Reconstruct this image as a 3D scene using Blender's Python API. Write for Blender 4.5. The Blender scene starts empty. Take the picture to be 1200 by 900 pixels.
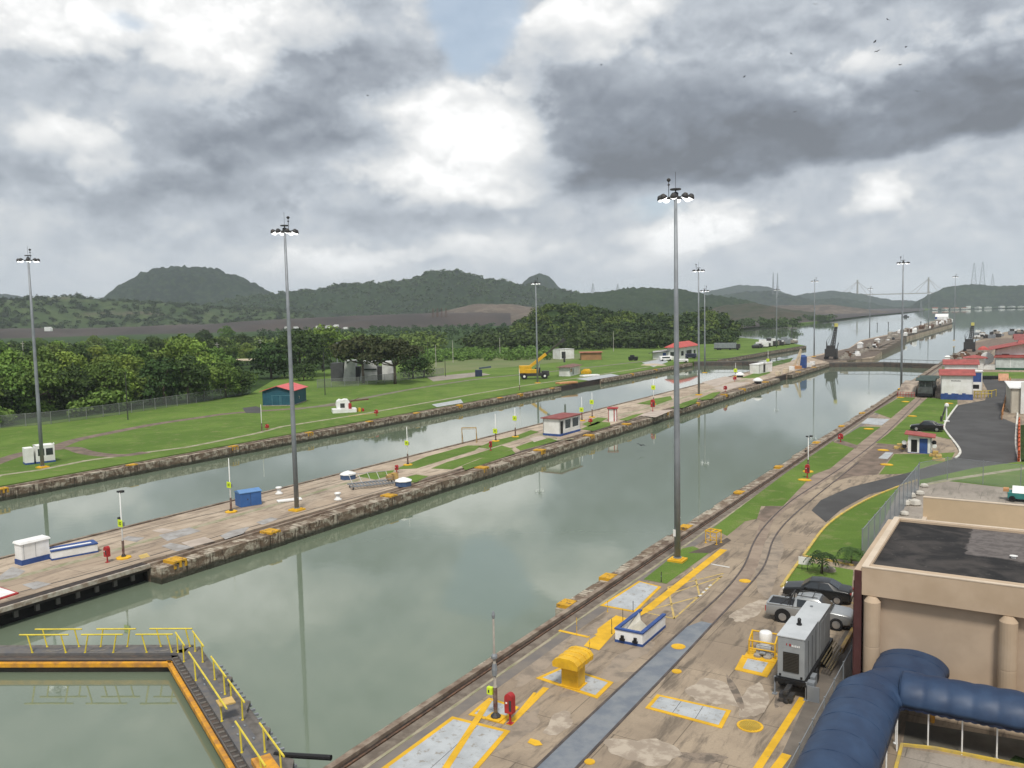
import bpy, bmesh, math, random
import numpy as np
from mathutils import Vector, Matrix
R_=math.radians
sc=bpy.context.scene
# ---------------------------------------------------------------- camera
CX,CY,FPX,CAMH=600.0,450.0,998.8368,20.0
RM=Matrix(((0.8516378,-0.0262042,0.5234752),(0.5236783,0.0840262,-0.8477621),(-0.0217707,0.9961189,0.0852825)))
cd=bpy.data.cameras.new("camera"); cam=bpy.data.objects.new("camera",cd); sc.collection.objects.link(cam)
cd.sensor_width=36; cd.lens=FPX/1200*36; cd.clip_start=0.5; cd.clip_end=30000
cam.matrix_world=Matrix.Translation((0,0,CAMH))@RM.to_4x4(); sc.camera=cam
sc.render.resolution_x=1024; sc.render.resolution_y=768
sc.view_settings.view_transform='Standard'; sc.view_settings.look='None'; sc.view_settings.exposure=0.36; sc.view_settings.gamma=1
sc.render.engine='CYCLES'
sc.cycles.max_bounces=5; sc.cycles.transparent_max_bounces=12; sc.cycles.volume_bounces=1
sc.cycles.caustics_reflective=False; sc.cycles.caustics_refractive=False
SUN_EL,SUN_AZ=58.0,150.0     # azimuth clockwise from +Y
# survey helpers: a sight line of the level camera met with a horizontal plane
def ray(px,py): return RM@Vector((px-CX,CY-py,-FPX))
def G(px,py,z=0.0):
    d=ray(px,py); t=(z-CAMH)/d.z; return Vector((d.x*t,d.y*t,z))
def P(x,y,z):
    c=RM.transposed()@Vector((x,y,z-CAMH)); return CX-FPX*c.x/c.z, CY+FPX*c.y/c.z
def Ht(bx,by,ty,z=0.0):
    g=G(bx,by,z); lo,hi=z,z+300
    for i in range(50):
        m=(lo+hi)/2
        if P(g.x,g.y,m)[1]>ty: lo=m
        else: hi=m
    return lo
def GY(px,py,Y):
    d=ray(px,py); t=Y/d.y; return Vector((d.x*t,Y,CAMH+d.z*t))
def azel(px,py):
    d=ray(px,py).normalized(); return math.atan2(d.x,d.y), math.asin(d.z)
def at_dist(px,py,dist):
    d=ray(px,py); h=math.hypot(d.x,d.y); t=dist/h; return Vector((d.x*t,d.y*t,CAMH+d.z*t))
# ---------------------------------------------------------------- sky and sun
w=bpy.data.worlds.new("World"); sc.world=w; w.use_nodes=True
nt=w.node_tree; nt.nodes.clear(); N=nt.nodes; L=nt.links
class NB:
    def __init__(s,nt): s.nt=nt
    def n(s,t,**k):
        o=s.nt.nodes.new(t)
        for a,b in k.items(): setattr(o,a,b)
        return o
    def put(s,sock,v):
        if isinstance(v,bpy.types.NodeSocket): s.nt.links.new(v,sock)
        else:
            if sock.type=='RGBA' and not hasattr(v,'__len__'): v=(v,v,v,1)
            elif sock.type=='RGBA' and len(v)==3: v=(*v,1)
            elif sock.type=='VECTOR' and not hasattr(v,'__len__'): v=(v,v,v)
            sock.default_value=v
    def m(s,op,a,b=0.0,c=0.0,clamp=False):
        o=s.n('ShaderNodeMath',operation=op,use_clamp=clamp); s.put(o.inputs[0],a); s.put(o.inputs[1],b); s.put(o.inputs[2],c); return o.outputs[0]
    def v(s,op,a,b=(0,0,0)):
        o=s.n('ShaderNodeVectorMath',operation=op); s.put(o.inputs[0],a)
        if op=='SCALE': s.put(o.inputs['Scale'],b)
        else: s.put(o.inputs[1],b)
        return o.outputs['Value'] if op in('LENGTH','DOT_PRODUCT') else o.outputs[0]
    def noise(s,vec,scale,detail=3,rough=0.5,dist=0.0,col=False):
        o=s.n('ShaderNodeTexNoise'); s.put(o.inputs['Vector'],vec); s.put(o.inputs['Scale'],scale); s.put(o.inputs['Detail'],detail); s.put(o.inputs['Roughness'],rough); s.put(o.inputs['Distortion'],dist)
        return o.outputs['Color'] if col else o.outputs[0]
    def mix(s,f,a,b):
        o=s.n('ShaderNodeMix',data_type='RGBA'); s.put(o.inputs[0],f); s.put(o.inputs[6],a); s.put(o.inputs[7],b); return o.outputs[2]
    def rng(s,x,a,b,c=0.0,d=1.0,smooth=True):
        o=s.n('ShaderNodeMapRange',interpolation_type='SMOOTHSTEP' if smooth else 'LINEAR')
        for i,q in enumerate((x,a,b,c,d)): s.put(o.inputs[i],q)
        return o.outputs[0]
    def xyz(s,x,y,z):
        o=s.n('ShaderNodeCombineXYZ'); s.put(o.inputs[0],x); s.put(o.inputs[1],y); s.put(o.inputs[2],z); return o.outputs[0]
    def sep(s,v):
        o=s.n('ShaderNodeSeparateXYZ'); s.put(o.inputs[0],v); return o.outputs
b=NB(nt)
tc=b.n('ShaderNodeTexCoord'); dirv=b.v('NORMALIZE',tc.outputs['Generated'])
sx,sy,sz=b.sep(dirv)
sky=b.n('ShaderNodeTexSky',sky_type='NISHITA'); sky.sun_disc=False; sky.sun_elevation=R_(SUN_EL); sky.sun_rotation=R_(SUN_AZ); sky.air_density=1.3; sky.dust_density=2.0
clear=b.v('SCALE',sky.outputs[0],0.10)
az=b.m('ARCTAN2',sx,sy); el=b.m('ARCSINE',sz)
ELW=b.m('MAXIMUM',el,0.0)
# cloud coordinates on the dome, flattened so that the puffs lie wider than tall
cp=b.v('MULTIPLY',dirv,(1.0,1.0,1.45))
wn=b.noise(b.xyz(az,b.m('MULTIPLY',el,1.6),0.0),6.0,5,0.55,0.0,True)
wv=b.v('SCALE',b.v('SUBTRACT',wn,(0.5,0.5,0.5)),0.13)
wx,wy,_=b.sep(wv)
A=b.m('ADD',az,wx); E=b.m('ADD',el,b.m('MULTIPLY',wy,0.62))
def gauss(px,py,rx,ry,tilt=0.0):
    u0,v0=azel(px,py); su=rx/1100.0; sv=ry/1050.0
    du=b.m('SUBTRACT',A,u0); dv=b.m('SUBTRACT',E,v0)
    if tilt: dv=b.m('SUBTRACT',dv,b.m('MULTIPLY',du,tilt))
    q=b.m('ADD',b.m('POWER',b.m('ABSOLUTE',b.m('DIVIDE',du,su)),2.0),b.m('POWER',b.m('ABSOLUTE',b.m('DIVIDE',dv,sv)),2.0))
    return b.m('POWER',2.71828,b.m('MULTIPLY',q,-1.0))
def total(lst):
    t=None
    for g in lst:
        x=b.m('MULTIPLY',gauss(*g[:-1]),g[-1]); t=x if t is None else b.m('ADD',t,x)
    return t
LIGHT=total(SKY_BRIGHT:=[ # px,py,rx,ry,tilt,amp  (where the bright cloud tops stand)
 (290,10,120,40,0.0,0.95),(250,70,60,60,0.0,0.28),(550,150,112,66,0.15,0.82),(690,15,75,32,0.2,0.9),(55,30,85,36,0.0,0.5),(90,165,70,45,0.0,0.42),
 (1120,45,190,42,0.1,0.36),(830,55,130,30,0.0,0.22),(1030,236,36,24,0.0,0.6),(812,270,60,26,0.1,0.6),(890,262,60,22,0.0,0.16),(635,208,75,28,0,0.45),(480,215,80,22,0.0,0.20),(570,278,60,13,0.0,0.24),
 (430,300,110,16,0.0,0.26),(600,300,600,30,0.0,0.12),(330,245,60,12,0,0.16)])
DARK=total([
 (400,92,90,58,-0.12,0.62),(300,125,120,42,0.0,0.26),(150,215,170,36,0.0,0.34),(40,110,110,38,0.0,0.16),(10,240,60,22,0,0.12),
 (760,150,165,62,-0.05,0.46),(960,150,210,40,0.12,0.50),(1150,112,130,34,0.1,0.42),(800,205,110,22,0.05,0.34),(640,80,75,45,0,0.25),(560,245,120,20,0.0,0.22),(430,262,110,22,0,0.22),(1100,262,50,13,0,0.10),(210,170,100,30,0,0.18),(700,235,60,12,0,0.1)])
BLUE=total([(560,48,60,38,0.3,1.0),(150,20,55,20,0.0,1.0),(530,5,60,25,0,0.8),(765,250,70,24,0.1,0.95),(640,255,70,18,0,0.42),(870,245,90,22,0.2,0.35),(1180,200,90,30,0.0,0.30)])
def puffs(vec):
    wv_=b.v('ADD',vec,b.v('SCALE',b.v('SUBTRACT',b.noise(vec,12.0,5,0.6,0,True),(0.5,0.5,0.5)),0.11))
    vo=b.n('ShaderNodeTexVoronoi',feature='F1'); b.put(vo.inputs['Vector'],wv_); b.put(vo.inputs['Scale'],7.5); b.put(vo.inputs['Detail'],2.0); b.put(vo.inputs['Roughness'],0.55); b.put(vo.inputs['Lacunarity'],2.2)
    try: vo.normalize=True
    except Exception: pass
    return b.m('SUBTRACT',1.0,b.m('MULTIPLY',vo.outputs[0],1.0))
n1=b.noise(cp,4.2,6,0.52,0.05); up=b.v('ADD',cp,(0.008,-0.010,0.030)); n2=b.noise(up,4.2,6,0.52,0.05)
q1=puffs(cp); q2=puffs(b.v('ADD',cp,(0.005,-0.006,0.016)))
relief=b.m('MULTIPLY',b.m('SUBTRACT',n1,n2),1.0)
relief2=b.m('MULTIPLY',b.m('SUBTRACT',q1,q2),0.85)
n4=b.noise(cp,34.0,4,0.6)
wob=b.m('ADD',b.m('ADD',b.m('MULTIPLY',b.m('SUBTRACT',n1,0.5),0.7),b.m('MULTIPLY',b.m('SUBTRACT',q1,0.62),0.85)),b.m('MULTIPLY',b.m('SUBTRACT',n4,0.5),0.22))
# long flat-based bank: dark towards its base, fading upward
def base_line(p1,p2):
    (a1,e1),(a2,e2)=azel(*p1),azel(*p2); k=(e2-e1)/(a2-a1); return b.m('ADD',b.m('MULTIPLY',A,k),e1-k*a1)
bl=b.m('MAXIMUM',base_line((600,236),(880,216)),base_line((880,216),(1200,146)))
ov=b.m('SUBTRACT',b.m('ADD',E,b.m('MULTIPLY',wob,0.035)),bl)
bank=b.m('MULTIPLY',b.rng(ov,-0.004,0.013),b.m('POWER',2.71828,b.m('MULTIPLY',b.m('MAXIMUM',ov,0.0),-9.0)))
bank=b.m('MULTIPLY',bank,b.m('MULTIPLY',b.rng(A,azel(570,150)[0],azel(680,150)[0]),b.rng(A,0.25,0.6,1.0,0.0)))
bl2=base_line((180,192),(480,178)); ov2=b.m('SUBTRACT',b.m('ADD',E,b.m('MULTIPLY',wob,0.06)),bl2)
bank2=b.m('MULTIPLY',b.m('MULTIPLY',b.rng(ov2,-0.01,0.02),b.m('POWER',2.71828,b.m('MULTIPLY',b.m('MAXIMUM',ov2,0.0),-9.0))),b.m('MULTIPLY',b.rng(A,azel(200,150)[0],azel(270,150)[0]),b.rng(A,azel(440,150)[0],azel(500,150)[0],1.0,0.0)))
edge=b.m('MULTIPLY',b.rng(b.m('ADD',LIGHT,wob),0.20,0.36),b.m('MINIMUM',b.m('MULTIPLY',LIGHT,2.2),1.0))
dedge=b.rng(b.m('ADD',DARK,b.m('MULTIPLY',wob,0.75)),0.14,0.36)
shade=b.m('ADD',0.58,b.m('MULTIPLY',LIGHT,0.20)); shade=b.m('ADD',shade,b.m('MULTIPLY',edge,0.27))
shade=b.m('SUBTRACT',shade,b.m('MULTIPLY',DARK,0.22)); shade=b.m('SUBTRACT',shade,b.m('ADD',b.m('MULTIPLY',bank,0.36),b.m('MULTIPLY',bank2,0.20))); shade=b.m('SUBTRACT',shade,b.m('MULTIPLY',dedge,0.15))
low=b.rng(el,0.0,0.12,0.6,1.0)
shade=b.m('ADD',shade,b.m('MULTIPLY',b.m('ADD',b.m('ADD',relief,relief2),b.m('MULTIPLY',wob,0.38)),low))
r=b.n('ShaderNodeValToRGB'); b.put(r.inputs[0],shade)
cr=r.color_ramp; cr.elements[0].position=0.0; cr.elements[0].color=(0.145,0.160,0.185,1)
cr.elements[1].position=1.0; cr.elements[1].color=(0.86,0.86,0.855,1)
for p_,c_ in ((0.2,(0.205,0.230,0.270,1)),(0.4,(0.305,0.335,0.380,1)),(0.55,(0.41,0.445,0.490,1)),(0.72,(0.54,0.56,0.58,1)),(0.88,(0.70,0.705,0.705,1))):
    e=cr.elements.new(p_); e.color=c_
cloud=r.outputs[0]
gap=b.rng(b.m('SUBTRACT',b.m('ADD',BLUE,b.m('MULTIPLY',b.m('SUBTRACT',0.5,n1),1.5)),b.m('MULTIPLY',LIGHT,0.8)),0.34,0.85,0.0,0.75)
bluesky=b.mix(0.62,clear,(0.42,0.51,0.62))
col=b.mix(gap,cloud,bluesky)
# milky air low on the horizon
hz=b.rng(el,-0.02,0.12,0.6,0.0)
col=b.mix(hz,col,(0.56,0.595,0.63))
bg=b.n('ShaderNodeBackground'); b.put(bg.inputs[0],col); bg.inputs[1].default_value=1.0
o=b.n('ShaderNodeOutputWorld'); L.new(bg.outputs[0],o.inputs[0])
w.cycles.sampling_method='MANUAL'; w.cycles.sample_map_resolution=512
sd=bpy.data.lights.new("sun","SUN"); sd.energy=2.5; sd.angle=R_(11); sd.color=(1.0,0.955,0.88)
so=bpy.data.objects.new("sun",sd); sc.collection.objects.link(so)
sdir=Vector((math.sin(R_(SUN_AZ))*math.cos(R_(SUN_EL)),math.cos(R_(SUN_AZ))*math.cos(R_(SUN_EL)),math.sin(R_(SUN_EL))))
so.rotation_euler=sdir.to_track_quat('Z','Y').to_euler(); so.location=(0,-50,120)
# ---------------------------------------------------------------- materials
MATS={}
def mat(name,c,rough=0.7,c2=None,scale=1.0,metal=0.0,bump=0.0,bscale=None,detail=4,emit=None,alpha=None,spec=0.4,world=False,lo=0.35,hi=0.65,coat=0.0,objvar=0.0):
    if name in MATS: return MATS[name]
    m=bpy.data.materials.new(name); m.use_nodes=True; t=m.node_tree; q=NB(t); p=t.nodes['Principled BSDF']
    p.inputs['Roughness'].default_value=rough; p.inputs['Metallic'].default_value=metal; p.inputs['Specular IOR Level'].default_value=spec
    p.inputs['Coat Weight'].default_value=coat; p.inputs['Coat Roughness'].default_value=0.08
    if world: vec=q.n('ShaderNodeNewGeometry').outputs['Position']
    else: vec=q.n('ShaderNodeTexCoord').outputs['Object']
    if c2 is None: c2=tuple(x*0.78 for x in c)
    n=q.noise(vec,scale,detail,0.6)
    colr=q.mix(q.rng(n,lo,hi),c,c2)
    if objvar:
        oi=q.n('ShaderNodeObjectInfo'); hs=q.n('ShaderNodeHueSaturation'); q.put(hs.inputs['Color'],colr)
        q.put(hs.inputs['Value'],q.rng(oi.outputs['Random'],0,1,1-objvar,1+objvar,False)); q.put(hs.inputs['Hue'],q.rng(oi.outputs['Random'],0,1,0.5-objvar*0.05,0.5+objvar*0.05,False)); colr=hs.outputs[0]
    q.put(p.inputs['Base Color'],colr)
    if bump:
        bn=q.n('ShaderNodeBump'); q.put(bn.inputs['Height'],q.noise(vec,bscale or scale*6,4,0.6)); bn.inputs['Strength'].default_value=bump; bn.inputs['Distance'].default_value=0.05; q.put(p.inputs['Normal'],bn.outputs[0])
    if emit: q.put(p.inputs['Emission Color'],emit[0]); p.inputs['Emission Strength'].default_value=emit[1]
    if alpha is not None: p.inputs['Alpha'].default_value=alpha
    MATS[name]=m; return m
# ---------------------------------------------------------------- mesh builder
class MB:
    def __init__(s): s.v=[]; s.f=[]
    def add(s,vs,fs,M=None):
        o=len(s.v)
        s.v+=[tuple(M@Vector(v)) for v in vs] if M is not None else [tuple(v) for v in vs]
        s.f+=[tuple(i+o for i in f) for f in fs]; return s
    def box(s,x0,x1,y0,y1,z0,z1,M=None):
        vs=[(x0,y0,z0),(x1,y0,z0),(x1,y1,z0),(x0,y1,z0),(x0,y0,z1),(x1,y0,z1),(x1,y1,z1),(x0,y1,z1)]
        return s.add(vs,[(0,3,2,1),(4,5,6,7),(0,1,5,4),(1,2,6,5),(2,3,7,6),(3,0,4,7)],M)
    def cbox(s,x,y,z,sx,sy,sz,M=None): return s.box(x-sx/2,x+sx/2,y-sy/2,y+sy/2,z,z+sz,M)
    def frustum(s,x0,x1,y0,y1,z0,X0,X1,Y0,Y1,z1,M=None):
        vs=[(x0,y0,z0),(x1,y0,z0),(x1,y1,z0),(x0,y1,z0),(X0,Y0,z1),(X1,Y0,z1),(X1,Y1,z1),(X0,Y1,z1)]
        return s.add(vs,[(0,3,2,1),(4,5,6,7),(0,1,5,4),(1,2,6,5),(2,3,7,6),(3,0,4,7)],M)
    def prism(s,pts,z0,z1,M=None):      # pts ccw in xy
        n=len(pts); a=sum(pts[i][0]*pts[(i+1)%n][1]-pts[(i+1)%n][0]*pts[i][1] for i in range(n))
        if a<0: pts=pts[::-1]
        vs=[(p[0],p[1],z0) for p in pts]+[(p[0],p[1],z1) for p in pts]
        return s.add(vs,[tuple(range(n-1,-1,-1)),tuple(range(n,2*n))]+[(i,(i+1)%n,n+(i+1)%n,n+i) for i in range(n)],M)
    def prof(s,pts,x0,x1,M=None,inset=0.0):       # profile in (y,z) pushed along x
        n=len(pts); a=sum(pts[i][0]*pts[(i+1)%n][1]-pts[(i+1)%n][0]*pts[i][1] for i in range(n))
        if a<0: pts=pts[::-1]
        vs=[(x0,p[0],p[1]) for p in pts]+[(x1,p[0],p[1]) for p in pts]
        return s.add(vs,[tuple(range(n-1,-1,-1)),tuple(range(n,2*n))]+[(i,(i+1)%n,n+(i+1)%n,n+i) for i in range(n)],M)
    def lathe(s,pr,n=16,M=None,c=(0,0)):         # pr: (r,z) bottom to top
        vs=[];fs=[]
        for r,z in pr:
            for k in range(n): a=2*math.pi*k/n; vs.append((c[0]+r*math.cos(a),c[1]+r*math.sin(a),z))
        for j in range(len(pr)-1):
            for k in range(n): fs.append((j*n+k,j*n+(k+1)%n,(j+1)*n+(k+1)%n,(j+1)*n+k))
        fs.append(tuple(range(n-1,-1,-1))); fs.append(tuple(range((len(pr)-1)*n,len(pr)*n)))
        return s.add(vs,fs,M)
    def bar(s,a,b_,r=0.03,n=6,r2=None,M=None):
        a=Vector(a); b_=Vector(b_); d=b_-a
        if d.length<1e-6: return s
        Q=d.to_track_quat('Z','Y').to_matrix().to_4x4(); T=Matrix.Translation(a)@Q
        if M is not None: T=M@T
        return s.lathe([(r,0),(r if r2 is None else r2,d.length)],n,T)
    def path(s,pts,r=0.03,n=6):
        for i in range(len(pts)-1): s.bar(pts[i],pts[i+1],r,n)
        return s
    def build(s,name,m,parent=None,smooth=False,bevel=0.0):
        me=bpy.data.meshes.new(name); me.from_pydata(s.v,[],s.f); me.validate(); me.update()
        if m: me.materials.append(m)
        if smooth:
            for p in me.polygons: p.use_smooth=True
        o=bpy.data.objects.new(name,me); sc.collection.objects.link(o)
        if parent is not None: o.parent=parent
        if bevel:
            md=o.modifiers.new("bevel",'BEVEL'); md.width=bevel; md.segments=2; md.limit_method='ANGLE'
        return o
def tag(o,label=None,cat=None,group=None,kind=None):
    if label: o['label']=label
    if cat: o['category']=cat
    if group: o['group']=group
    if kind: o['kind']=kind
    return o
def thing(name,label,cat,loc=(0,0,0),rz=0.0,group=None):
    o=bpy.data.objects.new(name,None); sc.collection.objects.link(o); o.location=loc; o.rotation_euler=(0,0,rz); o.empty_display_size=0.3
    return tag(o,label,cat,group)
def kids(o): return [c for c in bpy.data.objects if c.parent==o]
def copy_tree(o,parent=None):
    c=o.copy(); sc.collection.objects.link(c)
    if parent is not None: c.parent=parent
    for ch in KIDS.get(o.name) or kids(o): copy_tree(ch,c)
    return c
KIDS={}
def sheet(name,pts,m,z=0.004,kind='structure',label=None,cat=None,px=True,parent=None):
    P3=[G(x,y,z) for x,y in pts] if px else [Vector((x,y,z)) for x,y in pts]
    bm=bmesh.new(); vs=[bm.verts.new(p) for p in P3]; f=bm.faces.new(vs); f.normal_update()
    if f.normal.z<0: bmesh.ops.reverse_faces(bm,faces=[f])
    bmesh.ops.triangulate(bm,faces=bm.faces[:]); me=bpy.data.meshes.new(name); bm.to_mesh(me); bm.free(); me.materials.append(m)
    o=bpy.data.objects.new(name,me); sc.collection.objects.link(o)
    if parent is not None: o.parent=parent
    else: tag(o,label,cat,None,kind)
    return o
def ribbon(mb,pts,wd,z,closed=False,h=0.0):      # world points, flat band (or a low kerb of height h)
    pts=[Vector((p[0],p[1],0)) for p in pts]; n=len(pts); Lp=[];Rp=[]
    for i in range(n):
        a=pts[max(i-1,0)]; c=pts[min(i+1,n-1)]
        d=(c-a).normalized(); nn=Vector((-d.y,d.x,0))*wd/2; Lp.append(pts[i]+nn); Rp.append(pts[i]-nn)
    if h==0:
        vs=[(p.x,p.y,z) for p in Rp]+[(p.x,p.y,z) for p in Lp]
        mb.add(vs,[(i,i+1,n+i+1,n+i) for i in range(n-1)])
    else:
        vs=[(p.x,p.y,z) for p in Rp]+[(p.x,p.y,z) for p in Lp]+[(p.x,p.y,z+h) for p in Rp]+[(p.x,p.y,z+h) for p in Lp]
        fs=[]
        for i in range(n-1):
            fs+=[(2*n+i,2*n+i+1,3*n+i+1,3*n+i),(i,i+1,2*n+i+1,2*n+i),(n+i+1,n+i,3*n+i,3*n+i+1)]
        fs+=[(0,2*n,3*n,n),(n-1,2*n-1,4*n-1,3*n-1)]
        mb.add(vs,fs)
    return mb
def smooth_pts(pts,k=2):
    for _ in range(k):
        q=[pts[0]]
        for i in range(len(pts)-1):
            a,c=Vector(pts[i]),Vector(pts[i+1]); q+=[tuple(a*0.75+c*0.25),tuple(a*0.25+c*0.75)]
        pts=q+[pts[-1]]
    return pts
# ---------------------------------------------------------------- surfaces of the place
WZ=-1.55
def custom(name,fn,rough=0.85,spec=0.3):
    m=bpy.data.materials.new(name); m.use_nodes=True; t=m.node_tree; q=NB(t); p=t.nodes['Principled BSDF']
    p.inputs['Roughness'].default_value=rough; p.inputs['Specular IOR Level'].default_value=spec
    fn(q,p,q.n('ShaderNodeNewGeometry').outputs['Position']); MATS[name]=m; return m
def bumpn(q,p,h,strength=0.4,dist=0.05):
    bn=q.n('ShaderNodeBump'); q.put(bn.inputs['Height'],h); bn.inputs['Strength'].default_value=strength; bn.inputs['Distance'].default_value=dist; q.put(p.inputs['Normal'],bn.outputs[0])
def f_deck(ca,cb,cc,joint=5.5):
    def fn(q,p,pos):
        x,y,z=q.sep(pos)
        big=q.noise(pos,0.13,5,0.6,0.4); mid=q.noise(pos,0.6,9,0.70,0.3); fine=q.noise(pos,9.0,3,0.6)
        streak=q.noise(q.xyz(q.m('MULTIPLY',x,1.5),q.m('MULTIPLY',y,0.28),0),0.8,8,0.68,0.4)
        c=q.mix(q.rng(big,0.38,0.62),ca,cb); c=q.mix(q.m('MULTIPLY',q.rng(streak,0.47,0.66),0.95),c,cc)
        c=q.mix(q.m('MULTIPLY',q.rng(mid,0.55,0.75),0.5),c,tuple(v*0.55 for v in ca)); c=q.mix(q.m('MULTIPLY',q.rng(mid,0.25,0.38,1.0,0.0),0.45),c,tuple(min(v*1.35,0.6) for v in ca))
        br=q.n('ShaderNodeTexBrick'); q.put(br.inputs['Vector'],pos); br.inputs['Scale'].default_value=1.0; br.inputs['Brick Width'].default_value=joint; br.inputs['Row Height'].default_value=joint*0.8; br.inputs['Mortar Size'].default_value=0.028; br.inputs['Mortar Smooth'].default_value=0.3
        q.put(br.inputs['Color1'],(0.5,0.5,0.5,1)); q.put(br.inputs['Color2'],(0.62,0.62,0.62,1)); q.put(br.inputs['Mortar'],(0.08,0.08,0.08,1))
        ov=q.n('ShaderNodeMix',data_type='RGBA',blend_type='OVERLAY'); q.put(ov.inputs[0],0.55); q.put(ov.inputs[6],c); q.put(ov.inputs[7],br.outputs[0])
        c=q.mix(q.m('MULTIPLY',q.rng(fine,0.3,0.7),0.25),ov.outputs[2],tuple(v*0.6 for v in ca))
        # thin wandering cracks
        vo=q.n('ShaderNodeTexVoronoi',feature='DISTANCE_TO_EDGE'); q.put(vo.inputs['Vector'],q.v('ADD',pos,q.v('SCALE',q.noise(pos,0.6,4,0.6,0,True),1.6))); vo.inputs['Scale'].default_value=0.11
        c=q.mix(q.m('MULTIPLY',q.rng(vo.outputs[0],0.0,0.008,1.0,0.0),0.16),c,(0.09,0.075,0.06))
        q.put(p.inputs['Base Color'],c); bumpn(q,p,fine,0.3,0.02)
    return fn
M_deck=custom('deck_concrete',f_deck((0.34,0.27,0.195),(0.235,0.185,0.136),(0.12,0.097,0.075)))
M_island=custom('island_concrete',f_deck((0.46,0.375,0.285),(0.34,0.265,0.195),(0.19,0.148,0.112),4.0))
M_yard=custom('yard_concrete',f_deck((0.33,0.29,0.245),(0.27,0.235,0.2),(0.19,0.17,0.14),4.5))
def f_stone(q,p,pos):
    x,y,z=q.sep(pos)
    blk=q.noise(q.xyz(x,q.m('MULTIPLY',y,0.9),q.m('MULTIPLY',z,1.6)),1.0,4,0.7)
    st=q.noise(q.xyz(0,q.m('MULTIPLY',y,3.2),q.m('MULTIPLY',z,0.6)),1.0,5,0.65)
    c=q.mix(q.rng(blk,0.44,0.6),(0.16,0.115,0.08),(0.43,0.38,0.30))
    c=q.mix(q.m('MULTIPLY',q.rng(st,0.50,0.60),0.85),c,(0.075,0.05,0.035))
    wear=q.noise(pos,0.35,4,0.6); c=q.mix(q.rng(wear,0.5,0.68,0,0.7),c,(0.20,0.15,0.105))
    br=q.n('ShaderNodeTexBrick'); q.put(br.inputs['Vector'],q.xyz(y,z,0)); br.inputs['Scale'].default_value=1.0; br.inputs['Brick Width'].default_value=9.0; br.inputs['Row Height'].default_value=8.0; br.inputs['Mortar Size'].default_value=0.06
    q.put(br.inputs['Color1'],(1,1,1,1)); q.put(br.inputs['Color2'],(1,1,1,1)); q.put(br.inputs['Mortar'],(0,0,0,1)); br.offset=0.0
    c=q.mix(q.m('MULTIPLY',q.m('SUBTRACT',1.0,br.outputs[0]),0.8),c,(0.03,0.025,0.02))
    wl=q.m('ADD',z,q.m('MULTIPLY',q.m('SUBTRACT',q.noise(pos,1.3,4,0.6),0.5),0.5))
    c=q.mix(q.rng(wl,-1.25,-0.85,0.92,0.0),c,(0.035,0.038,0.026))
    q.put(p.inputs['Base Color'],c); bumpn(q,p,blk,0.9,0.15)
M_stone=custom('lock_stone',f_stone)
M_coping=mat('coping_stone',(0.30,0.245,0.19),0.9,(0.15,0.105,0.075),0.9,world=True,bump=0.5,detail=6)
M_groove=mat('dark_fender',(0.022,0.018,0.016),0.7,(0.05,0.033,0.025),1.5,world=True)
def f_water(q,p,pos):
    n=q.noise(pos,0.02,4,0.6,0.5)
    q.put(p.inputs['Base Color'],q.mix(q.rng(n,0.35,0.65),(0.134,0.170,0.114),(0.148,0.184,0.130)))
    h=q.m('ADD',q.noise(pos,0.9,3,0.5),q.m('MULTIPLY',q.noise(pos,0.12,2,0.5),1.5)); bumpn(q,p,h,0.022,0.10); p.inputs['IOR'].default_value=1.8
M_water=custom('green_water',f_water,0.035,0.5)
def f_grass(ca,cb,cd):
    def fn(q,p,pos):
        big=q.noise(pos,0.07,5,0.65,0.5); mid=q.noise(pos,0.55,5,0.7); fine=q.noise(pos,7.0,4,0.7)
        c=q.mix(q.rng(big,0.35,0.62),ca,cb); c=q.mix(q.m('MULTIPLY',q.rng(mid,0.50,0.72),0.65),c,cd); c=q.mix(q.m('MULTIPLY',q.rng(fine,0.35,0.7),0.45),c,tuple(v*0.5 for v in ca))
        q.put(p.inputs['Base Color'],c); bumpn(q,p,fine,0.8,0.08)
    return fn
M_grass=custom('mown_grass',f_grass((0.145,0.225,0.046),(0.095,0.165,0.031),(0.24,0.235,0.105)),0.95,0.1)
M_field=custom('rough_field',f_grass((0.075,0.135,0.03),(0.10,0.15,0.05),(0.05,0.09,0.025)),0.95,0.1)
M_scrub=custom('scrub',f_grass((0.045,0.085,0.022),(0.03,0.055,0.018),(0.08,0.11,0.035)),0.95,0.1)
M_earth=mat('bare_earth',(0.058,0.043,0.037),0.95,(0.034,0.027,0.024),0.012,world=True,detail=8)
M_path=mat('pale_path',(0.36,0.32,0.235),0.95,(0.22,0.22,0.12),0.8,world=True,detail=6)
M_dirt=mat('dirt',(0.21,0.155,0.12),0.95,(0.12,0.092,0.07),0.6,world=True,bump=0.4,detail=7)
M_trackbed=mat('track_bed',(0.30,0.235,0.18),0.95,(0.20,0.15,0.115),0.45,world=True,bump=0.3,detail=7)
M_asphalt=mat('asphalt',(0.075,0.073,0.072),0.9,(0.055,0.053,0.052),0.22,world=True,bump=0.2,bscale=12,detail=8)
M_bluesteel=mat('worn_blue_steel',(0.145,0.165,0.195),0.6,(0.21,0.225,0.24),0.9,world=True,detail=8,bump=0.1)
def f_paint(c,under,thr=0.64):
    def fn(q,p,pos):
        n=q.noise(pos,2.2,7,0.75); k=q.rng(n,thr-0.04,thr+0.05); cc=q.mix(q.rng(q.noise(pos,0.8,4,0.6),0.35,0.65),c,tuple(v*0.8 for v in c)); q.put(p.inputs['Base Color'],q.mix(k,cc,under))
    return fn
M_yel=custom('yellow_paint',f_paint((0.72,0.42,0.025),(0.33,0.25,0.14),0.66),0.7)
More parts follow.
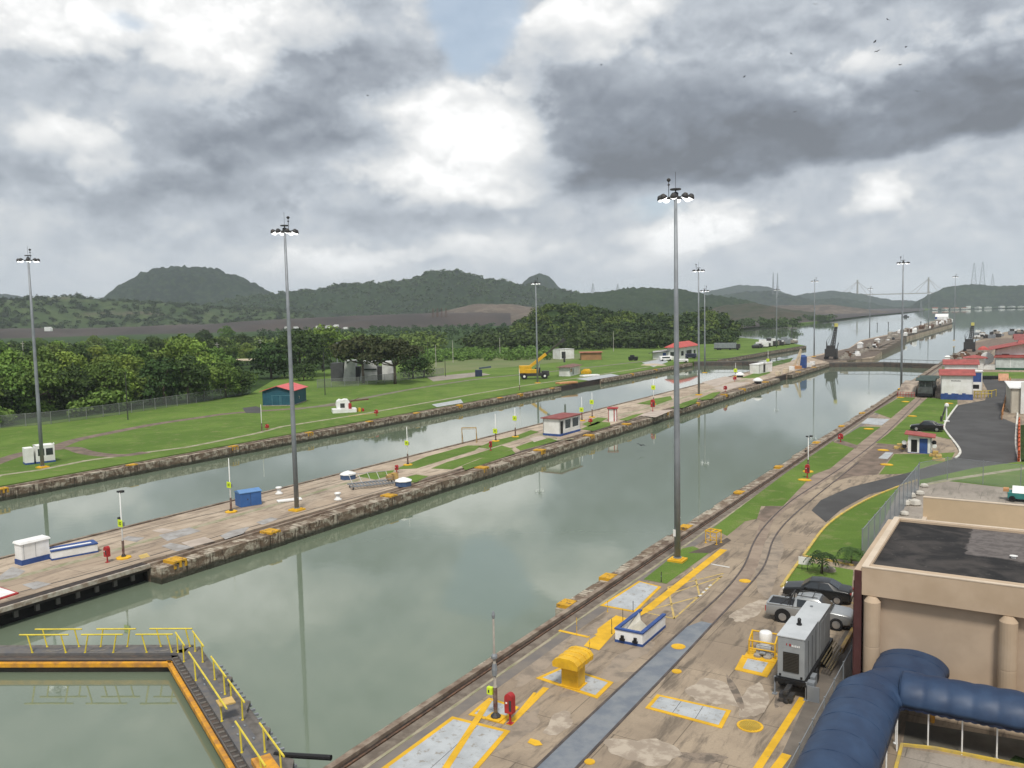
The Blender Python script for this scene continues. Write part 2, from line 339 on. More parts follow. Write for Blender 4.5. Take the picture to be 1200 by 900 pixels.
M_yelfade=custom('faded_yellow_paint',f_paint((0.56,0.40,0.13),(0.28,0.23,0.17),0.56),0.8)
M_white=custom('white_road_paint',f_paint((0.62,0.60,0.56),(0.28,0.25,0.21),0.60),0.8)
M_plate=custom('pale_plate',f_paint((0.44,0.46,0.47),(0.27,0.25,0.22),0.58),0.6)
# water of the two chambers and the lake
mb=MB(); mb.add([(-7300,-400,WZ),(7300,-400,WZ),(7300,7400,WZ),(-7300,7400,WZ)],[(0,1,2,3)]); tag(mb.build('water',M_water),kind='structure')
mb=MB(); mb.add([(-7400,-600,-14),(7400,-600,-14),(7400,7500,-14),(-7400,7500,-14)],[(0,1,2,3)]); tag(mb.build('ground',M_earth),kind='structure')
# banks: solid land with a vertical side down into the water
def land(name,pts,m,top=0.0,bot=-14.0):
    mb=MB(); 
    bm=bmesh.new(); vs=[bm.verts.new((p[0],p[1],top)) for p in pts]; f=bm.faces.new(vs); f.normal_update()
    if f.normal.z<0: bmesh.ops.reverse_faces(bm,faces=[f])
    r=bmesh.ops.extrude_face_region(bm,geom=bm.faces[:]); 
    for v in [g for g in r['geom'] if isinstance(g,bmesh.types.BMVert)]: v.co.z=bot
    bmesh.ops.recalc_face_normals(bm,faces=bm.faces[:]); 
    up=[f for f in bm.faces if len(f.verts)>4]
    bmesh.ops.triangulate(bm,faces=up)
    me=bpy.data.meshes.new(name); bm.to_mesh(me); bm.free(); me.materials.append(m)
    o=bpy.data.objects.new(name,me); sc.collection.objects.link(o); return tag(o,kind='structure')
g2=lambda px,py:tuple(G(px,py)[:2])
XB,XA,XD,XC=-25.55,-62.55,-74.2,-107.9
land('ground',[(XB,-60),(400,-60),(3000,400),(3000,900),g2(1210,386),g2(1178,389),g2(1158,394),g2(1143,400),g2(1133,407),g2(1119,415),(XB,335)],M_deck)
left_shore=[(XC,302),g2(842,421.5),g2(943,405),g2(930,402.5),g2(887,397.5),g2(862,395),g2(858,391),g2(869,384),g2(913,380),g2(943,378.7),g2(967,375),g2(1019,369),g2(1060,365.5),g2(1082,363.2)]
land('ground',[(XC,-60)]+left_shore+[(-400,5200),(-2500,6000),(-7000,5200),(-7000,-100),(-400,-80)],M_grass,top=0.0)
isl=[(XA,-40),(XA,300),g2(990,423),g2(1024,418.7),g2(1045,402.7),g2(1062,395),g2(1116,380),g2(1113,375.5),g2(1101,375.2),g2(1064,386.7),g2(1040,392),g2(1008,398.7),g2(995,408),g2(935,420),(XD,300),(XD,-40)]
land('pavement',isl,M_island)
# stone lock walls: each a thing with coping, groove, capping and its painted recesses
M_recess=custom('recess_yellow',f_paint((0.60,0.33,0.025),(0.14,0.09,0.05),0.56),0.8)
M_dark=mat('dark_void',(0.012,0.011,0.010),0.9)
def lock_wall(label,x_in,sgn,y0,y1,recess,outw=1.65,face=True,drop=-0.16,gaps=()):
    """x_in: land edge, sgn: towards the water"""
    t=thing('lock_wall',label,'lock wall',(x_in,y0,0)); Ln=y1-y0
    def bx(mb,a,b_,ya,yb,z0,z1): xa,xb=sorted((sgn*a,sgn*b_)); return mb.box(xa,xb,ya-y0,yb-y0,z0,z1)
    segs=[];c=y0
    for g0,g1 in sorted(gaps): segs.append((c,g0)); c=g1
    segs.append((c,y1))
    g=MB(); bx(g,0.0,0.62,y0,y1,-6.0,-0.22); g.build('groove',M_groove,t)
    g=MB(); bx(g,0.24,0.34,y0,y1,-0.22,-0.10); g.build('rail',MATS.get('rust') or mat('rust',(0.16,0.085,0.05),0.8,(0.07,0.045,0.03),3.0),t)
    rnd=random.Random(int(y0*7+x_in)); cm=MB(); fm=MB()
    for a,b_ in segs:
        y=a
        bx(cm,0.62,0.98,a,b_,-6.0,-0.03)
        while y<b_-0.01:
            e=min(y+rnd.choice((2.2,3.0,4.5,6.0)),b_); k=rnd.uniform(-0.12,0.10)
            bx(fm,0.98,outw+k,y,e-0.05,-6.0,drop+rnd.uniform(-0.10,0.05)); y=e
    cm.build('coping',M_coping,t); fm.build('stone_face',M_stone,t)
    for yy in recess:
        r=MB(); x=outw+0.03
        for (a,b_,z0,z1) in ((-0.62,-0.42,-0.62,0.0),(0.42,0.62,-0.62,0.0),(-0.42,0.42,-0.14,0.0),(-0.1,0.1,-0.6,-0.14)): bx(r,1.0,x,yy+a,yy+b_,z0,z1)
        r.build('mooring_recess',M_recess,t)
    return t
ys=lambda pxs,dx=0:[G(px,py).y for px,py in pxs]
lock_wall('weathered stone lock wall of the narrow island facing the wide right chamber, row of yellow recesses',XA,1,42.5,304,
  ys([(229,660),(350,627),(475,582),(575,548),(650,528),(700,510),(748,497),(790,483),(822,472),(855,462)])+[205,226,262,283],2.45,gaps=((238,252),))
lock_wall('stone lock wall of the grassy far bank with yellow recesses and dark joints',XC,1,-20,296,
  ys([(27,576),(170,546),(279,523),(370,507),(441,494),(499,484),(552,475),(595,466)])+[176,192,243,262],1.95,gaps=((196,222),))
lock_wall('low dark island wall along the left chamber beside the white box and blue shed',XD,-1,-20,304,[],1.25)
lock_wall('near stone wall of the right chamber along the paved deck',XB,-1,49.5,322,
  ys([(655,704),(709,674),(801,616),(866,576),(908,546)])+[128,147,166],1.95)
lock_wall('smooth lower end of the near lock wall by the gate fender pipe',XB,-1,-20,49.5,[],1.22)
# left recess of the closed gate: overhanging deck with a pale steel edge
t=thing('deck_edge','overhanging island deck edge with pale steel lip above the dark gate recess','deck edge',(XA,-20,0))
MB().box(0,1.0,0,62.4,-0.55,-0.02).build('edge_slab',M_groove,t); MB().box(1.0,1.2,0,62.4,-0.30,0.03).build('steel_lip',mat('pale_steel',(0.45,0.41,0.34),0.6,(0.25,0.19,0.14),2.0),t)
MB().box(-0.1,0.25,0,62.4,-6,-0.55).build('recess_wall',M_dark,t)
for k in range(26): MB().box(0.55,0.75,22+k*1.55+0.2,22+k*1.55+0.5,-1.1,-0.55).build('bracket',mat('old_grey_iron',(0.13,0.12,0.11),0.8),t)
# painted and paved strips along the near deck (thin sheets, each a step above the last)
def strip(name,x0,x1,y0,y1,m,z,kind='structure'): return sheet(name,[(x0,y0),(x1,y0),(x1,y1),(x0,y1)],m,z,kind,px=False)
M_rubble=mat('rubble_concrete',(0.20,0.165,0.13),0.95,(0.12,0.095,0.075),1.4,world=True,bump=0.8,detail=7)
M_greyband=mat('grey_band',(0.15,0.135,0.125),0.9,(0.19,0.165,0.14),0.8,world=True,detail=6)
strip('pavement',XB,-24.95,-20,330,M_rubble,0.006); strip('pavement',-24.9,-24.75,-20,330,M_path,0.008); strip('pavement',-24.7,-24.0,-20,330,M_greyband,0.006)
def lawn(pts,m=None,z=0.012): return sheet('lawn',pts,m or M_grass,z)
def kerb(pts,m,wd=0.16,h=0.10,name='kerb',k=2):
    mb=MB(); ribbon(mb,smooth_pts([tuple(G(*p)[:2]) for p in pts],k),wd,0.0,h=h); o=mb.build(name,m); return tag(o,kind='structure')
# lawns of the near bank
lawn([(754,679),(800,642.5),(812,640),(831,648),(781,684)])
lawn([(835,619),(860,600),(920,555),(976,517),(1003,524),(973,549),(953,556),(918,592.5),(917,593),(892,593),(887,608),(873,611),(852,628)])
lawn([(981,516),(1008,500),(1032,500),(1004,522)])
lawn([(1024,483),(1055,465),(1073,466),(1044,490)])
lawn([(1087,466),(1122,468),(1122,475),(1105,501),(1115,515),(1100,512),(1072,503),(1060,522),(1026,519),(1040,509)])
lawn([(1048,532),(1087,532),(1119,530),(1113,541),(1093,544.5),(1062,555),(1030,556)],z=0.016)
lawn([(942,651),(965,619),(985,603),(1016,585),(1053,571),(1052,577),(1013,655),(1007,658)])
lawn([(937,657),(1000,668),(998,693),(917,688)])
lawn([(1075,561),(1143,547),(1200,539),(1260,532),(1260,585),(1193,573),(1109,563.5),(1078,569)])
lawn([(1138,436),(1200,436),(1260,434),(1260,444),(1152,443.5),(1143,441)])
lawn([(1100,437),(1108,427),(1113,427),(1107,440)])
sheet('path',[(1077,568),(1110,561),(1200,547.5),(1260,540),(1260,543),(1200,550),(1110,564),(1078,570)],M_path,0.016)
sheet('yard',[(1078,570),(1109,563.5),(1193,573),(1260,585),(1260,660),(1000,660),(1015,655),(1052,577)],M_yard,0.008)
# mule track bed and road
sheet('track_path',[(1074,466),(1086,466),(1066,483),(1040,508),(1016,530),(992,548),(964,566),(930,590),(906,610),(895,600),(917,592),(953.5,556.5),(973,549),(1003,524),(1045,491)],M_trackbed,0.010)
sheet('track_path',[(895,600),(906,610),(895,640),(888,663),(868,700),(835,734),(822,725),(850,695),(872,665),(883,635)],M_trackbed,0.010)
sheet('dirt',[(1018,529),(1040,509),(1062,522),(1058,530),(1047,532),(1028,556),(1000,558),(985,562),(975,566)],M_dirt,0.008)
sheet('dirt',[(887,608),(897,593),(917,593),(912,598),(896,612)],M_dirt,0.014)
sheet('dirt',[(976,518),(983,515),(1006,522),(1003,526)],M_dirt,0.014)
sheet('road',[(1122,475),(1154,469),(1159,461),(1150,444),(1183,446),(1178,470),(1172,489),(1192,497),(1193,541),(1143,548),(1075,563),(1053,571),(1019,579),(987,596),(968,612),(951,598),(962,586),(996,571),(1040,560),(1064,554),(1094,545),(1116,538),(1125,530),(1105,501)],M_asphalt,0.020)
kerb([(1122,475),(1113,487),(1105,500),(1110,508),(1120,520),(1126,529),(1124,534),(1120,537)],MATS.setdefault('white_kerb',mat('white_kerb',(0.68,0.67,0.62),0.8,(0.5,0.48,0.42),1.2)),0.28,0.14)
kerb([(1191,455),(1193,480),(1191,500),(1190,525),(1195,541)],MATS['white_kerb'],0.25,0.14)
ky=mat('yellow_kerb',(0.60,0.42,0.06),0.8,(0.42,0.32,0.12),1.3)
kerb([(942,651),(950,640),(965,619),(985,603),(1016,585),(1056,569),(1075,563)],ky,0.2); kerb([(937,658),(926,673),(916,688)],ky,0.2,k=0)
kerb([(942,652),(975,658),(1000,663)],ky,0.2,k=0); kerb([(916,688),(955,691),(998,694)],ky,0.18,k=0)
# far-bank ground: dirt drive, pale service path, fields, bare earthworks
pl=MB(); ribbon(pl,[tuple(G(*p)[:2]) for p in [(-20,565),(0,557),(45,551),(100,540),(172,530),(220,524),(300,508),(330,500),(420,486),(510,470),(560,461),(620,451),(690,441),(760,430)]],1.1,0.012); tag(pl.build('path',M_path),kind='structure')
dr=[(-30,552),(0,540),(30,530),(60,527),(85,516),(130,507),(180,497),(230,490),(262,485),(300,482),(345,479),(400,474)]
pl=MB(); ribbon(pl,smooth_pts([tuple(G(*p)[:2]) for p in dr]),2.6,0.010); tag(pl.build('dirt_drive',M_dirt),kind='structure')
pl=MB(); ribbon(pl,smooth_pts([tuple(G(*p)[:2]) for p in [(60,527),(85,524),(100,531),(140,535),(172,530)]]),2.4,0.014); tag(pl.build('dirt_drive',M_dirt),kind='structure')
sheet('dirt',[(284,478),(300,476),(306,478),(305,484),(288,484)],MATS['asphalt'],0.016)
pl=MB(); ribbon(pl,smooth_pts([tuple(G(*p)[:2]) for p in [(345,480),(400,472),(470,458),(520,450),(560,444),(600,440),(660,434),(740,425),(800,418)]]),2.2,0.012); tag(pl.build('dirt_drive',mat('grey_drive',(0.20,0.175,0.135),0.9,(0.13,0.13,0.075),0.5,world=True)),kind='structure')
sheet('field',[(500,440),(545,434),(600,430),(660,424),(700,416),(620,412),(560,420),(500,425)],mat('pale_field',(0.15,0.17,0.065),0.95,(0.11,0.15,0.045),0.05,world=True),0.010)
sheet('concrete_pad',[(500,442),(560,436),(575,439),(508,447)],M_yard,0.014)
sheet('concrete_pad',[(506,474),(540,468),(543,472),(512,477)],M_plate,0.016); sheet('concrete_pad',[(752,425),(778,420),(783,424),(766,430)],M_plate,0.016)
sheet('concrete_pad',[(675,444),(716,438),(726,440),(690,446)],M_plate,0.016)
rng=random.Random(5)
def far_poly(name,az0,az1,r0,r1,m,z,n=60,jit=0.12):
    inner=[];outer=[]
    for i in range(n+1):
        a=R_(az0+(az1-az0)*i/n); k0=r0*(1+jit*math.sin(i*0.7+r0)*0.6+rng.uniform(-jit,jit)*0.3); k1=r1*(1+rng.uniform(-jit,jit)*0.4)
        inner.append((math.sin(a)*k0,math.cos(a)*k0)); outer.append((math.sin(a)*k1,math.cos(a)*k1))
    return sheet(name,inner+outer[::-1],m,z,px=False)
sheet('scrub',[(-120,518),(0,501),(290,463),(330,440),(420,428),(500,420),(640,412),(760,402),(850,397),(857,392),(862,387),(700,379),(400,383),(-120,392)],M_scrub,0.030)
sheet('field',[(470,428),(500,424),(560,419),(620,411),(700,405),(640,402),(540,410),(460,416)],M_field,0.05)
sheet('bare_earth',[(-120,393),(400,384),(700,380),(862,388),(869,384.5),(913,380.5),(967,375.5),(1019,369.5),(1060,366),(1084,363.4),(1082,359),(1040,360),(900,362.5),(600,367.5),(300,374),(-120,384)],M_earth,0.075)
# ---------------------------------------------------------------- hills: real relief at real distance
def npnoise(x,y,seed,s):
    rs=np.random.RandomState(seed); T=rs.rand(64,64)
    x=x/s; y=y/s; xi=np.floor(x).astype(int); yi=np.floor(y).astype(int); fx=x-xi; fy=y-yi; fx=fx*fx*(3-2*fx); fy=fy*fy*(3-2*fy)
    g=lambda a,b_:T[a%64,b_%64]
    return (g(xi,yi)*(1-fx)*(1-fy)+g(xi+1,yi)*fx*(1-fy)+g(xi,yi+1)*(1-fx)*fy+g(xi+1,yi+1)*fx*fy)-0.5
def hill(name,prof,dist,wf,wb,m,crown=9.0,amp=5.0,step=None,base=-6.0,seed=1,kind='structure',slope=0.0,big=0.10):
    st=step or crown*0.45
    azs=[azel(px,py)[0] for px,py in prof]; hs=[max(at_dist(px,py,dist).z,base+1) for px,py in prof]
    a=np.arange(azs[0],azs[-1],st/dist); r=np.arange(dist-wf,dist+wb,st*1.5); H=np.interp(a,azs,hs)
    A_,Rr=np.meshgrid(a,r,indexing='ij'); X=np.sin(A_)*Rr; Y=np.cos(A_)*Rr
    u=np.where(Rr<dist,(dist-Rr)/wf,(Rr-dist)/wb); u=u+npnoise(X,Y,seed+3,wf*0.45)*0.35*(u>0.02)*np.minimum(1,u*3); u=np.clip(u,0,1)
    prof_=(np.cos(u*math.pi)+1)/2
    Z=base+(H[:,None]-amp*0.4-base)*prof_
    Z+=npnoise(X,Y,seed+9,wf*0.2)*(H[:,None]-base)*big*prof_*(u*2).clip(0,1)
    Z+=amp*(np.abs(npnoise(X,Y,seed,crown))*2.0+npnoise(X,Y,seed+1,crown*2.3)*0.9+npnoise(X,Y,seed+2,crown*0.5)*0.5)*np.minimum(1,prof_*6)
    na,nr=X.shape; V=np.stack([X,Y,Z],-1).reshape(-1,3)
    i=np.arange(na-1)[:,None]*nr+np.arange(nr-1)[None,:]; F=np.stack([i,i+nr,i+nr+1,i+1],-1).reshape(-1,4)
    me=bpy.data.meshes.new(name); me.vertices.add(len(V)); me.vertices.foreach_set('co',V.astype(np.float32).ravel())
    me.loops.add(F.size); me.loops.foreach_set('vertex_index',F.ravel().astype(np.int32)); me.polygons.add(len(F))
    me.polygons.foreach_set('loop_start',(np.arange(len(F))*4).astype(np.int32)); me.polygons.foreach_set('loop_total',np.full(len(F),4,np.int32))
    me.update(calc_edges=True); me.materials.append(m); 
    o=bpy.data.objects.new(name,me); sc.collection.objects.link(o); return tag(o,kind=kind)
def forest_mat(name,a,b_,c,s1,s2,patch=None):
    def fn(q,p,pos):
        n1=q.noise(pos,s1,5,0.6,0.3); n2=q.noise(pos,s2,5,0.7)
        col=q.mix(q.rng(n1,0.38,0.62),a,b_); col=q.mix(q.m('MULTIPLY',q.rng(n2,0.45,0.65),0.8),col,c)
        if patch:
            x,y,z=q.sep(pos); n3=q.noise(q.xyz(q.m('MULTIPLY',x,patch[1]),q.m('MULTIPLY',y,patch[1]),q.m('MULTIPLY',z,patch[1]*12)),1.0,5,0.6); col=q.mix(q.rng(n3,patch[2],patch[2]+0.10),col,patch[0])
        q.put(p.inputs['Base Color'],col); bumpn(q,p,n2,1.0,2.0)
    return custom(name,fn,0.95,0.1)
F1=forest_mat('far_forest',(0.014,0.028,0.013),(0.008,0.016,0.009),(0.036,0.054,0.020),0.004,0.06)
F2=forest_mat('hill_forest',(0.018,0.034,0.012),(0.012,0.023,0.009),(0.034,0.055,0.017),0.006,0.08)
F3=forest_mat('open_slope',(0.048,0.074,0.028),(0.028,0.048,0.020),(0.080,0.105,0.042),0.004,0.03,((0.10,0.085,0.06),0.0045,0.56))
F4=forest_mat('near_wood',(0.030,0.055,0.018),(0.020,0.038,0.014),(0.055,0.088,0.026),0.02,0.16)
F5=forest_mat('cut_bank',(0.12,0.095,0.075),(0.085,0.07,0.058),(0.17,0.14,0.11),0.006,0.05)
# farthest blue ridges
hill('hill',[(-60,352),(-20,346),(10,345),(40,350),(75,357),(110,368)],4200,500,400,F1,14,5,seed=3)
hill('hill',[(805,350),(835,340),(865,334),(900,336),(930,347),(960,352),(985,358)],5200,500,300,F1,16,5,seed=4)
hill('hill',[(900,352),(940,345),(975,341),(1010,345),(1045,352),(1075,353),(1100,352),(1140,360)],4600,500,300,F1,16,6,seed=5)
hill('hill',[(1040,362),(1065,360),(1082,350),(1105,338),(1140,333),(1165,336),(1200,335),(1260,332),(1320,345)],3300,350,400,F1,14,7,seed=6)
hill('hill',[(590,345),(608,337),(622,324),(632,321),(642,324),(655,337),(675,350),(700,362)],3300,260,220,F1,12,7,seed=7)
hill('hill',[(105,362),(115,352),(130,343),(150,330),(170,319),(192,314),(225,313.5),(255,317),(280,324),(300,334),(318,344),(340,356)],2900,480,350,F1,15,12,seed=8)
hill('hill',[(800,352),(840,347),(870,342),(900,341),(925,345),(950,352),(985,350),(1020,355),(1050,362)],3600,400,300,F1,14,7,seed=9)
# middle ridges
hill('hill',[(215,366),(250,356),(290,348),(330,345),(370,341),(400,335),(430,333),(455,332),(480,329),(505,320),(530,319),(555,324),(585,330),(615,335),(650,340),(690,347),(720,360)],2300,420,300,F2,10,8,seed=10)
hill('hill',[(640,352),(690,344),(725,341),(760,338),(795,340),(830,346),(870,352),(905,360)],1900,300,260,F2,10,7,seed=11)
hill('hill',[(-80,352),(-30,351),(20,352),(50,349),(90,348),(120,352),(170,355),(220,358),(260,362),(300,363),(340,366),(370,371)],1750,330,260,F3,9,4,seed=12)
hill('hill',[(490,372),(530,362),(560,356),(600,357),(640,362),(680,368)],1500,200,200,F5,9,1.5,seed=13)
hill('hill',[(-80,386),(0,385),(90,385),(160,383),(240,380),(330,374),(420,370),(520,366.5),(600,367)],1300,120,250,M_earth,20,1.2,seed=14,base=-2)
hill('hill',[(860,363),(900,358),(935,358),(975,357),(1010,362),(1045,366)],2000,200,200,F5,12,2,seed=16,base=-4)
hill('hill',[(820,368),(850,358),(880,356),(920,362),(960,368)],1300,200,200,forest_mat('dim_bank',(0.05,0.055,0.035),(0.07,0.06,0.045),(0.035,0.045,0.025),0.01,0.06),12,3,seed=17,base=-4)
# wooded hill close behind the far bank
hill('hill',[(535,404),(575,400),(600,392),(625,375),(645,366),(680,369),(710,372),(750,377),(780,382),(800,382),(815,375),(832,370),(848,377),(858,386),(866,394)],560,95,110,F4,8,5.5,seed=20,base=-3)
# ---------------------------------------------------------------- shared paints
M_galv=mat('galvanised_steel',(0.26,0.28,0.30),0.5,(0.21,0.225,0.24),0.8,metal=0.2)
M_dkiron=mat('dark_iron',(0.03,0.032,0.036),0.6,(0.05,0.045,0.04),3)
M_whp=mat('white_paint',(0.82,0.82,0.81),0.6,(0.70,0.69,0.66),0.9,detail=6)
M_whr=mat('white_render',(0.80,0.80,0.78),0.8,(0.66,0.65,0.61),0.5,detail=7)
M_blue=mat('blue_paint',(0.035,0.085,0.27),0.6,(0.028,0.062,0.20),1.2)
M_red=mat('red_paint',(0.42,0.028,0.03),0.5,(0.30,0.02,0.02),2.0)
M_rroof=mat('red_roof',(0.36,0.085,0.075),0.75,(0.26,0.065,0.055),0.8,detail=6)
M_rroof2=mat('bright_red_roof',(0.50,0.095,0.08),0.7,(0.40,0.075,0.065),0.6)
M_yp=mat('yellow_enamel',(0.72,0.43,0.02),0.5,(0.58,0.33,0.02),1.5)
M_lime=mat('lime_sign',(0.62,0.78,0.03),0.5,(0.55,0.70,0.03),3)
M_conc=mat('cast_concrete',(0.36,0.33,0.28),0.9,(0.24,0.21,0.18),1.0)
M_glass=mat('dark_glass',(0.02,0.025,0.03),0.08,(0.03,0.035,0.04),1.0,spec=0.7)
M_rubber=mat('tyre_rubber',(0.015,0.015,0.016),0.9)
M_chrome=mat('bright_metal',(0.5,0.51,0.52),0.3,(0.4,0.4,0.41),2,metal=0.8)
M_lamp=mat('lamp_lens',(0.9,0.9,0.9),0.3,emit=((1,1,1),1.3))
M_tan=mat('tan_render',(0.50,0.385,0.275),0.85,(0.43,0.325,0.225),0.4,detail=6)
M_black=mat('black_plastic',(0.012,0.012,0.013),0.5)
def base_pad(t,r,h=0.12,m=None,n=8): return MB().lathe([(r,0),(r,h),(r*0.85,h+0.03)],n).build('base_pad',m or M_yel,t)
# ---------------------------------------------------------------- tall lighting masts
def mast(px,py,ty,label,extra=1,head=True,slim=1.0,pad=True,group='tall lighting masts along the lock',name='lighting_mast'):
    g=G(px,py); h=Ht(px,py,ty); t=thing(name,label,'light mast',(g.x,g.y,0),0,group)
    p=MB(); p.lathe([(0.25*slim,0),(0.24*slim,h*0.33),(0.235*slim,h*0.333),(0.19*slim,h*0.66),(0.185*slim,h*0.663),(0.12*slim,h)],12); p.build('pole',M_galv,t,True)
    if pad:
        MB().box(-0.62,0.62,-0.62,0.62,0,0.16).box(-0.42,0.42,-0.42,0.42,0.16,0.24).build('base_pad',M_yel,t)
        MB().lathe([(0.33,0.24),(0.33,0.32)],12).build('foot_flange',M_galv,t)
    rg=MB(); n=20; R=0.72
    for k in range(n):
        a,b_=2*math.pi*k/n,2*math.pi*(k+1)/n; rg.bar((R*math.cos(a),R*math.sin(a),h-0.25),(R*math.cos(b_),R*math.sin(b_),h-0.25),0.04)
        if k%5==0: rg.bar((0,0,h-0.2),(R*math.cos(a),R*math.sin(a),h-0.25),0.04)
    rg.lathe([(0.10,h-0.3),(0.22,h-0.1),(0.22,h+0.12),(0.08,h+0.2)],10); rg.lathe([(0.42,h+0.34),(0.42,h+0.44)],12); rg.bar((0,0,h),(0,0,h+0.4),0.05); rg.build('lamp_ring',M_dkiron,t)
    for k in range(8):
        a=2*math.pi*(k+0.3)/8; c=Vector((1.12*math.cos(a),1.12*math.sin(a),h-0.30)); M=Matrix.Translation(c)@Matrix.Rotation(a,4,'Z')@Matrix.Rotation(R_(28),4,'Y')
        f=MB().lathe([(0.29,-0.02),(0.27,0.10),(0.13,0.30),(0.06,0.32)],10,M).build('floodlight',M_dkiron,t,True)
        MB().lathe([(0.12,-0.18),(0.25,-0.08),(0.275,-0.025)],10,M).build('lens',M_lamp,f,True)
    ex=MB(); s=-1 if extra<0 else 1
    ex.bar((s*0.55,0,h-0.2),(s*0.55,0,h+1.0),0.03).bar((0,0,h+0.4),(0,0,h+1.7),0.015).lathe([(0.05,h+1.0),(0.16,h+1.1),(0.16,h+1.2),(0.06,h+1.28)],8,Matrix.Translation((s*0.55,0,0))); ex.lathe([(0.05,h+0.72),(0.11,h+0.78),(0.05,h+0.86)],8,Matrix.Translation((s*0.55,0,0)))
    ex.build('lightning_rod',M_dkiron,t); return t
mast(50,548,303,'grey lighting mast at far left beside the small white hut on the grass')
mast(348,598,269,'grey lighting mast on the island deck right of the blue shed',1)
m3=mast(794,657,228,'grey lighting mast on the near bank rising from a yellow pad in the grass',-1,slim=1.0)
MB().box(-0.262,-0.05,-0.262,-0.22,2.0,2.55).build('notice_plate',M_whp,m3)
mast(630,449,331,'lighting mast on the far bank just behind the yellow mobile crane')
mast(819,463,316,'lighting mast on the middle of the island right of the four red-roofed huts',-1)
mast(826,437,340,'lighting mast on the far bank in front of the white house')
mast(954,418,329,'lighting mast on the island between the blue booth and the black crane')
mast(1056,456,307,'lighting mast on the near bank in front of the green locomotive',-1)
mast(1118,399,324,'lighting mast at the water edge right of the long pier')
mast(1019,396,338,'lighting mast near the middle of the long pier',slim=1.1,pad=False)
mast(910,407,339,'faint lighting mast on the small left pier behind the island',slim=1.1,pad=False)
mast(1088,385,343,'thin mast furthest along the long pier',slim=1.1,pad=False)
# ---------------------------------------------------------------- slim signal poles with lime plates
def sign_pole(px,py,ty,sy,label,lamp=False,color=None,lean=0,plate=True,pad=True,sw=0.62,group='slim poles carrying lime plates'):
    g=G(px,py); h=Ht(px,py,ty); hs=Ht(px,py,sy); t=thing('sign_pole',label,'sign pole',(g.x,g.y,0),0,group)
    MB().lathe([(0.075,0.1),(0.06,h*0.5),(0.035,h)],8).build('pole',M_whp,t,True)
    if pad: MB().lathe([(0.62,0),(0.62,0.10),(0.5,0.14)],8).build('base_pad',M_yel,t); MB().lathe([(0.2,0.14),(0.14,0.32)],8).build('foot',M_dkiron,t)
    if plate:
        s_=MB().box(-sw/2,sw/2,-0.16,-0.11,hs-sw/2,hs+sw/2).build('plate',M_lime,t,bevel=0.02)
        MB().box(-0.13,-0.03,-0.175,-0.158,hs-0.12,hs+0.14).box(0.03,0.14,-0.175,-0.158,hs-0.12,hs-0.02).box(0.03,0.14,-0.175,-0.158,hs+0.04,hs+0.14).build('plate_marking',mat('olive_ink',(0.12,0.18,0.02),0.7),s_)
        MB().box(0.08,0.30,-0.10,0.08,hs-0.25,hs+0.1).build('junction_box',M_galv,t)
    if lamp:
        l=MB(); l.bar((0,0,h-0.1),(-0.18,0,h+0.05),0.025).bar((0,0,h-0.1),(0.35,0,h+0.08),0.025); l.box(-0.28,0.0,-0.1,0.1,h-0.02,h+0.12).box(0.15,0.48,-0.12,0.12,h+0.02,h+0.2); l.bar((0,0,h*0.62),(-0.25,0,h*0.62),0.02).box(-0.4,-0.2,-0.1,0.1,h*0.56,h*0.62); l.build('lamp_head',M_dkiron,t)
    MB().lathe([(0.10,0.14),(0.10,1.5)],8).build('lower_sleeve',mat('maroon_paint',(0.10,0.035,0.03),0.7,(0.2,0.16,0.13),2),t)
    return t
sign_pole(145,654,577,613,'slim pole with lime plate and twin lamp head beside the island red cabinet',True)
sign_pole(271,600,537,568,'slim pole with lime plate just left of the blue shed')
sign_pole(478,545,500,519,'slim pole with lime plate left of the yellow goal frame')
sign_pole(581,517,485,505,'slim pole with lime plate above the red hydrant post on the grass strip',sw=0.75)
sign_pole(604,512,478,490,'slim pole with lime plate left of the red-roofed white hut',sw=0.75)
sign_pole(682,493,465,480,'slim pole with lime plate and dark cap at the right end of the red-roofed hut',sw=0.8)
sign_pole(694,489,460,471,'slim pole with lime plate behind the small white booth',sw=0.8)
sign_pole(766,474,445,454,'slim pole with upper lime plate beside the red post near the big mast',sw=0.9)
sign_pole(862,441,425,434,'slim pole with lime plate at the widening of the island',sw=1.0)
sign_pole(900,425,410,422,'slim pole with lime plate near the far left gate',sw=1.0)
sign_pole(307,506,474,490,'plain cream pole on the grass below the teal shed',plate=False,pad=False,group=None)
sign_pole(609,458,432,440,'plain pale pole on the grass left of the yellow mobile crane',plate=False,pad=False,group=None)
s_=sign_pole(947,553,512,532,'slim camera pole above a red box on the near bank grass',True,plate=False,group=None)
g=G(947,553)
# near instrument pole with yellow box
g=G(581,842); h=Ht(581,842,716); t=thing('sign_pole','weathered instrument pole with small yellow box on the near deck','sign pole',(g.x,g.y,0))
MB().box(-0.42,0.42,-0.36,0.36,0,0.10).build('base_pad',M_yel,t,bevel=0.02); MB().lathe([(0.26,0.10),(0.26,0.16),(0.12,0.30)],8).build('foot',M_dkiron,t)
MB().lathe([(0.10,0.16),(0.10,1.7),(0.075,1.72),(0.07,3.5),(0.055,3.52),(0.045,h-0.3)],10).build('pole',M_conc,t,True); MB().lathe([(0.11,0.5),(0.11,1.6)],8).build('lower_sleeve',MATS['maroon_paint'],t)
MB().lathe([(0.14,3.05),(0.16,3.1),(0.16,3.2),(0.1,3.3)],8).lathe([(0.12,2.2),(0.15,2.5),(0.10,2.8)],8).lathe([(0.07,h-0.35),(0.09,h-0.2),(0.03,h)],8).build('collar',M_galv,t)
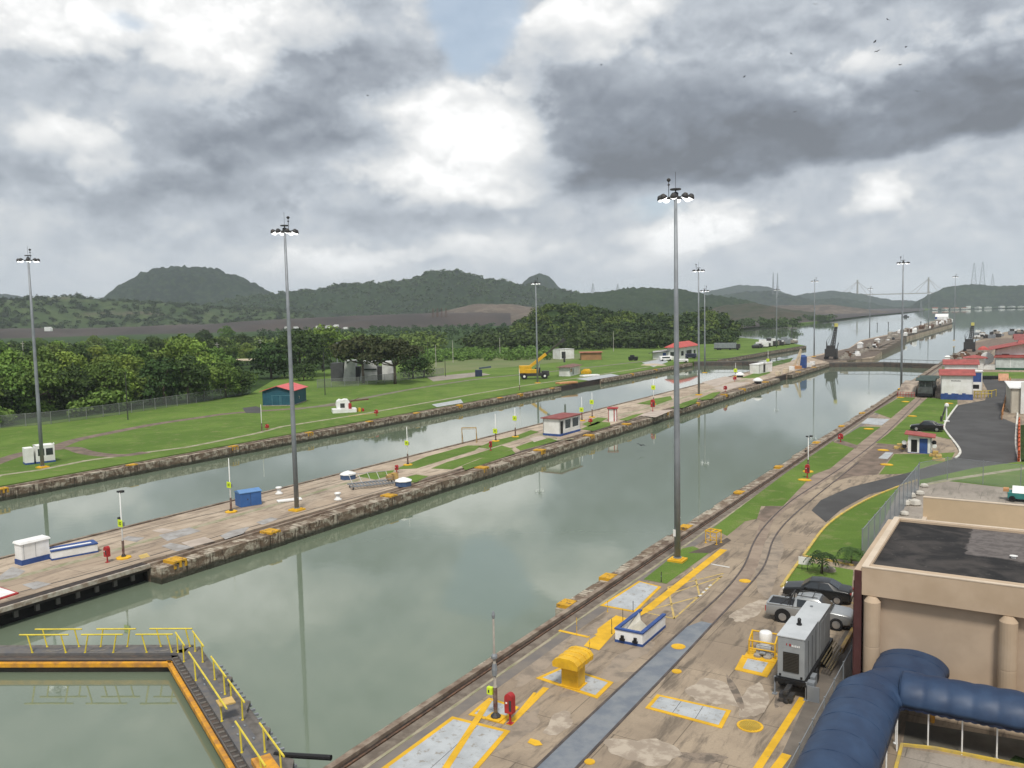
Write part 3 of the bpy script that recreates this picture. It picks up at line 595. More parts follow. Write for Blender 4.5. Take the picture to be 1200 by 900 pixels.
yb=MB().box(-0.36,-0.06,-0.22,-0.02,1.25,1.62).build('yellow_box',M_lime,t,bevel=0.02); MB().box(-0.27,-0.2,-0.235,-0.218,1.36,1.5).build('box_mark',M_dkiron,yb)
# ---------------------------------------------------------------- red posts and boxes
def red_box(px,py,ty,label,w=0.34,post=True,group='red boxes on posts beside the chambers'):
    g=G(px,py); h=max(Ht(px,py,ty),1.0); t=thing('fire_box',label,'fire box',(g.x,g.y,0),0,group); z0=h*0.36
    MB().lathe([(0.07,0),(0.055,z0)],8).box(-0.14,0.14,-0.14,0.14,0,0.04).build('post',M_red,t)
    b_=MB(); n=10; pts=[(-w/2,z0),(w/2,z0),(w/2,h-w/2)]+[(w/2*math.cos(a),h-w/2+w/2*math.sin(a)) for a in [math.pi*k/n for k in range(1,n)]]+[(-w/2,h-w/2)]
    vs=[(x,-0.17,z) for x,z in pts]+[(x,0.17,z) for x,z in pts]; k=len(pts); b_.add(vs,[tuple(range(k)),tuple(range(2*k-1,k-1,-1))]+[(i,k+i,k+(i+1)%k,(i+1)%k) for i in range(k)])
    o=b_.build('cabinet',M_red,t,bevel=0.02); MB().box(w*0.1,w*0.42,-0.185,-0.168,z0+0.15,h-w*0.7).build('dark_window',M_dkiron,o); MB().box(-w*0.3,-w*0.1,-0.19,-0.168,(z0+h)/2,(z0+h)/2+0.08).build('handle',M_whp,o); return t
red_box(598,848,812,'red cabinet on a post behind the instrument pole on the near deck',0.44)
red_box(126,659,640,'red cabinet on a post beside the white and blue box on the island',0.46)
red_box(575,528,517,'red hydrant post on the island grass left of the white hut')
red_box(946,560,544,'red cabinet at the foot of the camera pole on the near bank',0.5)
red_box(765,482,468,'red post below the lime plates right of the small booth',0.8)
red_box(850,459,452,'red post in the middle of the island left of the dark wall gap',0.8)
red_box(692,497,491,'small red post between the white hut and the small booth',0.7)
red_box(465,554,549,'little red post behind the right blue and white dome',0.35)
red_box(441,487,480,'red hydrant right of the white machine on the far bank',0.8)
red_box(313,504,497,'red post beside the cream pole below the teal shed',0.7)
red_box(861,447,441,'red post beside the lime pole at the island widening',0.9)
red_box(985,518,508,'orange red valve post on the near bank lawn',0.7)
# ---------------------------------------------------------------- posts of thin wire barrier on the near deck
def thin_post(px,py,ty,label,m,r=0.02):
    g=G(px,py); h=Ht(px,py,ty); t=thing('barrier_post',label,'post',(g.x,g.y,0),0,'thin barrier posts round the yellow deck plates')
    MB().lathe([(r*2.5,0),(r*2.5,0.03),(r,0.05),(r,h)],6).build('rod',m,t); MB().lathe([(r*1.6,h*0.55),(r*1.6,h*0.6)],6).build('rope_ring',M_galv,t)
for px,py,ty,l in ((676,744,724,'thin yellow post at the left end of the yellow strip'),(691,765,745,'thin yellow post beside the yellow vent hood'),(717,743,725,'thin dark post on the wide yellow plate'),(730,732,714,'thin dark post at the far end of the yellow plate'),(712,717,704,'thin yellow post at the left corner of the pale hatch'),(742,717,704,'thin post at the right corner of the pale hatch'),(775,682,670,'short black post at the tip of the lawn below the mast')):
    thin_post(px,py,ty,l,M_yp if 'yellow post' in l else M_dkiron,0.03 if 'short' in l else 0.02)
# ---------------------------------------------------------------- painted hatches and plates on the near deck
def quad_in(pts,k):      # inset a 4-gon in world space by k metres along its sides
    c=sum(pts,Vector())/len(pts); out=[]
    n=len(pts)
    for i in range(n):
        a=pts[i-1]-pts[i]; b_=pts[(i+1)%n]-pts[i]; out.append(pts[i]+a.normalized()*k+b_.normalized()*k)
    return out
def hatch(pxs,label,border=0.28,joints=0):
    W=[G(*p) for p in pxs]; c=sum(W,Vector())/4; t=thing('floor_hatch',label,'hatch',(c.x,c.y,0),0,'pale steel hatches with yellow borders')
    MB().prism([tuple((p-c)[:2]) for p in W],0.0,0.030).build('border',M_yel,t)
    I=quad_in(W,border); MB().prism([tuple((p-c)[:2]) for p in I],0.030,0.042).build('plate',M_plate,t)
    if joints:
        j=MB()
        for k in range(1,joints+1):
            a=(I[0].lerp(I[1],k/(joints+1)))-c; b_=(I[3].lerp(I[2],k/(joints+1)))-c; j.bar((a.x,a.y,0.042),(b_.x,b_.y,0.042),0.012,4)
        j.build('seam',M_dkiron,t)
    return t
hatch([(530,840),(598,857),(540,925),(445,902)],'largest pale hatch with a yellow border at the bottom edge of the deck',0.25,1)
hatch([(573,818),(608,829),(590,849),(549,838)],'small pale hatch under the instrument pole',0.22)
hatch([(660,781),(719,800),(700,819),(628,795)],'pale hatch carrying the yellow vent hood',0.25)
hatch([(749,681),(775,688),(745,718),(703,710)],'pale hatch at the tip of the lawn below the mast',0.22,0)
hatch([(770,814),(857,833),(846,854),(756,830)],'long pale hatch alone right of the blue-grey strip',0.22,2)
hatch([(870,768),(910,776),(899,794),(861,785)],'small square hatch with a wide yellow border left of the grey generator',0.38)
def band(pts,wd,m,z=0.02,name='painted_marking'):
    mb=MB(); ribbon(mb,[tuple(G(*p)[:2]) for p in pts],wd,z); o=mb.build(name,m); return tag(o,kind='structure')
band([(758,715),(848,644)],0.62,M_yel,0.016); band([(700,745),(758,715)],0.5,M_yel,0.014)
sheet('painted_marking',[(684,757),(690,750),(700,744),(700,737),(712,728),(722,721),(733,724),(745,728),(720,742),(702,762)],M_yel,0.022)
band([(655,739),(690,747)],0.28,M_yel,0.018); band([(596,850),(640,806)],0.35,M_yel,0.018); band([(600,845),(627,812)],0.16,M_yel,0.024)
band([(885,905),(941,818)],0.36,M_yel,0.014); band([(906,905),(922,884)],0.42,M_yel,0.014)
band([(573,822),(520,905)],0.34,M_yel,0.050); 
for p in ([(757,718),(790,725)],[(790,725),(846,675)],[(783,688),(790,725)],[(812,665),(820,699)],[(757,716),(820,699)],[(783,688),(848,672)],[(768,702),(846,676)]): band(p,0.13,M_yelfade,0.012)
for k,(x,y) in enumerate([(820,698),(824,694),(828,690),(832,686)]): sheet('painted_marking',[(x-2,y),(x+1,y-1.5),(x+3,y-0.5),(x,y+1.2)],M_white,0.014)
band([(833,661),(855,665)],0.22,M_white,0.014)
sheet('pavement',[(623,905),(665,864),(765,770),(800,736),(822,728),(836,731),(800,770),(710,864),(671,905)],M_bluesteel,0.016)
def disc(px,py,r,label,m=None,grate=False):
    g=G(px,py); t=thing('manhole_cover',label,'manhole cover',(g.x,g.y,0),0,'round yellow covers in the deck')
    MB().lathe([(r,0.0),(r,0.034)],24).build('rim',m or M_yel,t); 
    if grate:
        gm=MB()
        for k in range(-5,6):
            x=k*r*0.15; hh=math.sqrt(max((r*0.8)**2-x*x,0)); gm.box(x-0.025,x+0.025,-hh,hh,0.034,0.05); gm.box(-hh,hh,x-0.025,x+0.025,0.034,0.046)
        gm.build('grate',mat('brass_grate',(0.42,0.29,0.04),0.6),t)
    else: MB().lathe([(r*0.8,0.034),(r*0.8,0.044)],24).build('lid',m or M_yel,t)
disc(879,851,0.62,'round yellow grating near the yellow line below the generator',grate=True)
disc(795,758,0.42,'round yellow cover on the blue-grey strip'); disc(793,787,0.27,'small yellow cover right of the blue-grey strip')
disc(873,681,0.42,'round yellow cover between the curved rails'); disc(691,893,0.24,'small yellow cover at the bottom edge of the deck'); 
o=sheet('painted_marking',[(622,865),(632,868),(636,873),(627,874),(618,870)],M_yel,0.02)
# mule rails
def rail(pts,label,z=0.02,wd=0.13,k=2):
    pts=smooth_pts([tuple(G(*p)[:2]) for p in pts],k); mb=MB(); ribbon(mb,pts,wd,0.0,h=0.035); o=mb.build('rail_track',mat('rail_steel',(0.055,0.045,0.042),0.6,(0.10,0.08,0.07),1.0)); return tag(o,label,'rail')
rail([(622,905),(665,864),(765,770),(825,715),(848,694),(869,669),(876.7,653),(883,635),(896.7,615),(922,590),(956,568),(1001.6,538),(1040,507),(1079,467)],'left rail of the curved track on the near deck')
rail([(671,905),(710,864),(800,770),(835,732),(865,700),(893,669),(900,653),(905,633),(920,612.5),(942,593),(970.5,570),(1006,542)],'right rail of the curved track on the near deck')
# ---------------------------------------------------------------- yellow vent hood
g=G(672,803); t=thing('vent_hood','bright yellow ventilation hood with ribbed curved cap on a square stem','vent hood',(g.x,g.y,0),0)
MB().box(-0.5,0.5,-0.42,0.42,0.04,1.45).box(-0.6,0.6,-0.5,0.5,0.04,0.09).build('stem',M_yp,t,bevel=0.02)
pr=[(-0.74,1.25),(-0.76,1.50),(-0.60,1.70),(-0.3,1.80),(0.3,1.80),(0.60,1.70),(0.76,1.50),(0.74,1.25)]
h=MB(); x=-0.95
for k in range(7):
    x1=x+0.27; s=1.0 if k%2==0 else 0.965; h.prof([(a*s,1.18+(z-1.18)*s) for a,z in pr],x,x1,Matrix.Rotation(R_(90),4,'Z')); x=x1
h.build('cap',M_yp,t,bevel=0.012)
# ---------------------------------------------------------------- open white and blue box enclosure
A0,B0,C0=G(721,752),G(753,758.5),G(779,735)
g=B0; t=thing('white_enclosure','open white box with blue rim and base on the near deck','enclosure',(B0.x,B0.y,0),math.atan2(B0.y-A0.y,B0.x-A0.x)+0.0)
Lx=(B0-A0).length; Ly=(C0-B0).length; hb=0.78
w_=MB(); 
w_.box(-Lx,0,0,0.09,0.16,hb); w_.box(-0.09,0,0.09,Ly,0.16,hb); w_.box(-Lx,-Lx+0.09,0.09,Ly,0.16,hb); w_.build('panel',M_whp,t)
r_=MB(); r_.box(-Lx-0.04,0.04,-0.04,0.2,hb,hb+0.09).box(-0.2,0.04,0.2,Ly+0.04,hb,hb+0.09).box(-Lx-0.04,-Lx+0.2,0.2,Ly+0.04,hb,hb+0.09); r_.build('blue_rim',M_blue,t)
MB().box(-Lx-0.02,0.02,-0.02,0.11,0,0.16).box(-0.11,0.02,0.11,Ly,0,0.16).box(-Lx-0.02,-Lx+0.11,0.11,Ly,0,0.16).build('blue_base',M_blue,t)
for k in (-0.72,-0.25):
    MB().box(Lx*k-0.09,Lx*k+0.09,-0.12,-0.02,0.18,0.5).box(Lx*k-0.16,Lx*k+0.16,-0.16,-0.03,0.22,0.32).build('latch',M_black,t)
MB().add([(-Lx+0.15,0.3,0.06),(-0.3,0.3,0.06),(-0.5,Ly*0.7,0.08),(-Lx*0.55,Ly*0.55,0.86),(-Lx+0.15,Ly*0.9,0.85)],[(0,1,2),(0,2,3),(0,3,4)]).build('tarp',mat('cream_sheet',(0.66,0.62,0.52),0.8),t)
fr=MB()
for k in range(4): fr.bar((-0.7,Ly*0.45+k*0.3,0.35),(-0.15,Ly*0.5+k*0.3,0.35),0.03)
fr.bar((-0.7,Ly*0.4,0.35),(-0.7,Ly*0.9,0.35),0.03).build('inner_frame',M_galv,t)
# ---------------------------------------------------------------- yellow trestle by the mast
g=G(836,636); t=thing('trestle','small yellow steel trestle standing on dark ground at the end of the yellow line','trestle',(g.x,g.y,0),-0.15)
f_=MB(); 
for sx in(-1,1):
    for sy in(-1,1): MB().bar((sx*0.5,sy*0.42,0),(sx*0.5,sy*0.42,1.02),0.04).box(sx*0.5-0.09,sx*0.5+0.09,sy*0.42-0.09,sy*0.42+0.09,0,0.03).build('leg',M_yp,t)
f_.box(-0.56,0.56,-0.47,-0.39,1.0,1.1).box(-0.56,0.56,0.39,0.47,1.0,1.1).box(-0.56,-0.46,-0.39,0.39,1.0,1.1).box(0.46,0.56,-0.39,0.39,1.0,1.1).box(-0.06,0.06,-0.39,0.39,1.02,1.07).build('top_frame',M_yp,t)
f_=MB(); f_.bar((-0.5,-0.42,0.35),(0.5,-0.42,0.35),0.025).bar((-0.5,0.42,0.35),(0.5,0.42,0.35),0.025).bar((-0.5,-0.42,0.9),(0.5,-0.42,0.4),0.02); f_.build('brace',M_yp,t)
sheet('dirt',[(806,648),(826,641),(845,634),(852,630),(857,633),(846,640),(832,648)],mat('dark_ground',(0.11,0.085,0.065),0.95,(0.08,0.062,0.05),1.0,world=True,bump=0.5),0.016)  # darker flat patch on the ground at the trestle feet
# ---------------------------------------------------------------- yellow frame with drum beside the generator
g=G(895,768); t=thing('pump_frame','yellow guard frame round a white drum and a grey pump box','pump frame',(g.x,g.y,0),0.05)
f_=MB(); f_.box(-0.95,0.85,-0.85,0.55,0,0.06).build('base_plate',M_yel,t)
for x,y in ((-0.75,0.45),(0.7,0.45),(-0.75,-0.35),(0.7,-0.35)): MB().bar((x,y,0.06),(x,y,1.25 if y>0 else 0.95),0.05).build('upright',M_yp,t)
f_=MB(); f_.bar((-0.75,0.45,1.2),(0.7,0.45,1.2),0.05).bar((-0.75,-0.35,0.9),(0.7,-0.35,0.9),0.05).bar((-0.75,0.45,1.2),(-0.75,-0.35,0.9),0.05).bar((0.7,0.45,1.2),(0.7,-0.35,0.9),0.05).bar((-0.75,-0.35,0.45),(0.7,-0.35,0.45),0.04); f_.build('rail',M_yp,t)
MB().lathe([(0.33,0.5),(0.36,0.55),(0.36,1.25),(0.30,1.32)],18,Matrix.Translation((0.05,0.28,0))).build('drum',M_whp,t,True); MB().box(-0.38,0.45,-0.30,0.0,0.06,0.62).build('pump_box',M_plate,t,bevel=0.03)
MB().lathe([(0.1,0),(0.1,0.3)],10,Matrix.Translation((-0.1,-0.45,0.3))@Matrix.Rotation(R_(90),4,'Y')).build('valve',M_galv,t)
for k,(px,py) in enumerate([(888,770),(899,772),(905,770)]):
    g=G(px,py); rr=random.Random(k); mb=MB().lathe([(0.1,0),(0.26,0.06),(0.24,0.16),(0.08,0.22)],7); o=mb.build('rubble_block',M_conc); o.location=(g.x,g.y,0.0); o.rotation_euler=(0.2*k,0.1,k); tag(o,'pale chunk of broken concrete in front of the yellow pump frame','rubble','loose concrete chunks')
# ---------------------------------------------------------------- gate leaves with yellow handrails
M_gatedk=mat('gate_deck',(0.105,0.105,0.112),0.85,(0.15,0.135,0.12),1.6,detail=7,bump=0.3)
M_gateside=mat('gate_steel',(0.055,0.052,0.050),0.8,(0.10,0.075,0.06),1.2)
M_gtimber=mat('gate_timber',(0.16,0.145,0.13),0.9,(0.10,0.09,0.08),2.0,detail=6)
M_orange=mat('fender_orange',(0.70,0.33,0.02),0.7,(0.42,0.20,0.05),1.6,detail=7)
M_yrail=mat('yellow_rail',(0.72,0.58,0.06),0.6,(0.58,0.46,0.05),2)
def gate(a,b_,label,rails_far,rails_near,flip,notch=False,zt=-0.50):
    a=Vector((a[0],a[1],0)); b_=Vector((b_[0],b_[1],0)); d=b_-a; Ln=d.length; t=thing('lock_gate',label,'lock gate',(a.x,a.y,zt),math.atan2(d.y,d.x),'closed miter gate leaves')
    # local: x along leaf, y towards upstream (+), camera side is -y
    MB().box(0,Ln,-1.15,0.55,-9,-0.16).build('gate_leaf',M_gateside,t)
    dk=MB(); dk.box(0,Ln,-0.82,0.22,-0.16,0.0); dk.build('walkway',M_gatedk,t)
    MB().box(0,Ln,0.22,0.62,-0.30,-0.06).build('upstream_beam',M_gtimber,t)
    MB().box(0,Ln,-1.2,-0.82,-0.3,-0.18).build('lower_ledge',M_gatedk,t)
    MB().box(0.0,Ln-0.5,-1.46,-1.20,-0.66,-0.36).build('fender',M_orange,t,bevel=0.03)
    for side,rails in ((0.16,rails_far),(-0.76,rails_near)):
        for r0,r1,lean in rails:
            x0,x1=r0*Ln,r1*Ln; n=2; hh=1.15
            rl=MB(); top=[(x0-lean,side,hh),(x1-lean,side,hh)]; rl.bar(top[0],top[1],0.05)
            rl.build('handrail',M_yrail,t)
            for q in (0.16,0.84): x=x0+(x1-x0)*q; MB().bar((x,side,0.0),(x-lean*1.0,side,hh),0.045).lathe([(0.07,0),(0.07,0.04)],8,Matrix.Translation((x,side,0))).build('stanchion',M_yrail,t)
    ch=MB(); rr=random.Random(3)
    for k in range(14): x=rr.uniform(0.5,Ln-0.5); y=rr.uniform(-0.55,0.1); ch.box(x,x+rr.uniform(0.08,0.2),y,y+0.08,0,rr.uniform(0.03,0.09))
    return t,ch
P0=(-62.3,23.4); P1=(-44.6,33.2); P2=(-26.9,24.6)
gl,ch=gate(P0,P1,'left leaf of the closed gate with straight yellow handrails and an orange fender beam',[(0.52,0.67,0.22),(0.695,0.82,-0.22),(0.885,1.02,0.22)],[(0.50,0.655,0.25),(0.67,0.80,-0.25),(0.865,0.98,0.25)],0)
def wire(mb,pts): return mb.path(pts,0.012,4)
c_=MB(); Ln=(Vector(P1)-Vector(P0)).length
for x in (0.56,0.70,0.9): wire(c_,[(x*Ln,-0.5,0.03),(x*Ln+0.4,-0.62,0.03),(x*Ln+0.8,-0.5,0.05),(x*Ln+1.1,-0.25,0.12)])
c_.build('loose_chain',M_conc,gl)
gr,ch=gate(P1,P2,'right leaf of the closed gate reaching the near bank with zigzag yellow handrails',[(0.02,0.17,0.0),(0.27,0.44,0.12),(0.455,0.62,0.0),(0.76,0.95,0.1)],[(0.0,0.13,0.0),(0.20,0.64,0.18),(0.72,0.97,0.15)],1)
ch.build('deck_clutter',M_galv,gr)
pts=MB()
for k,(x,w1) in enumerate(((0.24,0.10),(0.42,0.11),(0.60,0.11),(0.78,0.12))):
    L_=20.0; pts.prism([(x*L_,0.62),(x*L_+w1*L_*0.5,1.15),(x*L_+w1*L_,0.62)],-0.30,-0.10)
pts.prism([(0.15*20,0.60),(0.98*20,0.60),(0.96*20,1.05),(0.2*20,1.0)],-0.7,-0.34)
pts.build('upstream_brackets',M_gtimber,gr)
for k in range(34): x=0.8+k*0.56; MB().box(x,x+0.16,-1.15,-0.85,-0.20,-0.10).build('ledge_cleat',M_gtimber,gr)
for k in range(26): x=3.2+k*0.62; MB().box(x,x+0.14,1.0,1.22,-0.42,-0.30).build('bracket_bolt',M_galv,gr)
MB().box(16.3,18.3,-0.70,0.18,0.02,0.30).build('orange_cover',M_orange,gr,bevel=0.03); MB().box(10.7,11.5,-0.9,-0.1,0.9,0.97).build('sign_board',mat('faded_orange',(0.62,0.42,0.15),0.7),gr)
pp=MB(); a=G(322,884,-0.6); b_=G(388,888,-0.35); pp.bar(a,b_,0.13,10); o=pp.build('fender_pipe',M_black); tag(o,'black pipe between the gate leaf and the near wall','pipe')
# far gates
def far_gate(a,b_,label):
    a=Vector((*a,0)); b_=Vector((*b_,0)); d=b_-a; t=thing('lock_gate',label,'lock gate',(a.x,a.y,-0.1),math.atan2(d.y,d.x),'closed miter gate leaves'); Ln=d.length
    MB().box(0,Ln,-1.2,0.8,-8,-0.15).build('gate_leaf',M_gateside,t); MB().box(0,Ln,-0.7,0.5,-0.15,0.12).build('walkway',M_gtimber,t); hr=MB(); hr.bar((0,-0.5,1.1),(Ln,-0.5,1.1),0.04).bar((0,0.4,1.1),(Ln,0.4,1.1),0.04)
    for k in range(9): hr.bar((Ln*k/8,-0.5,0.1),(Ln*k/8,-0.5,1.1),0.03)
    hr.build('handrail',M_gateside,t)
far_gate((-62.0,306),(-44,312),'far gate leaf closing the right chamber on the island side'); far_gate((-44,312),(-26,306),'far gate leaf closing the right chamber on the near bank side')
far_gate((-107.5,302),(-91,308),'far gate leaf closing the left chamber on the grassy side'); far_gate((-91,308),(-75,302),'far gate leaf closing the left chamber on the island side')
# ---------------------------------------------------------------- huts and houses
def wall_open(mb,w,z0,z1,th,openings,M):
    """a wall in local x 0..w, thickness th along +y, with rectangular openings (x0,x1,za,zb)"""
    xs=sorted({0,w,*[o[0] for o in openings],*[o[1] for o in openings]}); zs=sorted({z0,z1,*[o[2] for o in openings],*[o[3] for o in openings]})
    for i in range(len(xs)-1):
        for j in range(len(zs)-1):
            cx,cz=(xs[i]+xs[i+1])/2,(zs[j]+zs[j+1])/2
            if any(o[0]<cx<o[1] and o[2]<cz<o[3] for o in openings): continue
            mb.box(xs[i],xs[i+1],0,th,zs[j],zs[j+1],M)
def hut(name,label,cat,x,y,rz,w,d,h,roof='flat',roofm=None,wallm=None,basem=None,baseh=0.3,front=(),right=(),left=(),ridge=0.6,over=0.25,doorm=None,glass=None,group=None,rdir='x',z=0.0,framem=None):
    """local frame: x across the front (south) face 0..w, y depth 0..d; openings (kind,x0,x1,z0,z1)"""
    t=thing(name,label,cat,(x,y,z),rz,group); th=0.14; wallm=wallm or M_whr; glass=glass or M_glass; wb=MB()
    faces=[(front,w,Matrix.Identity(4)),(right,d,Matrix.Translation((w,0,0))@Matrix.Rotation(R_(90),4,'Z')),((),w,Matrix.Translation((w,d,0))@Matrix.Rotation(R_(180),4,'Z')),(left,d,Matrix.Translation((0,d,0))@Matrix.Rotation(R_(-90),4,'Z'))]
    zb=baseh if basem else 0.0
    for ops,ww,M in faces:
        # side walls stop short of the front and rear walls at the corners
        side=M is not faces[0][2] and ww==d and M is not faces[2][2]
        MM=M
        wall_open(wb,ww,zb,h,th,[o[1:] for o in ops],MM)
        for o in ops:
            k,x0,x1,z0,z1=o
            if k=='door': MB().box(x0+0.01,x1-0.01,0.05,0.09,z0,z1-0.01,M).build('door',doorm or M_blue,t)
            elif k=='dark': MB().box(x0,x1,0.11,0.13,z0,z1,M).build('door',M_black,t)
            elif k=='open': pass
            else:
                wnd=MB().box(x0,x1,0.02,0.05,z0,z0+0.05,M).box(x0,x1,0.02,0.05,z1-0.05,z1,M).box(x0,x0+0.05,0.02,0.05,z0+0.05,z1-0.05,M).box(x1-0.05,x1,0.02,0.05,z0+0.05,z1-0.05,M)
                f=wnd.build('window',framem or M_whp,t); MB().box(x0+0.05,x1-0.05,0.06,0.08,z0+0.05,z1-0.05,M).build('pane',glass,f)
    wb.build('wall',wallm,t)
    if basem: MB().box(-0.03,w+0.03,-0.03,d+0.03,0,baseh).build('base_band',basem,t)
    r=MB(); o=over; rm=roofm or M_rroof
    if roof=='flat': r.box(-o,w+o,-o,d+o,h+0.002,h+0.16)
    elif roof=='shed': r.frustum(-o,w+o,-o,d+o,h,-o,w+o,-o,d+o,h+0.14)
    elif roof=='shedx':   # slopes down towards +x
        r.add([(-o,-o,h+ridge),(w+o,-o,h),(w+o,d+o,h),(-o,d+o,h+ridge),(-o,-o,h+ridge+0.12),(w+o,-o,h+0.12),(w+o,d+o,h+0.12),(-o,d+o,h+ridge+0.12)],[(0,3,2,1),(4,5,6,7),(0,1,5,4),(1,2,6,5),(2,3,7,6),(3,0,4,7)])
        MB().add([(0.01,0.01,h),(w-0.01,0.01,h),(w-0.01,d-0.01,h),(0.01,d-0.01,h),(0.01,0.01,h+ridge-0.03),(0.01,d-0.01,h+ridge-0.03)],[(0,1,4),(3,5,2),(1,2,5,4),(0,4,5,3),(0,3,2,1)]).build('gable',wallm,t)
    elif roof=='shedl':
        r.add([(-o,-o,h-ridge),(w+o,-o,h),(w+o,d+o,h),(-o,d+o,h-ridge),(-o,-o,h-ridge+0.2),(w+o,-o,h+0.2),(w+o,d+o,h+0.2),(-o,d+o,h-ridge+0.2)],[(0,3,2,1),(4,5,6,7),(0,1,5,4),(1,2,6,5),(2,3,7,6),(3,0,4,7)])
    elif roof=='gable':
        if rdir=='x': r.prof([(-o,h-0.05),(d/2,h+ridge),(d+o,h-0.05),(d+o,h+0.07),(d/2,h+ridge+0.12),(-o,h+0.07)],-o,w+o); MB().prof([(0.01,h),(d-0.01,h),(d/2,h+ridge-0.03)],0.02,w-0.02).build('gable',wallm,t)
        else:
            M=Matrix.Translation((w,0,0))@Matrix.Rotation(R_(90),4,'Z'); r.prof([(-o,h-0.05),(w/2,h+ridge),(w+o,h-0.05),(w+o,h+0.07),(w/2,h+ridge+0.12),(-o,h+0.07)],-o,d+o,M); MB().prof([(0.01,h),(w-0.01,h),(w/2,h+ridge-0.03)],0.02,d-0.02,M).build('gable',wallm,t)
    elif roof=='hip':
        k=min(w,d)/2; c=[(-o,-o),(w+o,-o),(w+o,d+o),(-o,d+o)]; 
        a=((k,d/2) if w>=d else (w/2,k)); e=((w-k,d/2) if w>=d else (w/2,d-k))
        vs=[(x,y,h) for x,y in c]+[(x,y,h+0.1) for x,y in c]+[(a[0],a[1],h+ridge),(e[0]+0.01,e[1]+0.01,h+ridge)]
        fs=[(0,3,2,1),(0,1,5,4),(1,2,6,5),(2,3,7,6),(3,0,4,7)]
        fs+=[(4,5,9,8),(5,6,9),(6,7,8,9),(7,4,8)] if w>=d else [(4,5,8),(5,6,9,8),(6,7,9),(7,4,8,9)]
        r.add(vs,fs)
    elif roof=='dome':
        r.frustum(-o,w+o,-o,d+o,h,w*0.12,w*0.88,d*0.12,d*0.88,h+ridge*0.6).frustum(w*0.12,w*0.88,d*0.12,d*0.88,h+ridge*0.6,w*0.4,w*0.6,d*0.4,d*0.6,h+ridge)
    r.build('roof',rm,t); return t
def sw(px,py): g=G(px,py); return g.x,g.y
# island
x,y=sw(26,663); 
t=thing('white_cabinet','white cabinet with slightly domed lid and blue base at the left end of the island','cabinet',(x,y,0))
W2=G(60,657).x-x if False else 1.9
MB().box(0,2.3,0,1.1,0.42,1.75).build('body',M_whp,t,bevel=0.03); MB().box(-0.04,2.34,-0.04,1.14,0,0.42).build('base_band',M_blue,t); MB().frustum(-0.1,2.4,-0.1,1.2,1.75,-0.02,2.32,-0.02,1.12,1.92).build('lid',M_whp,t); MB().bar((0.2,-0.012,0.5),(0.2,-0.012,1.7),0.012).bar((1.15,-0.012,0.5),(1.15,-0.012,1.7),0.012).build('seam',M_galv,t)
t.rotation_euler.z=math.atan2((G(60,655)-G(28,663)).y,(G(60,655)-G(28,663)).x)
a_,b_=G(61,657),G(115,647)
t=thing('bench_box','long low white and blue box beside the white cabinet on the island','storage box',(a_.x,a_.y,0),math.atan2((b_-a_).y,(b_-a_).x)); LL=(b_-a_).length
MB().box(0,LL,0,1.5,0.12,0.72).build('body',M_whp,t,bevel=0.03); MB().box(-0.03,LL+0.03,-0.03,1.53,0,0.12).build('base_band',M_blue,t); MB().box(-0.04,LL+0.04,-0.04,0.4,0.72,0.82).box(-0.04,LL+0.04,1.1,1.54,0.72,0.82).box(LL-0.3,LL+0.04,0.4,1.1,0.72,0.82).build('blue_rim',M_blue,t); MB().box(0.02,LL-0.3,0.4,1.1,0.72,0.76).build('lid',M_whp,t)
x,y=sw(282,595); d_=(G(307,592)-G(282,596)); 
t=thing('blue_shed','solid blue steel shed with a low pitched lid on the island left of the mast','shed',(x,y,0),math.atan2(d_.y,d_.x)); 
MB().box(0,2.3,0,1.6,0,1.45).build('body',mat('shed_blue',(0.045,0.135,0.36),0.55,(0.035,0.11,0.30),1.0),t,bevel=0.03); MB().prof([(-0.06,1.45),(1.66,1.45),(1.66,1.52),(0.8,1.75),(-0.06,1.52)],-0.06,2.36).build('lid',mat('shed_lid',(0.12,0.25,0.48),0.5,(0.09,0.2,0.40),1.0),t)
MB().box(1.1,1.13,-0.012,0.01,0.1,1.4).box(0.75,0.85,-0.02,0.0,0.7,0.85).build('door_seam',M_dkiron,t)
def capstan(px,py,label):
    g=G(px,py); t=thing('capstan',label,'capstan',(g.x,g.y,0),0,'white mooring capstans on the island')
    MB().lathe([(0.42,0),(0.42,0.12),(0.26,0.2),(0.2,0.45),(0.24,0.62)],14).build('drum',M_whp,t,True); MB().lathe([(0.24,0.62),(0.36,0.68),(0.34,0.82),(0.12,0.86)],14).build('head',M_whp,t,True)
capstan(327,579,'white mooring capstan at the rear edge between blue shed and mast'); capstan(396,586,'pale mooring capstan in front of the folded platform frame')
a_=G(325,589); t=thing('white_slab','white slab lying on the island deck just left of the mast foot','slab',(a_.x,a_.y,0),1.0); MB().box(0,2.6,-0.4,0.5,0.05,0.2).build('slab',M_whp,t,bevel=0.02); MB().box(0.1,2.5,-0.35,0.45,0,0.05).build('feet',M_dkiron,t)
def dome(px,py,label):
    g=G(px,py); t=thing('vent_dome',label,'vent',(g.x,g.y,0),0.2,'blue boxes with white pyramid lids on the island')
    MB().lathe([(0.95,0),(0.95,0.55)],8).build('body',mat('slate_blue',(0.07,0.12,0.23),0.6,(0.05,0.09,0.18),1.5),t); MB().lathe([(1.03,0.55),(1.03,0.62),(0.55,0.86),(0.08,1.0)],8).build('lid',M_whp,t)
dome(408,561,'left blue box with white pyramid lid at the rear edge of the island'); dome(473,569,'right blue box with white pyramid lid near the front edge of the island')
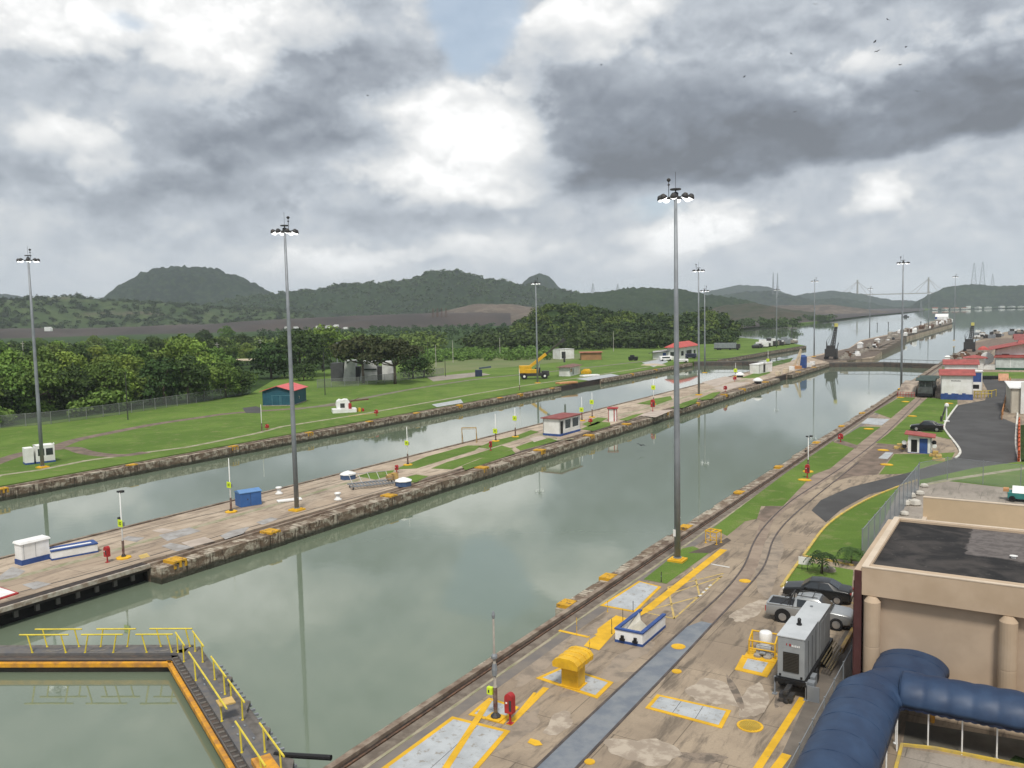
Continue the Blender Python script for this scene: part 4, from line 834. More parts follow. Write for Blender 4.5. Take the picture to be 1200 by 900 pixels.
# folded platform with a stair frame on the island
g=G(437,570); t=thing('platform_frame','folded grey steel platform frame with upright rails and yellow ends on the island','platform',(g.x,g.y,0),0.95)
mb=MB()
for yy in (-0.9,0.9): mb.box(-2.8,2.8,yy-0.06,yy+0.06,0.30,0.45)
for k in range(15): mb.box(-2.7+k*0.385,-2.6+k*0.385,-0.84,0.84,0.32,0.42)
mb.build('deck_grid',M_galv,t)
for k in range(5): x=-2.2+k*1.1; MB().bar((x,0.9,0.45),(x-0.4,0.9,1.5),0.035).build('upright',M_whp,t)
MB().bar((-2.6,0.9,1.5),(1.8,0.9,1.5),0.03).bar((-2.8,-0.9,0.8),(2.0,-0.9,0.9),0.03).build('rail',M_galv,t)
MB().box(1.9,2.5,0.2,1.3,0.5,1.0).box(2.6,3.2,0.4,1.5,0.5,1.15).box(2.0,3.2,0.5,0.6,1.15,1.25).build('yellow_bracket',mat('weathered_yellow',(0.50,0.33,0.10),0.8,(0.3,0.2,0.1),2),t)
for sx in(-2.5,2.5):
    for sy in(-0.9,0.9): MB().box(sx-0.08,sx+0.08,sy-0.05,sy+0.05,0,0.3).build('leg',M_dkiron,t)
# goal frame
g=G(550,519); h=Ht(544,520,502); t=thing('goal_frame','rusty yellow goal shaped pipe frame at the rear edge of the island','pipe frame',(g.x,g.y,0),0.55)
f_=MB(); f_.bar((-1.1,0,h),(1.1,0,h),0.07).bar((-1.1,0,h-0.2),(1.1,0,h-0.2),0.04).build('crossbar',MATS['weathered_yellow'],t)
for s in(-1,1): MB().bar((s*1.1,0,0),(s*1.1,0,h),0.06).bar((s*1.1,0,h*0.9),(s*1.1+0.1,1.0,0),0.04).build('leg',MATS['weathered_yellow'],t)
# island grass strips and service path
for p in ([(465,548),(478,545),(553,519),(543,519),(512,529),(495,536),(474,545)],[(500,555),(560,531),(600,517),(585,523),(540,541),(520,550)],[(446,565),(470,560),(505,562),(490,568)]): pass
def isl_strip(pxs,m,z,name='lawn'): return sheet(name,pxs,m,z)
isl_strip([(462,550),(500,535),(548,522),(565,522),(556,528),(517,540),(488,549)],M_grass,0.012)
isl_strip([(505,549),(525,541),(560,531),(588,522),(602,526),(560,538),(530,550)],M_grass,0.012)
isl_strip([(418,558),(432,554),(462,551),(458,557),(440,562)],M_grass,0.012); isl_strip([(476,559),(488,556),(502,558),(488,565),(474,566)],M_grass,0.012)
isl_strip([(560,524),(580,516),(606,510),(622,504),(632,506),(610,514),(585,522),(572,526)],M_grass,0.012)
isl_strip([(541,546),(572,534),(600,527),(604,531),(575,541),(545,551)],M_grass,0.014); isl_strip([(604,524),(632,514),(652,513),(655,516),(625,524),(610,528)],M_grass,0.012)
isl_strip([(682,497),(700,489),(712,490),(700,497),(690,500)],M_grass,0.012); isl_strip([(680,503),(700,494),(715,495),(715,499),(695,505)],M_grass,0.012)
isl_strip([(725,492),(742,486),(755,484),(735,493)],M_grass,0.012); isl_strip([(746,473),(768,467),(786,464),(788,468),(768,475)],M_grass,0.012)
isl_strip([(785,478),(800,472),(818,466),(816,472),(800,478)],M_grass,0.012); isl_strip([(819,467),(835,460),(845,459),(835,467),(823,469)],M_grass,0.012); isl_strip([(868,443),(885,437),(900,434),(903,437),(885,443)],M_grass,0.012)
isl_strip([(880,430),(905,424),(930,419),(926,424),(900,431)],M_field,0.012)
band([(0,682),(100,655),(160,637),(250,612),(330,589),(420,562),(500,541),(600,517),(640,507)],0.75,M_path,0.010,'path'); band([(685,497),(760,478),(850,452),(900,437)],1.0,M_path,0.010,'path')
band([(0,700),(120,668),(250,630),(380,593),(500,560),(620,527),(740,493),(880,452)],0.12,M_dkiron,0.012,'service_groove'); band([(60,648),(200,613),(330,583),(430,556)],0.10,M_dkiron,0.012,'service_groove')
for pxs in ([(14,664),(30,669),(20,676),(-10,682)],[(186,627),(222,618),(236,622),(196,634)],[(258,628),(270,622),(293,617),(285,625),(264,632)],[(189,640),(200,636),(228,641),(207,646)],[(150,628),(170,630),(160,635),(142,632)],[(300,612),(318,606),(326,608),(308,615)],[(26,685),(44,681),(60,684),(40,691)]): sheet('painted_marking',pxs,mat('pale_slab',(0.36,0.35,0.34),0.85,(0.26,0.24,0.22),1.0,world=True,detail=7),0.014)
for pxs in ([(178,622),(190,619),(206,621),(192,625)],[(212,636),(240,629),(252,634),(224,641)],[(620,514),(636,510),(640,514),(626,518)],[(748,487),(766,481),(790,480),(768,489)],[(822,448),(850,441),(866,444),(838,453)],[(835,455),(860,448),(880,448),(850,458)]): sheet('concrete_pad',pxs,mat('fresh_concrete',(0.47,0.40,0.34),0.9,(0.36,0.30,0.25),0.5,world=True,detail=7),0.016)
sheet('painted_marking',[(162,651),(172,648),(176,652),(165,655)],M_yelfade,0.014)
# half seen red rimmed white plate at left edge
a_=G(-12,688); t=thing('red_rim_plate','white plate with red rim cut by the left edge of the island view','floor plate',(a_.x,a_.y,0),0.0)
W=[G(-20,684),G(0,689),G(22,696),G(0,703),G(-20,710)]; MB().prism([tuple((p-a_)[:2]) for p in W],0,0.10).build('rim',M_red,t); c_=sum(W,Vector())/5; MB().prism([tuple((c_+(p-c_)*0.85-a_)[:2]) for p in W],0.10,0.12).build('plate',M_whp,t)
# white control hut with red roof (windows facing the chamber)
def hut_px(pl,pr,name,label,cat,depth,ptop,**k):
    a,b_=G(*pl),G(*pr); w=(b_-a).length; rz=math.atan2((b_-a).y,(b_-a).x); h=Ht(pr[0],pr[1],ptop); return hut(name,label,cat,a.x,a.y,rz,w,depth,h,**k)
# front = long side that faces the camera and the chamber
a,b_=G(656.5,511.5),G(680,505); rz=math.atan2((b_-a).y,(b_-a).x); w=(b_-a).length; dd=(G(643,509)-a).length; h=Ht(660,511,491)
t=hut('control_hut','white hut with red flat roof, two dark windows and blue base on the island','hut',a.x,a.y,rz,w,dd,h,roof='flat',roofm=mat('maroon_roof',(0.20,0.05,0.045),0.7,(0.27,0.08,0.07),1.0),basem=M_blue,baseh=0.35,front=[('dark',0.15,w*0.17,0.35,h-0.35),('window',w*0.25,w*0.53,0.95,h-0.25),('window',w*0.61,w*0.93,0.95,h-0.25)],left=(),over=0.3)
band([(632,509),(655,516),(672,514)],0.8,M_path,0.018,'path')
t=hut_px((713,494),(723,494),'booth','small white booth with red roof, red corner posts and no windows on the island','hut',1.5,479,roof='shed',roofm=M_red,over=0.2)
t2=MB()
for x in (-0.01,): pass
a,b_=G(713,494),G(723,494); w=(b_-a).length
MB().box(w*0.62,w*0.74,-0.05,0.0,0.05,2.2).box(w-0.08,w+0.02,-0.05,0.0,0.05,2.2).box(-0.02,0.08,-0.05,0,0.05,2.2).build('corner_post',M_red,t)
# island far furniture
t=hut_px((890,438),(905,435),'booth','low white booth with a black door near the far end of the island','hut',3.0,425,roof='flat',roofm=M_whp,front=[('dark',3.2,5.2,0.1,3.0)],over=0.1)
for px,py,l in ((878,441,'white mushroom vent left of the black door booth'),(888,449,'white mushroom vent in front of the black door booth')):
    g=G(px-10,py) if False else G(px if px>880 else 867,py if px>880 else 442); t=thing('mushroom_vent',l,'vent',(g.x,g.y,0),0,'white mushroom vents on the island'); MB().lathe([(0.9,0),(0.9,0.6)],10).build('stem',M_dkiron,t); MB().lathe([(1.3,0.6),(1.2,0.9),(0.4,1.4)],12).build('cap',M_whp,t)
g=G(941,431); t=thing('blue_booth','blue upright booth beside the orange davit at the far end of the island','booth',(g.x,g.y,0)); MB().box(-1.0,1.0,-0.9,0.9,0,3.4).build('body',M_blue,t); MB().frustum(-1.1,1.1,-1.0,1.0,3.4,-0.5,0.5,-0.5,0.5,4.1).build('cap',M_blue,t)
g=G(934,432); t=thing('davit','pale orange leaning davit frame left of the blue booth','davit',(g.x,g.y,0)); MB().box(-1.3,1.3,-0.8,0.8,0,0.9).build('base',mat('weak_orange',(0.55,0.28,0.12),0.8),t); MB().bar((-0.8,0,0.9),(1.2,0,6.0),0.35).bar((0.6,0,0.9),(1.1,0,5.2),0.25).build('arm',mat('cream_paint',(0.66,0.55,0.40),0.7),t)
for px,py,l in ((928,434,'white crate left of the orange davit'),(948,430,'white crate right of the blue booth'),(952,428,'white drum behind the crate by the blue booth'),(921,437,'cream crate on the grass left of the davit'),(912,440,'cream barrel at the front edge of the island')):
    g=G(px,py); o=MB().box(-0.7,0.7,-0.6,0.6,0,1.1).box(-0.76,0.76,-0.66,0.66,1.1,1.22).build('crate',M_whp if 'white' in l else MATS['cream_paint'],bevel=0.05); o.location=(g.x,g.y,0); tag(o,l,'crate')
# ---------------------------------------------------------------- stiff-leg cranes (black lattice with yellow head)
def lattice(mb,a,b_,w0,w1,n,r):
    a=Vector(a); b_=Vector(b_); d=(b_-a).normalized(); s=d.orthogonal().normalized(); q=d.cross(s)
    def c(k,i): w=w0+(w1-w0)*i/n; p=a.lerp(b_,i/n); return p+s*(w if k in(0,1) else -w)+q*(w if k in(0,3) else -w)
    for k in range(4): mb.bar(c(k,0),c(k,n),r,4)
    for i in range(n):
        for k in range(4): mb.bar(c(k,i),c((k+1)%4,i+1),r*0.7,4); mb.bar(c((k+1)%4,i),c(k,i+1),r*0.7,4)
def derrick(px,py,ty,label,lean):
    g=G(px,py); h=Ht(px,py,ty); t=thing('derrick_crane',label,'crane',(g.x,g.y,0),0,'black derrick cranes beside the far gates')
    b_=MB(); b_.box(-2.0,2.0,-1.6,1.6,1.0,3.8).box(-1.4,1.2,-1.2,1.2,3.8,5.0); b_.build('machine_house',M_dkiron,t,bevel=0.05)
    for sx in (-1.6,1.6): MB().lathe([(0.6,-1.7),(0.6,1.7)],12,Matrix.Translation((sx,0,0.6))@Matrix.Rotation(R_(90),4,'X')).build('roller',M_black,t)
    m=MB(); lattice(m,(0.3,0,3.6),(lean,0,h-1.2),0.62,0.28,9,0.13); m.build('boom',M_dkiron,t)
    MB().box(lean-0.5,lean+0.6,-0.45,0.45,h-1.2,h).build('boom_head',mat('pale_yellow',(0.62,0.56,0.16),0.7),t)
    s_=MB(); s_.bar((-1.5,0,5.0),(lean,0,h-0.8),0.05).bar((-1.5,0.9,3.8),(-1.7,0,6.6),0.12).bar((-1.5,-0.9,3.8),(-1.7,0,6.6),0.12).bar((-1.7,0,6.6),(lean,0,h-1),0.05).bar((1.7,0.4,3.0),(2.4,0.4,6.0),0.15); s_.build('stay',M_dkiron,t)
derrick(974,421,379,'black derrick crane on the island beside the far gate',1.6); derrick(1136,412,378,'black derrick crane on the near bank left of the red-roofed houses',0.9)
# ---------------------------------------------------------------- far pier details
prr=random.Random(11)
t=thing('pier_deck','long concrete pier running into the lake beyond the far gate','pier',(0,0,0))
pz=1.3; pts=[G(1030,410,0),G(1052,401,0),G(1063,394.5,0),G(1116,380,0),G(1113,375.8,0),G(1101,375.4,0),G(1066,386.7,0),G(1045,392,0)]
MB().prism([tuple(p[:2]) for p in pts],-8,pz).build('pier_body',mat('pier_concrete',(0.16,0.135,0.11),0.95,(0.06,0.05,0.042),0.15,world=True,detail=6),t)
MB().prism([tuple(p[:2]) for p in pts],pz,pz+0.05).build('pier_top',M_rubble,t)
for k in range(64):
    u=prr.random(); v=prr.uniform(0.2,0.8); a=pts[0].lerp(pts[3],u); c=pts[7].lerp(pts[4],u); p=a.lerp(c,v); s=prr.uniform(0.8,2.6); hh=prr.uniform(0.8,2.6)
    m=prr.choice([M_whp,M_conc,M_dkiron,M_conc,MATS['rust']]); o=MB().box(-s/2,s/2,-s*0.9,s*0.9,0,hh).frustum(-s/2,s/2,-s*0.9,s*0.9,hh,-s/3,s/3,-s*0.5,s*0.5,hh+0.4).build('pier_machine',m); o.location=(p.x,p.y,pz+0.05); o.rotation_euler.z=prr.uniform(-0.3,0.3); tag(o,'small weathered machine box among many on the long pier','machine','machinery crowding the long pier')
g=G(1106,375.5); o=MB().prof([(-6,0),(6,0),(6,3),(3,6),(-3,6),(-6,3)],-6,6).build('tug_house',M_whp); o.location=(g.x,g.y-20,pz); tag(o,'white rounded cabin with blue side at the tip of the long pier','cabin'); MB().box(-6.1,-4.0,-6.1,6.1,0.5,3.0).build('blue_side',M_blue,o)
for px,py,l in ((1028,403,'white shed halfway up the long pier slope'),(1008,408,'white kiosk near the start of the long pier')):
    g=G(px,py); o=MB().box(-1.5,1.5,-2,2,0,3).frustum(-1.8,1.8,-2.3,2.3,3,-0.4,0.4,-2,2,3.9).build('shed',M_whp); o.location=(g.x,g.y,0); o.scale=(0.7,0.7,0.7); tag(o,l,'shed')
g=G(1048,404); t=thing('pier_ramp','brown stepped retaining wall where the long pier narrows','retaining wall',(g.x,g.y,0)); 
for k in range(5): MB().box(-8+k*0.6,3-k*1.0,-60+k*22,-40+k*22,-2,0.5+0.25*k).build('step_wall',MATS['rubble_concrete'],t)
sheet('dirt',[(972,424.5),(1000,422),(1026,417),(1046,402.5),(1058,396),(1054,393),(1040,393),(1010,399.5),(996,408),(950,419)],mat('brown_clutter',(0.17,0.13,0.10),0.95,(0.075,0.058,0.045),0.3,world=True,detail=9),0.02)
for k in range(40):
    u=prr.random(); v=prr.random(); c=G(985+u*55,421-u*20+(v-0.5)*6); s=prr.uniform(0.5,1.4); o=MB().box(-s,s,-s*0.6,s*0.6,0,s*0.8).box(-s*0.3,s*0.7,-s*0.4,s*0.4,s*0.8,s*1.5).build('pier_machine',prr.choice([M_whp,M_conc,MATS['rust'],M_dkiron,M_conc])); o.location=(c.x,c.y,0.02); o.rotation_euler.z=prr.uniform(0,1.5); tag(o,'small weathered block among the clutter where the island meets the long pier','machine','clutter where the island meets the long pier')
# mooring piles standing in the lake with pale heads
for k,(px,py,ty) in enumerate([(1028,384,379),(1041,383,378),(928,392,385),(1079,384,377)]):
    g=G(px,py,WZ); h=Ht(px,py,ty,WZ); o=MB().lathe([(0.28,WZ),(0.28,h*0.8),(0.5,h*0.8),(0.5,h*0.8+0.8)],8).build('mooring_pile',M_dkiron); o.location=(g.x,g.y,0); tag(o,'dark mooring pile standing alone in the lake near the long pier','pile','mooring piles in the lake')
qw=MB(); ribbon(qw,[tuple(G(*p)[:2]) for p in ((843,421.9),(870,417.4),(905,411.4),(943,405.3))],1.6,-6.0,h=6.05); tag(qw.build('quay_wall',M_stone),'stained stone quay wall along the small left pier','quay wall')
# left pier crowd: machines on the small left pier
lp=random.Random(4)
for k in range(13):
    u=k/12; p=G(886+u*44,408-u*5.5); s=lp.uniform(1.5,3.0); hh=lp.uniform(1.8,4.2); m=lp.choice([M_whp,M_dkiron,M_conc,M_dkiron,M_galv])
    t=thing('locomotive','small grey locomotive in a parked row on the small left pier','locomotive',(p.x,p.y,0),0.15,'locomotives parked on the small left pier'); MB().box(-s,s,-1.6,1.6,0.5,hh*0.7).build('body',m,t); MB().box(-s*0.5,s*0.6,-1.4,1.4,hh*0.7,hh).build('cab',lp.choice([M_whp,M_galv,M_dkiron]),t)
    MB().box(-s*0.9,s*0.9,-1.3,1.3,0,0.5).build('bogie',M_black,t)
# ---------------------------------------------------------------- far bank buildings
x,y=sw(309,476); d_=G(345,474)-G(309,476)
a,b_,c_=G(309,475.5),G(342,474.5),G(371,466.5)
a=Vector((-146.5,133.5,0))
P_a,P_b=G(308,476),G(343,475.5); rz=math.atan2((P_b-P_a).y,(P_b-P_a).x); w=(P_b-P_a).length; dp=(G(374,470)-P_b).length
M_teal=mat('teal_board',(0.018,0.095,0.135),0.7,(0.012,0.07,0.105),0.8)
t=hut('teal_shed','teal shed with bright pink-red pitched roof beside the asphalt apron on the far bank','shed',P_a.x,P_a.y,rz,w,dp,3.3,roof='gable',rdir='y',roofm=mat('pink_red_roof',(0.62,0.13,0.13),0.7,(0.54,0.11,0.11),0.4),wallm=M_teal,ridge=1.1,over=0.45,right=[('window',dp*0.45,dp*0.52,1.2,1.7)],basem=M_conc,baseh=0.18)
tr=MB()
for u in (0.32,0.58,0.95,0.62,0.92): tr.box(w*u-0.04,w*u+0.04,-0.03,0.0,0.2,2.3)
tr.box(w*0.3,w*0.96,-0.03,0.0,2.3,2.38); tr.build('door_trim',mat('teal_trim',(0.10,0.26,0.32),0.7),t)
# grey concrete gatehouse behind the umbrella trees
Ga=G(396,447); t=thing('grey_building','grey concrete building with sloped buttress walls behind the umbrella trees','building',(Ga.x,Ga.y,0),0.62)
M_gcon=mat('grey_render',(0.60,0.60,0.58),0.85,(0.42,0.42,0.41),0.25)
MB().frustum(2.5,8.5,0,10,0,3.6,8.5,0.8,10,9.0).build('wall_block',M_gcon,t); MB().box(-3.5,2.4,1.5,9,0,8.0).build('dark_wing',mat('dark_render',(0.07,0.072,0.075),0.8),t); MB().frustum(10.5,19,0,10,0,12.0,19,1.0,10,8.6).build('wall_block',M_gcon,t); MB().frustum(21.5,28,-0.5,9.5,0,21.5,26.0,0.3,9.5,8.2).build('wall_block',M_gcon,t)
MB().box(8.5,10.5,2,9,0,6.2).box(19,21.5,2,9,0,6.0).build('recess',M_dkiron,t); MB().box(12.6,18.8,-0.02,0.9,4.6,5.3).build('window',M_glass,t); t.scale=(0.62,0.62,0.68)
g=G(396,440); t=thing('floodlight_drum','grey round searchlight on a post left of the grey building','searchlight',(g.x,g.y,0)); MB().lathe([(0.25,0),(0.2,8.2)],8).build('post',M_galv,t); MB().lathe([(0.9,-1.0),(1.4,-0.4),(1.5,0.8),(0.6,1.3)],12,Matrix.Translation((0,0,9.3))@Matrix.Rotation(R_(60),4,'X')).build('drum',M_galv,t)
# white machine hut with dish shape and rusty boom
g=G(390,484.5); e=G(418,483); rz=math.atan2((e-g).y,(e-g).x); w=(e-g).length
t=thing('winch_house','white rounded winch house on a low plinth with a rusty boom, far bank','winch house',(g.x,g.y,0),rz)
MB().box(0,w,0,2.8,0,0.75).build('plinth',M_whp,t); prf=[(0.95,0.75),(0.8,1.6),(0.95,2.35),(1.5,2.75),(2.0,2.55),(2.5,2.75),(3.2,2.65),(3.55,2.1),(3.5,1.3),(3.25,0.75)]
mb=MB(); n=len(prf); mb.add([(x,0.6,z) for x,z in prf]+[(x,2.4,z) for x,z in prf],[tuple(range(n-1,-1,-1)),tuple(range(n,2*n))]+[(i,(i+1)%n,n+(i+1)%n,n+i) for i in range(n)]); mb.build('housing',M_whp,t,bevel=0.08)
MB().box(1.6,2.5,0.55,0.62,1.0,1.9).build('hatch',M_dkiron,t); MB().lathe([(0.3,0.75),(0.35,1.2),(0.3,1.9)],10,Matrix.Translation((3.55,0.3,0))).build('red_tank',M_red,t)
bm_=MB(); bm_.box(3.6,7.6,1.2,1.5,1.9,2.15,Matrix.Rotation(R_(-3),4,'Y')).bar((3.4,1.35,1.8),(5.6,1.35,2.9),0.05); bm_.build('boom',mat('rusty_brown',(0.13,0.06,0.04),0.8),t)
for k,(x0,c) in enumerate(((4.6,M_red),(5.3,M_yp),(6.0,M_red))): MB().box(x0,x0+0.45,0.8,1.4,0,0.6+0.15*(k%2)).build('boom_trolley',c,t)
band([(408,488),(424,486),(441,484.5)],0.55,M_yelfade,0.02)
# small white control hut at far left under the mast
g=G(30,545); t=thing('control_hut','small white hut with two wide windows beside the far left mast','hut',(g.x,g.y,0)); e=G(41,543); rz=math.atan2((G(65,541)-g).y,(G(65,541)-g).x); t.rotation_euler.z=rz; w=(G(65,541)-g).length
k_=w/5.2
MB().box(0,1.5*k_,0,1.8,0.25,2.3).build('white_box',M_whr,t); MB().box(-0.03,1.5*k_+0.03,-0.03,1.83,0,0.25).build('base_band',M_blue,t)
wb=MB(); M=Matrix.Translation((1.9*k_,0,0)); wall_open(wb,3.3*k_,0.25,2.5,0.12,[(0.25,1.5*k_,1.05,2.05),(1.75*k_,3.0*k_,1.05,2.05)],M); wall_open(wb,3.3*k_,0.25,2.5,0.12,[],Matrix.Translation((1.9*k_,2.0,0))); wb.box(1.9*k_,2.0*k_,0.12,2.0,0.25,2.5); wb.box(5.1*k_,5.2*k_,0.12,2.0,0.25,2.5); wb.box(1.9*k_,5.2*k_,0.12,2.0,2.4,2.5); wb.build('wall',M_whr,t)
MB().box(1.9*k_+0.25,3.4*k_,0.05,0.08,1.05,2.05).build('window',M_glass,t); MB().box(3.65*k_,4.9*k_,0.05,0.08,1.05,2.05).build('window',M_glass,t); MB().box(1.85*k_,5.25*k_,-0.03,2.1,0,0.25).build('base_band',M_blue,t)
MB().lathe([(0.05,2.5),(0.16,2.6),(0.05,2.75)],8,Matrix.Translation((5.1*k_,0.1,0))).build('lamp',M_whp,t)
# far bank: kiosk, orange shed, white sheds, white house
t=hut_px((668,441),(680,438),'kiosk','small white kiosk with brown roof beside a yellow machine on the far bank','kiosk',3.5,428,roof='hip',roofm=mat('brown_roof',(0.20,0.11,0.09),0.8),ridge=0.7,over=0.7,front=[('window',0.5,2.0,1.2,2.3),('dark',2.6,3.6,0.1,2.2)],basem=M_whp,baseh=0.3)
g=G(687,438); o=MB().box(-1.4,1.4,-0.9,0.9,0,0.9).frustum(-1.2,1.2,-0.8,0.8,0.9,-0.5,0.9,-0.6,0.6,1.5).build('yellow_machine',M_yp,bevel=0.05); o.location=(g.x,g.y,0); tag(o,'small yellow machine just right of the brown roofed kiosk','machine')
t=hut_px((681,422),(705,421.5),'orange_shed','long orange-brown shed with low terracotta roof in front of the dark wood','shed',6.5,413,roof='flat',roofm=mat('terracotta',(0.40,0.15,0.09),0.8,(0.32,0.12,0.08),0.4),wallm=mat('ochre_wall',(0.38,0.20,0.09),0.8,(0.30,0.16,0.075),0.4),over=0.6,right=[('window',1.5,3.5,0.8,1.8)])
t=hut_px((656,421),(673,420),'white_shed','plain white concrete shed left of the orange-brown shed','shed',5,409,roof='flat',roofm=M_gcon,front=[('dark',1.0,3.0,0.2,3.0)],over=0.1)
a_=G(801,421); b2=G(817,418.5); rz=math.atan2((b2-a_).y,(b2-a_).x); 
PA,PB,PC=G(777,419.5),G(796,421.5),G(817,417)
hd=(G(817,418)-G(796,421.5)).length; wx=(G(796,421.5)-G(785,421)).length
hut('white_house','white house with bright red hipped roof at the far end of the grassy bank','house',PB.x-wx,PB.y,0.0,wx,hd,4.6,roof='hip',roofm=M_rroof2,ridge=2.0,over=0.9,front=[('window',1.2,3.0,1.3,3.0)],right=[('window',2.0,5.0,1.3,3.2),('dark',8.0,14.0,0.2,3.2),('window',16.0,18.5,1.3,3.0)])
hut('white_annex','white annex with dark sloping lean-to roof attached left of the white house','annex',PB.x-wx-6.2,PB.y+0.5,0.0,6.1,hd-1,3.2,roof='shedl',ridge=0.9,roofm=mat('dark_slate',(0.04,0.042,0.05),0.8),front=[('door',4.2,5.6,0.2,2.6)],over=1.2)
g=G(771,420); o=MB().box(-1.5,1.5,-1,1,0,1.3).box(-0.4,0.4,-0.4,0.4,1.3,2.4).build('equipment',mat('dusty_brown',(0.22,0.13,0.08),0.9)); o.location=(g.x,g.y,0); tag(o,'brown equipment heap left of the white annex','equipment')
def van(px,py,label,m,rz,Lc=4.6,hc=1.9,group=None):
    g=G(px,py); t=thing('parked_van',label,'van',(g.x,g.y,0),rz,group)
    MB().prof([(-0.9,0.35),(0.9,0.35),(0.92,1.0),(0.75,hc),(-0.75,hc),(-0.92,1.0)],-Lc/2,Lc/2).build('body',m,t,bevel=0.08); MB().box(-Lc*0.35,Lc*0.3,-0.93,-0.8,1.1,hc-0.3).build('window',M_glass,t)
    for sx in(-1,1):
        for sy in(-1,1): MB().lathe([(0.36,-0.11),(0.36,0.11)],12,Matrix.Translation((sx*Lc*0.32,sy*0.84,0.36))@Matrix.Rotation(R_(90),4,'X')).build('wheel',M_rubber,t)
van(780,423,'white van parked in front of the white annex',M_whp,0.7); van(809,420,'dark blue van parked against the white house',mat('navy_paint',(0.03,0.035,0.07),0.4),0.7); van(798,425,'low white pickup at the wall edge below the white house',M_whp,0.7,5,1.3)
g=G(742,422.5); o=MB().box(-1.6,1.6,-1,1,0.3,1.5).box(-1.0,0.2,-0.8,0.8,1.5,2.1).box(-1.3,-0.9,-1.1,1.1,0,0.6).box(0.9,1.3,-1.1,1.1,0,0.6).build('winch',M_black,bevel=0.06); o.location=(g.x,g.y,0); tag(o,'squat black winch alone on the far grass','winch')
g=G(785,426); sp=MB().lathe([(2.2,0),(1.6,0.35),(0.3,0.6)],12).build('sand_heap',mat('pale_sand',(0.48,0.40,0.30),0.95)); g=G(766,428); sp.location=(g.x,g.y,0); sp.scale=(2.2,1.0,1.0); tag(sp,'pale sand heap left of the white house','sand heap')
t=hut_px((831,402),(857,401),'white_shed','long white flat shed by the lake shore behind the masts','shed',10,394.5,roof='flat',roofm=M_whp,over=0.1,front=[('dark',6,9,0.3,3.0)])
g=G(850,410); t=thing('grey_truck','grey flatbed truck parked on the grass near the left gate','truck',(g.x,g.y,0),0.2); t.scale=(0.55,0.8,0.75); MB().box(-9,9,-2,2,1.2,4.2).build('load',M_galv,t); MB().box(-9,10,-2,2,0.6,1.2).build('frame',M_black,t); MB().box(9,12,-1.8,1.8,0.9,3.6).build('cab',M_dkiron,t)
for sx in(-6,-4,4,10): MB().lathe([(0.7,-2.1),(0.7,2.1)],10,Matrix.Translation((sx,0,0.7))@Matrix.Rotation(R_(90),4,'X')).build('wheel',M_rubber,t)
# mobile crane
g=G(626,444); t=thing('mobile_crane','yellow and black rough terrain crane with raised telescopic boom on the far bank','crane',(g.x,g.y,0),0.62)
M_cy=mat('crane_yellow',(0.72,0.40,0.015),0.5,(0.60,0.33,0.015),0.8)
MB().box(-4.2,4.4,-1.25,1.25,0.9,1.7).build('chassis',M_dkiron,t,bevel=0.05)
MB().prof([(-1.2,1.8),(1.2,1.8),(1.2,3.6),(0.8,4.0),(-1.2,4.0)],-4.4,-0.8).build('engine_cover',M_cy,t,bevel=0.1); MB().box(-2.6,1.2,-1.3,-0.2,1.75,2.9).build('turntable',M_cy,t,bevel=0.08)
MB().box(0.3,1.9,0.15,1.2,1.75,3.3).build('cab',M_glass,t,bevel=0.08); MB().box(2.3,4.3,-1.2,1.2,1.7,2.3).build('front_deck',M_dkiron,t)
for sx in(-3.0,3.0):
    for sy in(-1.2,1.2):
        wh=MB().lathe([(0.85,-0.3),(0.9,-0.2),(0.9,0.2),(0.85,0.3)],16,Matrix.Translation((sx,sy,0.9))@Matrix.Rotation(R_(90),4,'X')).build('wheel',M_rubber,t); MB().lathe([(0.35,-0.33),(0.35,0.33)],10,Matrix.Translation((sx,sy,0.9))@Matrix.Rotation(R_(90),4,'X')).build('rim',M_whp,wh)
bo=MB(); Mb=Matrix.Translation((-1.6,-0.3,3.3))@Matrix.Rotation(R_(-37),4,'Y'); bo.box(0,6.5,-0.42,0.42,-0.35,0.45,Mb); bo.build('boom',M_cy,t); MB().box(6.5,12.4,-0.3,0.3,-0.22,0.32,Mb).build('boom_extension',mat('olive_black',(0.05,0.045,0.03),0.6),t); MB().box(12.2,13.4,-0.4,0.4,-0.4,0.5,Mb).build('boom_head',M_dkiron,t)
tip=Mb@Vector((13.0,0,-0.3)); MB().bar(tip,(tip.x,tip.y,tip.z-3.2),0.03).box(tip.x-0.25,tip.x+0.25,tip.y-0.2,tip.y+0.2,tip.z-6.2,tip.z-3.2).build('hook_block',M_dkiron,t); MB().bar(Mb@Vector((4,0,-0.35)),(1.2,-0.3,2.2),0.13).build('lift_ram',M_chrome,t)
# small blue crane / winch left of the mobile crane
g=G(561,441); t=thing('blue_winch','dark blue winch with a short jib on the pale apron of the far bank','winch',(g.x,g.y,0),0.6); MB().box(-1.1,1.1,-0.9,0.9,0,2.0).build('body',mat('navy_winch',(0.02,0.03,0.075),0.6),t,bevel=0.06); MB().box(0.4,4.2,-0.3,0.3,2.2,2.7,Matrix.Rotation(R_(-6),4,'Y')).build('jib',mat('slate_jib',(0.07,0.10,0.13),0.6),t); MB().box(-0.2,0.3,-0.5,0.5,0.5,1.5).build('panel',M_whp,t)
# orange mat & wall slot covers at the far bank gap
for px,py,m,l in ((664,449.5,MATS['weak_orange'],'orange tarp rolled at the edge of the far wall gap'),(691,441,M_whp,'white cover lying beside the far wall gap')):
    g=G(px,py); o=MB().box(-3,3,-1.1,1.1,0,0.5).build('cover',m,bevel=0.1); o.location=(g.x,g.y,0); o.rotation_euler.z=1.1; tag(o,l,'cover')
for px,py,ty,l in ((638,451,446,'rusty red bollard below the mobile crane mast'),(735,463,459,'rust red bollard on the grass')):pass
